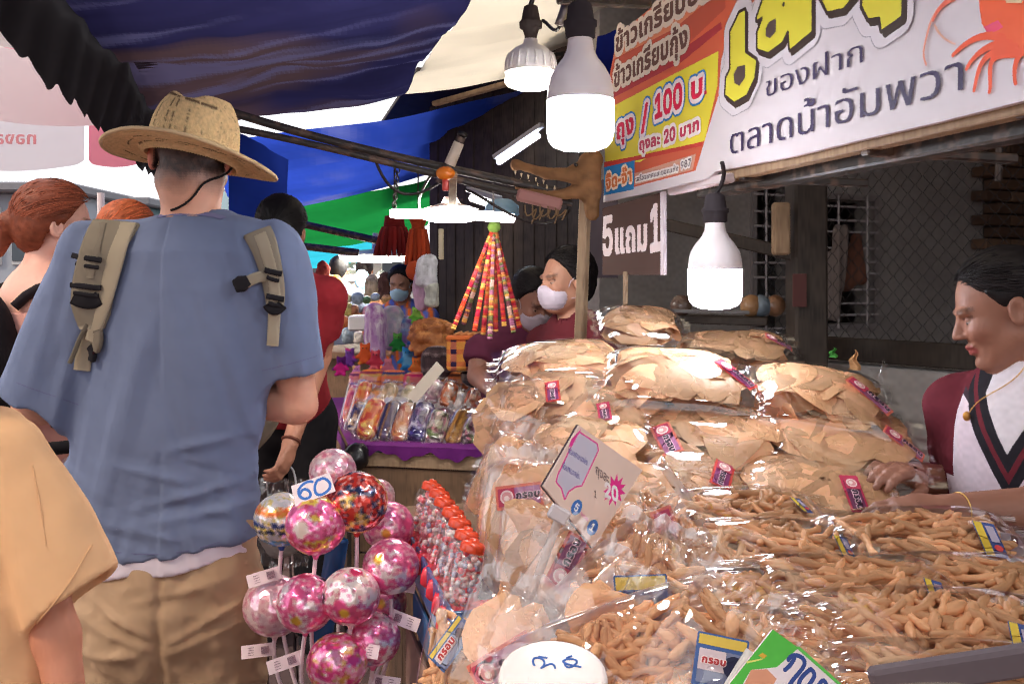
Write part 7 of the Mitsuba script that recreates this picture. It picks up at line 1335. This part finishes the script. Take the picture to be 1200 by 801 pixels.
# straw hat
hat = thing('straw_hat', 'woven straw hat with a dark streaked brim on the man\'s head', 'hat')
hc = Q(225, 184, .108); HR = rot((0, 1, 0), 8.5)@rot((1, 0, 0), -5.5); HM = fr(hc, *HR.T)
def hat_sheet(side):
    def fn(a, s):
        th = a*2*np.pi; br = s > .5
        k = np.clip((s-.5)/.5, 0, 1); kc = np.clip(s/.5, 0, 1)
        ex = np.where(br, 1+.06*k, 1.0)
        rb = .091+(.168-.091)*k                                        # brim
        zb = .004*np.cos(2*th)*k+.012*k*k-.030*k*k*np.cos(th)**2-.010*np.clip(1-k*5, 0, 1)
        hh = (1-kc); rcn = .091*(1-hh**3.2*.42)*np.where(hh > .93, np.clip((1-hh)/.07, 0, 1)**.55, 1)  # crown, from the top (s=0) to the band
        zc = .124*np.minimum(hh/.93, 1)-.010*np.exp(-(th-np.pi/2)**2*0)*0+.006*np.sin(th)*hh
        dent = -.020*np.exp(-((rcn*np.cos(th))/.022)**2)*np.clip((hh-.80)/.15, 0, 1)
        r = np.where(br, rb*ex, rcn); z = np.where(br, zb, zc+dent)
        pinch = 1-.16*np.clip(hh-.2, 0, 1)*np.clip(np.sin(th), 0, 1)*(~br)
        wv = .0011*np.sin(a*2*np.pi*110)*np.sin(s*np.pi*64)+.0008*(noise(np.stack([a*60, s*40, s*0], 1), 2)-.5)
        x = r*np.cos(th)*pinch*.985; y = r*np.sin(th)*np.where(br, 1.30-.22*k, 1.30)
        return np.stack([x*(1+np.where(br, 0, wv*6)), y*(1+np.where(br, 0, wv*6)), z+np.where(br, wv, 0)+side*.0014], 1)
    m = sheet(fn, 330, 110, 0, 1, .002, 1); return m if side > 0 else (m[0], m[1][:, ::-1])
aa, ss = [g.ravel() for g in np.meshgrid(np.linspace(0, 1, 330), np.linspace(.002, 1, 110), indexing='ij')]
th = aa*2*np.pi; tone = .78+.34*noise(np.stack([aa*150, ss*70, aa*0], 1), 3)+.10*np.sin(aa*2*np.pi*110)*np.sin(ss*np.pi*64)
streak = np.zeros(len(aa))
for r0, a0, a1, w_ in ((.62, .60, .80, .010), (.70, .72, .95, .012), (.80, .66, .72, .009), (.66, .82, .97, .010), (.82, .84, .99, .012), (.74, .55, .64, .009), (.90, .90, 1.0, .008), (.09, .6, .9, .012), (.68, .1, .4, .01), (.86, .2, .5, .01)):
    streak = np.maximum(streak, np.exp(-((ss-r0-.05*np.sin(aa*9))/w_)**2)*(aa > a0)*(aa < a1)*(noise(np.stack([aa*70, ss*8, aa*0], 1), 6) > .36))
for a0, s0, s1 in ((.70, .08, .46), (.725, .1, .44), (.78, .2, .46), (.64, .15, .35)): streak = np.maximum(streak, np.exp(-((aa-a0)/.004)**2)*(ss > s0)*(ss < s1)*(noise(np.stack([aa*10, ss*60, aa*0], 1), 8) > .4)*.7)
dots = (noise(np.stack([aa*120, ss*60, aa*0], 1), 9) > .9)*(ss < .48)
hcol = (lin(222, 188, 138)*tone[:, None])*(1-.88*np.clip(streak*1.3+.7*dots, 0, 1)[:, None])+lin(60, 36, 26)*.86*np.clip(streak+.6*dots, 0, 1)[:, None]
m1, m2 = hat_sheet(1), hat_sheet(-1); part(hat, 'straw', mv(cat([m1, m2]), HM), 'matte', np.vstack([hcol, hcol]))
rim = m1[0].reshape(330, 110, 3)[:, -1]; part(hat, 'rim', mv(tube(np.vstack([rim[:-1], rim[:1]])[::2], .0042, 6, False), HM), 'matte', lin(206, 178, 138))
def headneck(p): return np.minimum(hd_m.sdf(p), rc(p, hd_m.w((-.020, 0, -.055)), Q(226, 268, .12), .054, .062))
def pull(f, p):                          # nearest point of a soft shape
    p = A_(p, float)
    for _ in range(40):
        e = .003; g = A_([float((f((p+e*k)[None].astype('f4'))-f((p-e*k)[None].astype('f4')))[0]) for k in np.eye(3)]); n = nrm(g); p = p-n*float(f(p[None].astype('f4'))[0])*.7
    return p, n
pts = [pull(headneck, Q(*q)) for q in ((272, 196, .10), (270, 208, .06), (260, 220, .0), (244, 232, -.03), (222, 242, -.04), (204, 247, -.03), (188, 249, .02))]
part(hat, 'chin_cord', tube(curve([a+n*.003 for a, n in pts], 24), .0026, 6), 'matte', lin(30, 26, 26))
gl_ = thing('eyeglasses', 'thin metal glasses temple at the man\'s left temple under the hat brim', 'glasses')
part(gl_, 'temple', tube([hd_m.w((.04, .084, .012)), hd_m.w((.0, .086, .012)), hd_m.w((-.02, .083, .004))], .0014, 5), 'metal', lin(200, 200, 200))

# ---------------------------------------------------------------- generic figures
def figure(label, foot, fwd, h, skin, shirt, trouser, hair, head_c, head_f, arms, res=.008, hres=.005, mask=None, hair_kw={}, sleeve=.45, shirt_fn=None, lean=(0, 0), face=True, shirt_low=.50, name='person', wid=1.0, trouser_fn=None, tank=False, down=0, shirt_mat='cloth', hk=1.0):
    """arms: list of (side, elbow, wrist, back-of-hand normal, curl), side +1 left; the body is one soft surface, clothes lie over it"""
    k = thing(name, label, 'person'); f = nrm([fwd[0], fwd[1], 0]); l = np.cross(UPV, f); o = A_([foot[0], foot[1], foot[2] if len(foot) > 2 else 0.])
    H_ = Head(head_c, head_f, (0, 0, 1), h/1.68*hk); nb = H_.w((-.030, 0, -.150))
    L = lambda a, b, c: o+f*a*h+l*b*h+UPV*c*h
    ch, hp = (nb+(-UPV*.105*h)), L(0, 0, .52); wa = (ch*.45+hp*.55)
    R3 = np.stack([f, l, UPV], 1)
    def torso(p, g=0.0):
        d = ell(p, ch, (.068*h+g, .108*h*wid+g, .135*h+g), R3); d = smin(d, ell(p, wa, (.060*h+g, .088*h*wid+g, .12*h+g), R3), .05); d = smin(d, ell(p, hp+[0, 0, .01*h], (.068*h+g, .098*h*wid+g, .085*h+g), R3), .05)
        for s in (1, -1): d = smin(d, rc(p, nb-UPV*.035*h+l*s*.03*h, nb-UPV*.05*h+l*s*.098*h*wid, .028*h+g, .030*h+g), .03)
        return d
    sh = {s: nb-UPV*.052*h+l*s*.108*h*wid for s in (1, -1)}
    def arm(p, g=0.0, sl=None):
        d = np.full(len(p), 9, 'f4')
        for (s, e, w, n, cu) in arms:
            a = rc(p, sh[s], e, .033*h+g, .025*h+g); dd = a
            if sl is None: dd = smin(smin(a, rc(p, e, w, .026*h, .017*h), .01), hand_sdf(p, w, np.asarray(w)-e, n, s, cu, h/1.7), .008)
            else: hem = sh[s]+(e-sh[s])*sl; dd = smax(rc(p, sh[s], e, .036*h+g, .034*h+g), cut(p, hem, e-sh[s]), .004)
            d = np.minimum(d, dd)
        return d
    def legs(p, g=0.0):
        d = np.full(len(p), 9, 'f4')
        for s in (1, -1):
            a, b, c = L(0, s*.052, .50), L(.01, s*.055, .28), L(-.005, s*.06, .05)
            d = np.minimum(d, smin(rc(p, a, b, .052*h+g, .034*h+g), rc(p, b, c, .036*h+g, .022*h+g*1.6), .02))
            if g == 0: d = smin(d, rc(p, L(-.01, s*.06, .025), L(.09, s*.07, .018), .022*h, .018*h), .02)
        return d
    def body(p): return smin(smin(smin(torso(p), arm(p), .03), legs(p), .03), smin(H_.sdf(p), rc(p, H_.w((-.022, 0, -.055)), nb-UPV*.02*h, .048*H_.k, .056*H_.k), .02), .022)
    pts = A_([o, H_.c]+[x for a in arms for x in (a[1], a[2])]); lo, hi = pts.min(0)-A_([.36, .36, .02]), pts.max(0)+A_([.36, .36, .2])
    m = nets(body, lo, hi, hres); q = H_.q(m[0].astype('f4')); near = np.linalg.norm(q, axis=1) < .17
    c = np.tile(lin(*skin), (len(q), 1)); c[near] = head_col(q[near], skin); c *= (.86+.2*fbm(m[0]*16, 3, 4)[:, None]+.09*fbm(m[0]*130, 2, 5)[:, None]); part(k, 'body', m, 'skin', c)
    wr = lambda p: .020*(fbm(np.stack([p[:, 0]*9+p[:, 2]*6, p[:, 1]*9-p[:, 2]*5, p[:, 2]*9], 1), 3, 31)-.5).astype('f4')
    def shirt_s(p):
        g = .012; d = torso(p, g)
        if not tank: d = smin(d, arm(p, .010, sleeve), .03)
        d = smax(d, shirt_low*h-(p[:, 2]-o[2]), .006); d = np.maximum(d+wr(p), -rc(p, nb-UPV*.03*h+f*.01, nb+UPV*.2, .060*H_.k, .066*H_.k))
        if tank: d = np.maximum(d, (p[:, 2]-o[2])-(.80*h-.05))
        return d
    m = nets(shirt_s, lo+[0, 0, shirt_low*h-.05], hi, res); c = np.tile(lin(*shirt), (len(m[0]), 1))*(.92+.16*fbm(m[0]*26, 3)[:, None])
    if shirt_fn is not None: c = shirt_fn(m[0], c, dict(nb=nb, f=f, l=l, h=h, ch=ch, H=H_, sh=sh))
    part(k, 'shirt', m, shirt_mat, None if shirt_mat != 'cloth' else c)
    def tr(p): return smax(smax(smin(legs(p, .016), ell(p, hp+[0, 0, .01*h], (.068*h+.013, .098*h*wid+.013, .085*h+.013), R3), .03), .045*h-(p[:, 2]-o[2]), .005), (p[:, 2]-o[2])-.565*h, .005)+wr(p)
    m = nets(tr, lo, A_([hi[0], hi[1], o[2]+.62*h]), res*1.3); c = np.tile(lin(*trouser), (len(m[0]), 1)); c = trouser_fn(m[0], c) if trouser_fn else c; part(k, 'trousers', m, 'cloth', c)
    for s in (1, -1):
        def shoe(p, s=s): return smax(smin(ell(p, L(-.008, s*.06, .03), (.05*h*.7, .03*h, .035*h), R3), ell(p, L(.06, s*.066, .022), (.065*h, .03*h, .026*h), R3), .03), o[2]-p[:, 2], .006)
        c_ = L(.03, s*.06, .03); part(k, 'shoe', nets(shoe, c_-[.22, .22, .08], c_+[.22, .22, .1], .011), 'matte', lin(50, 46, 48))
    if face: eyes(k, H_, skin, down)
    hair_cap(k, H_, hair, res=hres, **hair_kw)
    if mask is not None:
        def mk(p):
            q = H_.q(p); d = smin(ell(q, (.052, 0, -.050), (.062, .064, .060)), ell(q, (.094, 0, -.028), (.022, .026, .024)), .02); d = smax(d, q[:, 2]+.012+.25*np.abs(q[:, 1])-.5*np.clip(.03-np.abs(q[:, 1]), 0, 1)*.6, .006); d = smax(d, .015-q[:, 0], .006); return (d+.0011*np.sin(q[:, 2]*430).astype('f4'))*H_.k
        part(k, 'face_mask', nets(mk, H_.c-.16, H_.c+.16, .005), 'cloth', lin(*mask))
        for s in (1, -1): part(k, 'mask_loop', tube(curve([H_.w((.03, s*.066, -.02)), H_.w((.0, s*.080, .012)), H_.w((-.018, s*.080, -.01)), H_.w((.02, s*.068, -.06))], 10), .0015, 4), 'cloth', lin(*mask))
    return k, dict(nb=nb, f=f, l=l, h=h, H=H_, sh=sh, torso=torso, wr=wr)

# seller at the right
sh_c = P(1177, 362, 1.80)
def lc(*c): return mi.Color3f(*[float(x) for x in lin(*c)])
def seller_shirt(p, n, uv):              # white polo: maroon shoulders and sleeves, dark edge between
    d = p-mi.Point3f(*map(float, SN)); x, y, z = (dr.dot(d, mi.Vector3f(*map(float, k))) for k in (fS, SLv, UPV)); ay = dr.abs(y)
    line = z+.095-(ay-.02)*.45; c = lc(206, 188, 196)
    c = dr.select(line > 0, lc(56, 44, 52), c); c = dr.select(line > .014, lc(92, 30, 40), c)
    c = dr.select((ay > .150) | ((ay > .125) & (z > -.20)), lc(92, 30, 40), c)
    w = z+.225-ay*1.7; front = x > 0
    c = dr.select(front & (w > 0) & (ay < .11), lc(34, 30, 36), c); c = dr.select(front & (w > .032) & (w < .052) & (ay < .11), lc(100, 34, 44), c)
    c = dr.select(front & (w > .085) & (ay < .06), lc(206, 196, 200), c); c = dr.select(front & (w <= 0) & (ay < .006) & (z > -.30), lc(110, 50, 60), c)
    return c*(.92+.16*mikit.noise(p.x*120, p.y*120, p.z*120))
fS = nrm((-.86, -.50, 0)); SLv = np.cross(UPV, fS); fo = A_([.985, 1.92, 0])
def bunf(q): return smin(ell(q, (-.115, 0, -.005), (.045, .05, .045)), rc(q, (-.09, .02, -.05), (-.085, .03, -.085), .012, .004), .01)
sF = nrm((-.92, .26, -.36)); SN = Head(sh_c, sF, (0, 0, 1), 1.58/1.68*.93).w((-.030, 0, -.150))
scene['polo'] = two({'type': 'principled', 'base_color': mikit.proc(seller_shirt), 'roughness': .9, 'specular': .2, 'sheen': .2})
sel, G = figure('dark haired woman seller in a white polo with maroon shoulders, looking down behind the stall', fo, fS, 1.58, (146, 100, 82), (206, 188, 196), (50, 46, 56), (26, 22, 24), sh_c, sF,
    [(1, P(1215, 598, 1.66), P(1108, 598, 1.62), (.1, -.3, 1), .55), (-1, P(1135, 575, 2.02), P(1072, 556, 1.86), (.1, -.3, 1), .6)], .0055, .0046, hair_kw=dict(line=.060, extra=bunf, back=-.09, thick=.005), shirt_mat='polo', sleeve=.62, wid=1.05, down=2.2, hk=.93)
nkl = thing('necklace', 'thin gold necklace with a pendant round the seller\'s neck', 'necklace'); nbv, fv, lv = G['nb'], G['f'], G['l']
def sellskin(p): return np.minimum(G['torso'](p, .014)+G['wr'](p), rc(p, G['H'].w((-.022, 0, -.055)), nbv, .05, .058))
ppts = [(1203, 428), (1185, 448), (1162, 462), (1147, 472), (1137, 485)]; ch_ = [trace(sellskin, *q, .8, 3) for q in ppts]
part(nkl, 'chain', tube(curve([a+n*.003 for a, n in ch_], 24), .0010, 5), 'metal', lin(206, 150, 80)); e = ch_[-1]
part(nkl, 'pendant', ico(e[0]+e[1]*.008-[0, 0, .006], (.007, .004, .009), 2), 'metal', lin(206, 150, 80))
brc = thing('bracelet', 'thin gold bracelet on the seller\'s wrist', 'bracelet'); wv_ = P(1124, 598, 1.625); dr_ = nrm(P(1215, 598, 1.66)-P(1108, 598, 1.62)); x_, y_, z_ = basis(dr_)
t_ = np.arange(25)*2*np.pi/24; part(brc, 'ring', tube(wv_+np.outer(.030*np.cos(t_), x_)+np.outer(.030*np.sin(t_), y_), .0013, 6, False), 'metal', lin(228, 184, 110))

# masked vendors in the dark shop
figure('vendor in maroon shirt and white face mask beside the thin wooden pole', (P(690, 0, 3.6)[0], 3.6, -.12), (-.8, -.6), 1.62, (176, 126, 104), (92, 34, 42), (40, 36, 44), (26, 22, 24), P(664, 330, 3.5), (-.86, -.42, -.05),
    [(1, P(720, 415, 3.4), P(690, 455, 3.25), (0, 0, 1), .5), (-1, P(640, 420, 3.65), P(620, 450, 3.4), (0, 0, 1), .5)], .010, .0075, mask=(196, 184, 200), hair_kw=dict(line=.060, thick=.010), down=1)
figure('vendor with head bent down and white face mask, behind the beaded cords', (P(626, 0, 4.0)[0], 4.08, -.22), (.5, -.85), 1.60, (150, 104, 88), (96, 44, 66), (40, 36, 44), (24, 20, 22), P(624, 352, 3.85), (.45, -.75, -.48),
    [(1, P(650, 440, 3.7), P(630, 460, 3.5), (0, 0, 1), .5), (-1, P(560, 440, 3.8), P(580, 460, 3.5), (0, 0, 1), .5)], .010, .0075, mask=(176, 160, 170), hair_kw=dict(line=.058, thick=.012), down=2)
def strp(v, c, g):
    s = np.sin(v[:, 0]*90+v[:, 2]*20) > .1; c[s] = lin(214, 110, 56); return c
figure('far vendor in a blue and orange shirt with a light blue face mask', (P(466, 0, 6.4)[0], 6.5, -.15), (-.25, -1), 1.58, (150, 110, 90), (84, 100, 180), (40, 40, 50), (22, 20, 22), P(470, 333, 6.35), (-.2, -.95, -.22),
    [(1, P(500, 395, 6.3), P(486, 405, 6.1), (0, 0, 1), .5), (-1, P(440, 395, 6.3), P(450, 405, 6.1), (0, 0, 1), .5)], .016, .011, mask=(150, 186, 206), hair_kw=dict(line=.060, thick=.014), shirt_fn=strp, face=False)
# person in the red shirt ahead of the man
figure('black haired person in dark red T-shirt carrying a plastic bag', (P(334, 0, 3.62)[0], 3.66, 0), (.12, 1), 1.68, (176, 122, 100), (126, 32, 40), (26, 24, 28), (22, 20, 22), P(331, 272, 3.55), (.1, .98, -.12),
    [(-1, P(374, 418, 3.56), P(340, 520, 3.36), (1, -.3, 0), .9), (1, P(286, 420, 3.5), P(290, 500, 3.7), (-1, 0, 0), .5)], .008, .0065, hair_kw=dict(line=.05, thick=.012, low=-.08), face=False, sleeve=.62)
pb = thing('plastic_bag', 'thin translucent carrier bag hanging from the hand of the red shirted person', 'bag'); bc = P(330, 612, 3.34)
scene[uid(pb+'__film')] = shape(mv(film_mesh(.20, .26, .09, 131, .12, .012, 36, 44), fr(bc, (1, 0, 0), (0, .1, 1), (0, -1, .1))), 'film')
hb = ico(bc-[0, 0, .05], (.075, .035, .07), 3); hb = (hb[0]+.02*(fbm(hb[0]*20, 3)[:, None]-.5), hb[1]); part(pb, 'contents', hb, 'plastic', lin(120, 112, 110))
for s in (-1, 1): part(pb, 'handle', tube(curve([bc+[s*.05, 0, .12], bc+[s*.02, 0, .19], P(334, 548, 3.33)], 10), .004, 6), 'plastic', lin(170, 166, 170))
part('person_005' if 'person_005__body' in scene else 'person', 'wristband', tube((lambda w, d: w+np.outer(.030*np.cos(t_), basis(d)[0])+np.outer(.030*np.sin(t_), basis(d)[1]))(P(341, 516, 3.365), nrm(P(340, 520, 3.36)-P(374, 418, 3.56))), .005, 6, False), 'matte', lin(110, 66, 54))
# red haired woman at the left and the one behind her
def tailf(q): return smin(ell(q, (-.115, .02, .0), (.035, .035, .035)), rc(q, (-.12, .02, -.01), (-.135, .03, -.09), .03, .014), .02)
def pink(v, c, g): return c
def strt(v, c): c = c.copy(); s = np.sin(v[:, 0]*2*np.pi/.045) > .35; c[s] = lin(190, 130, 130); return c
rw_, GR = figure('woman with tied red hair and a black backpack at the left edge', (P(40, 0, 2.9)[0], 2.95, 0), (.62, .78), 1.67, (220, 166, 148), (206, 150, 140), (214, 200, 196), (124, 64, 44), P(66, 266, 2.82), (.80, .52, -.10),
    [(-1, P(92, 420, 2.8), P(110, 470, 3.0), (1, 0, 0), .5), (1, P(-20, 420, 3.0), P(10, 470, 3.2), (-1, 0, 0), .5)], .008, .0058, hair_kw=dict(line=.060, extra=tailf, thick=.013, seed=3), tank=True, trouser_fn=strt)
rb = thing('backpack', 'black backpack on the red haired woman\'s back at the left edge', 'backpack')
bo = GR['nb']-GR['f']*.17-UPV*.24
def bpf(p): return smin(ell(p, bo, (.10, .15, .22), np.stack([GR['f'], GR['l'], UPV], 1)), ell(p, bo-GR['f']*.06-UPV*.08, (.07, .11, .12), np.stack([GR['f'], GR['l'], UPV], 1)), .03)
part(rb, 'pack', nets(bpf, bo-.30, bo+.30, .011), 'cloth', lin(34, 30, 34))
for s in (-1, 1): part(rb, 'strap', tube(curve([bo+GR['l']*s*.09+UPV*.16+GR['f']*.06, GR['sh'][s]+UPV*.062-GR['l']*s*.05, GR['sh'][s]+GR['f']*.11-UPV*.05-GR['l']*s*.05, bo+GR['l']*s*.14-UPV*.16+GR['f']*.14], 20), .014, 8), 'cloth', lin(36, 30, 34))
part(rb, 'hip_belt', tube(curve([GR['nb']-UPV*.46+GR['f']*.18*math.cos(a)+GR['l']*.19*math.sin(a) for a in np.linspace(0, 2*math.pi, 14)], 40), .018, 8, False), 'cloth', lin(30, 28, 32))
figure('person with orange hair just visible past the man\'s left shoulder', (P(155, 0, 3.7)[0], 3.75, 0), (.5, .85), 1.70, (226, 160, 140), (200, 180, 180), (70, 70, 90), (176, 92, 58), P(152, 278, 3.65), (.5, .85, -.05),
    [(1, P(120, 420, 3.7), P(125, 500, 3.8), (-1, 0, 0), .5), (-1, P(190, 420, 3.7), P(186, 500, 3.8), (1, 0, 0), .5)], .012, .009, hair_kw=dict(line=.06, thick=.014, seed=6), face=False)

# child in the yellow shirt at the lower left
kid = thing('person', 'child in a pale yellow short sleeved shirt at the lower left edge', 'person')
Yk = 1.38; KT = rows([(470, -120, -30, 1.40, .05), (486, -170, 6, 1.40, .07), (505, -195, 24, 1.40, .082), (540, -205, 40, 1.40, .095), (600, -205, 50, 1.40, .10), (700, -200, 60, 1.40, .10), (800, -198, 68, 1.40, .105), (960, -198, 76, 1.40, .11)], Yk)
ks, ke, kw = P(8, 532, 1.38), P(66, 745, 1.37), P(88, 880, 1.33); khem = P(87, 698, 1.375); kn = nrm(A_([.82, 0, -.58])); ks2, ke2, kw2 = P(-170, 530, 1.42), P(-230, 745, 1.42), P(-240, 880, 1.36)
hdk = Head(P(-84, 400, 1.40), (.1, .97, -.1), k=.95)
def kid_body(p):
    d = smin(hdk.sdf(p), rc(p, hdk.w((-.02, 0, -.06)), P(-84, 490, 1.40), .045, .05), .02)
    d = smin(d, loft(p, [(a, b, c, w_-.02, e-.02) for a, b, c, w_, e in KT]), .03)
    for s_, e_, w_, sd in ((ks, ke, kw, -1), (ks2, ke2, kw2, 1)): d = smin(smin(d, rc(p, s_, e_, .038, .030), .02), smin(rc(p, e_, w_, .030, .022), hand_sdf(p, w_, w_-e_, (sd*-1., 0, 0), sd, .5, .85), .01), .015)
    for x in (-.165, -.03): d = smin(d, rc(p, P(-84, 0, 1.4)*[1, 1, 0]+[x+.1, 0, .66], P(-84, 0, 1.4)*[1, 1, 0]+[x+.1, 0, .06], .07, .036), .03)
    return d
m = nets(kid_body, A_([-1.12, 1.12, .0]), A_([-.42, 1.66, 1.46]), .0055); part(kid, 'body', m, 'skin', lin(186, 124, 98)*(.9+.2*fbm(m[0]*14, 3)[:, None]))
def kid_shirt(p):
    d = loft(p, KT); a = smax(rc(p, ks, P(92, 712, 1.375), .054, .072), cut(p, khem, kn*.82+A_([0, 0, -.42])), .004); b = smax(rc(p, ks2, P(-250, 712, 1.4), .054, .07), cut(p, P(-236, 690, 1.4), (-.6, 0, -.7)), .004)
    d = smin(smin(d, a, .014), b, .03); d = smax(d, p[:, 2]-P(0, 482, Yk)[2], .004); d = smax(d, .60-p[:, 2], .006)
    fo_ = .024*(fbm(np.stack([p[:, 0]*11+p[:, 2]*3, p[:, 1]*7, p[:, 2]*4], 1), 3, 41)-.5)+.010*(fbm(np.stack([p[:, 0]*15, p[:, 1]*9, p[:, 2]*14], 1), 2, 42)-.5)
    d = d+fo_.astype('f4'); d = np.maximum(d, -rc(p, khem-nrm(khem-ks)*.05, khem+nrm(khem-ks)*.1, .046, .066)); return np.maximum(d, -rc(p, P(-84, 500, 1.40), P(-84, 460, 1.40), .055, .06))
m = nets(kid_shirt, A_([-1.12, 1.18, .55]), A_([-.40, 1.62, 1.30]), .005); part(kid, 'shirt', m, 'cloth', lin(216, 170, 128)*(.95+.1*fbm(m[0]*24, 3)[:, None]))
sp_ = [trace(kid_shirt, x, y, .8, 2) for x, y in ((50, 725), (66, 703), (84, 678), (100, 650), (108, 638))]
part(kid, 'sleeve_seam', tube(curve([a+n*.0006 for a, n in sp_], 16), .0012, 5), 'cloth', lin(204, 160, 120))
sp_ = [trace(kid_shirt, x, y, .8, 2) for x, y in ((38, 545), (44, 575), (50, 610), (54, 640))]; part(kid, 'armhole_seam', tube(curve([a+n*.0005 for a, n in sp_], 14), .0009, 5), 'cloth', lin(204, 160, 120))
def kid_tr(p):
    d = np.full(len(p), 9, 'f4'); b = P(-84, 0, 1.4)*[1, 1, 0]
    for x in (-.065, .07): d = np.minimum(d, rc(p, b+[x, 0, .62], b+[x, 0, .10], .095, .06))
    return smax(smin(d, ell(p, b+[0, 0, .66], (.13, .11, .12)), .04), .08-p[:, 2], .01)
part(kid, 'trousers', nets(kid_tr, A_([-1.05, 1.2, .04]), A_([-.55, 1.6, .8]), .011), 'cloth', lin(60, 60, 80)); hair_cap(kid, hdk, (30, 26, 28), res=.008)

for (px, Y, hc, c, l) in [(398, 8.6, (24, 22, 24), (120, 130, 150), 'distant person in grey walking down the far aisle'), (428, 9.4, (40, 30, 28), (170, 120, 90), 'distant person in tan among the farthest stalls')]:
    o = P(px, 0, Y); figure(l, (o[0], Y, 0), (.1, 1), 1.62, (170, 120, 96), c, (50, 50, 60), hc, [o[0], Y-.02, 1.47], (.1, 1, -.1), [(1, A_([o[0]-.28, Y, 1.0]), A_([o[0]-.27, Y+.1, .78]), (-1, 0, 0), .5), (-1, A_([o[0]+.28, Y, 1.0]), A_([o[0]+.27, Y+.1, .78]), (1, 0, 0), .5)], .022, .016, hair_kw=dict(line=.05, strands=0), face=False)
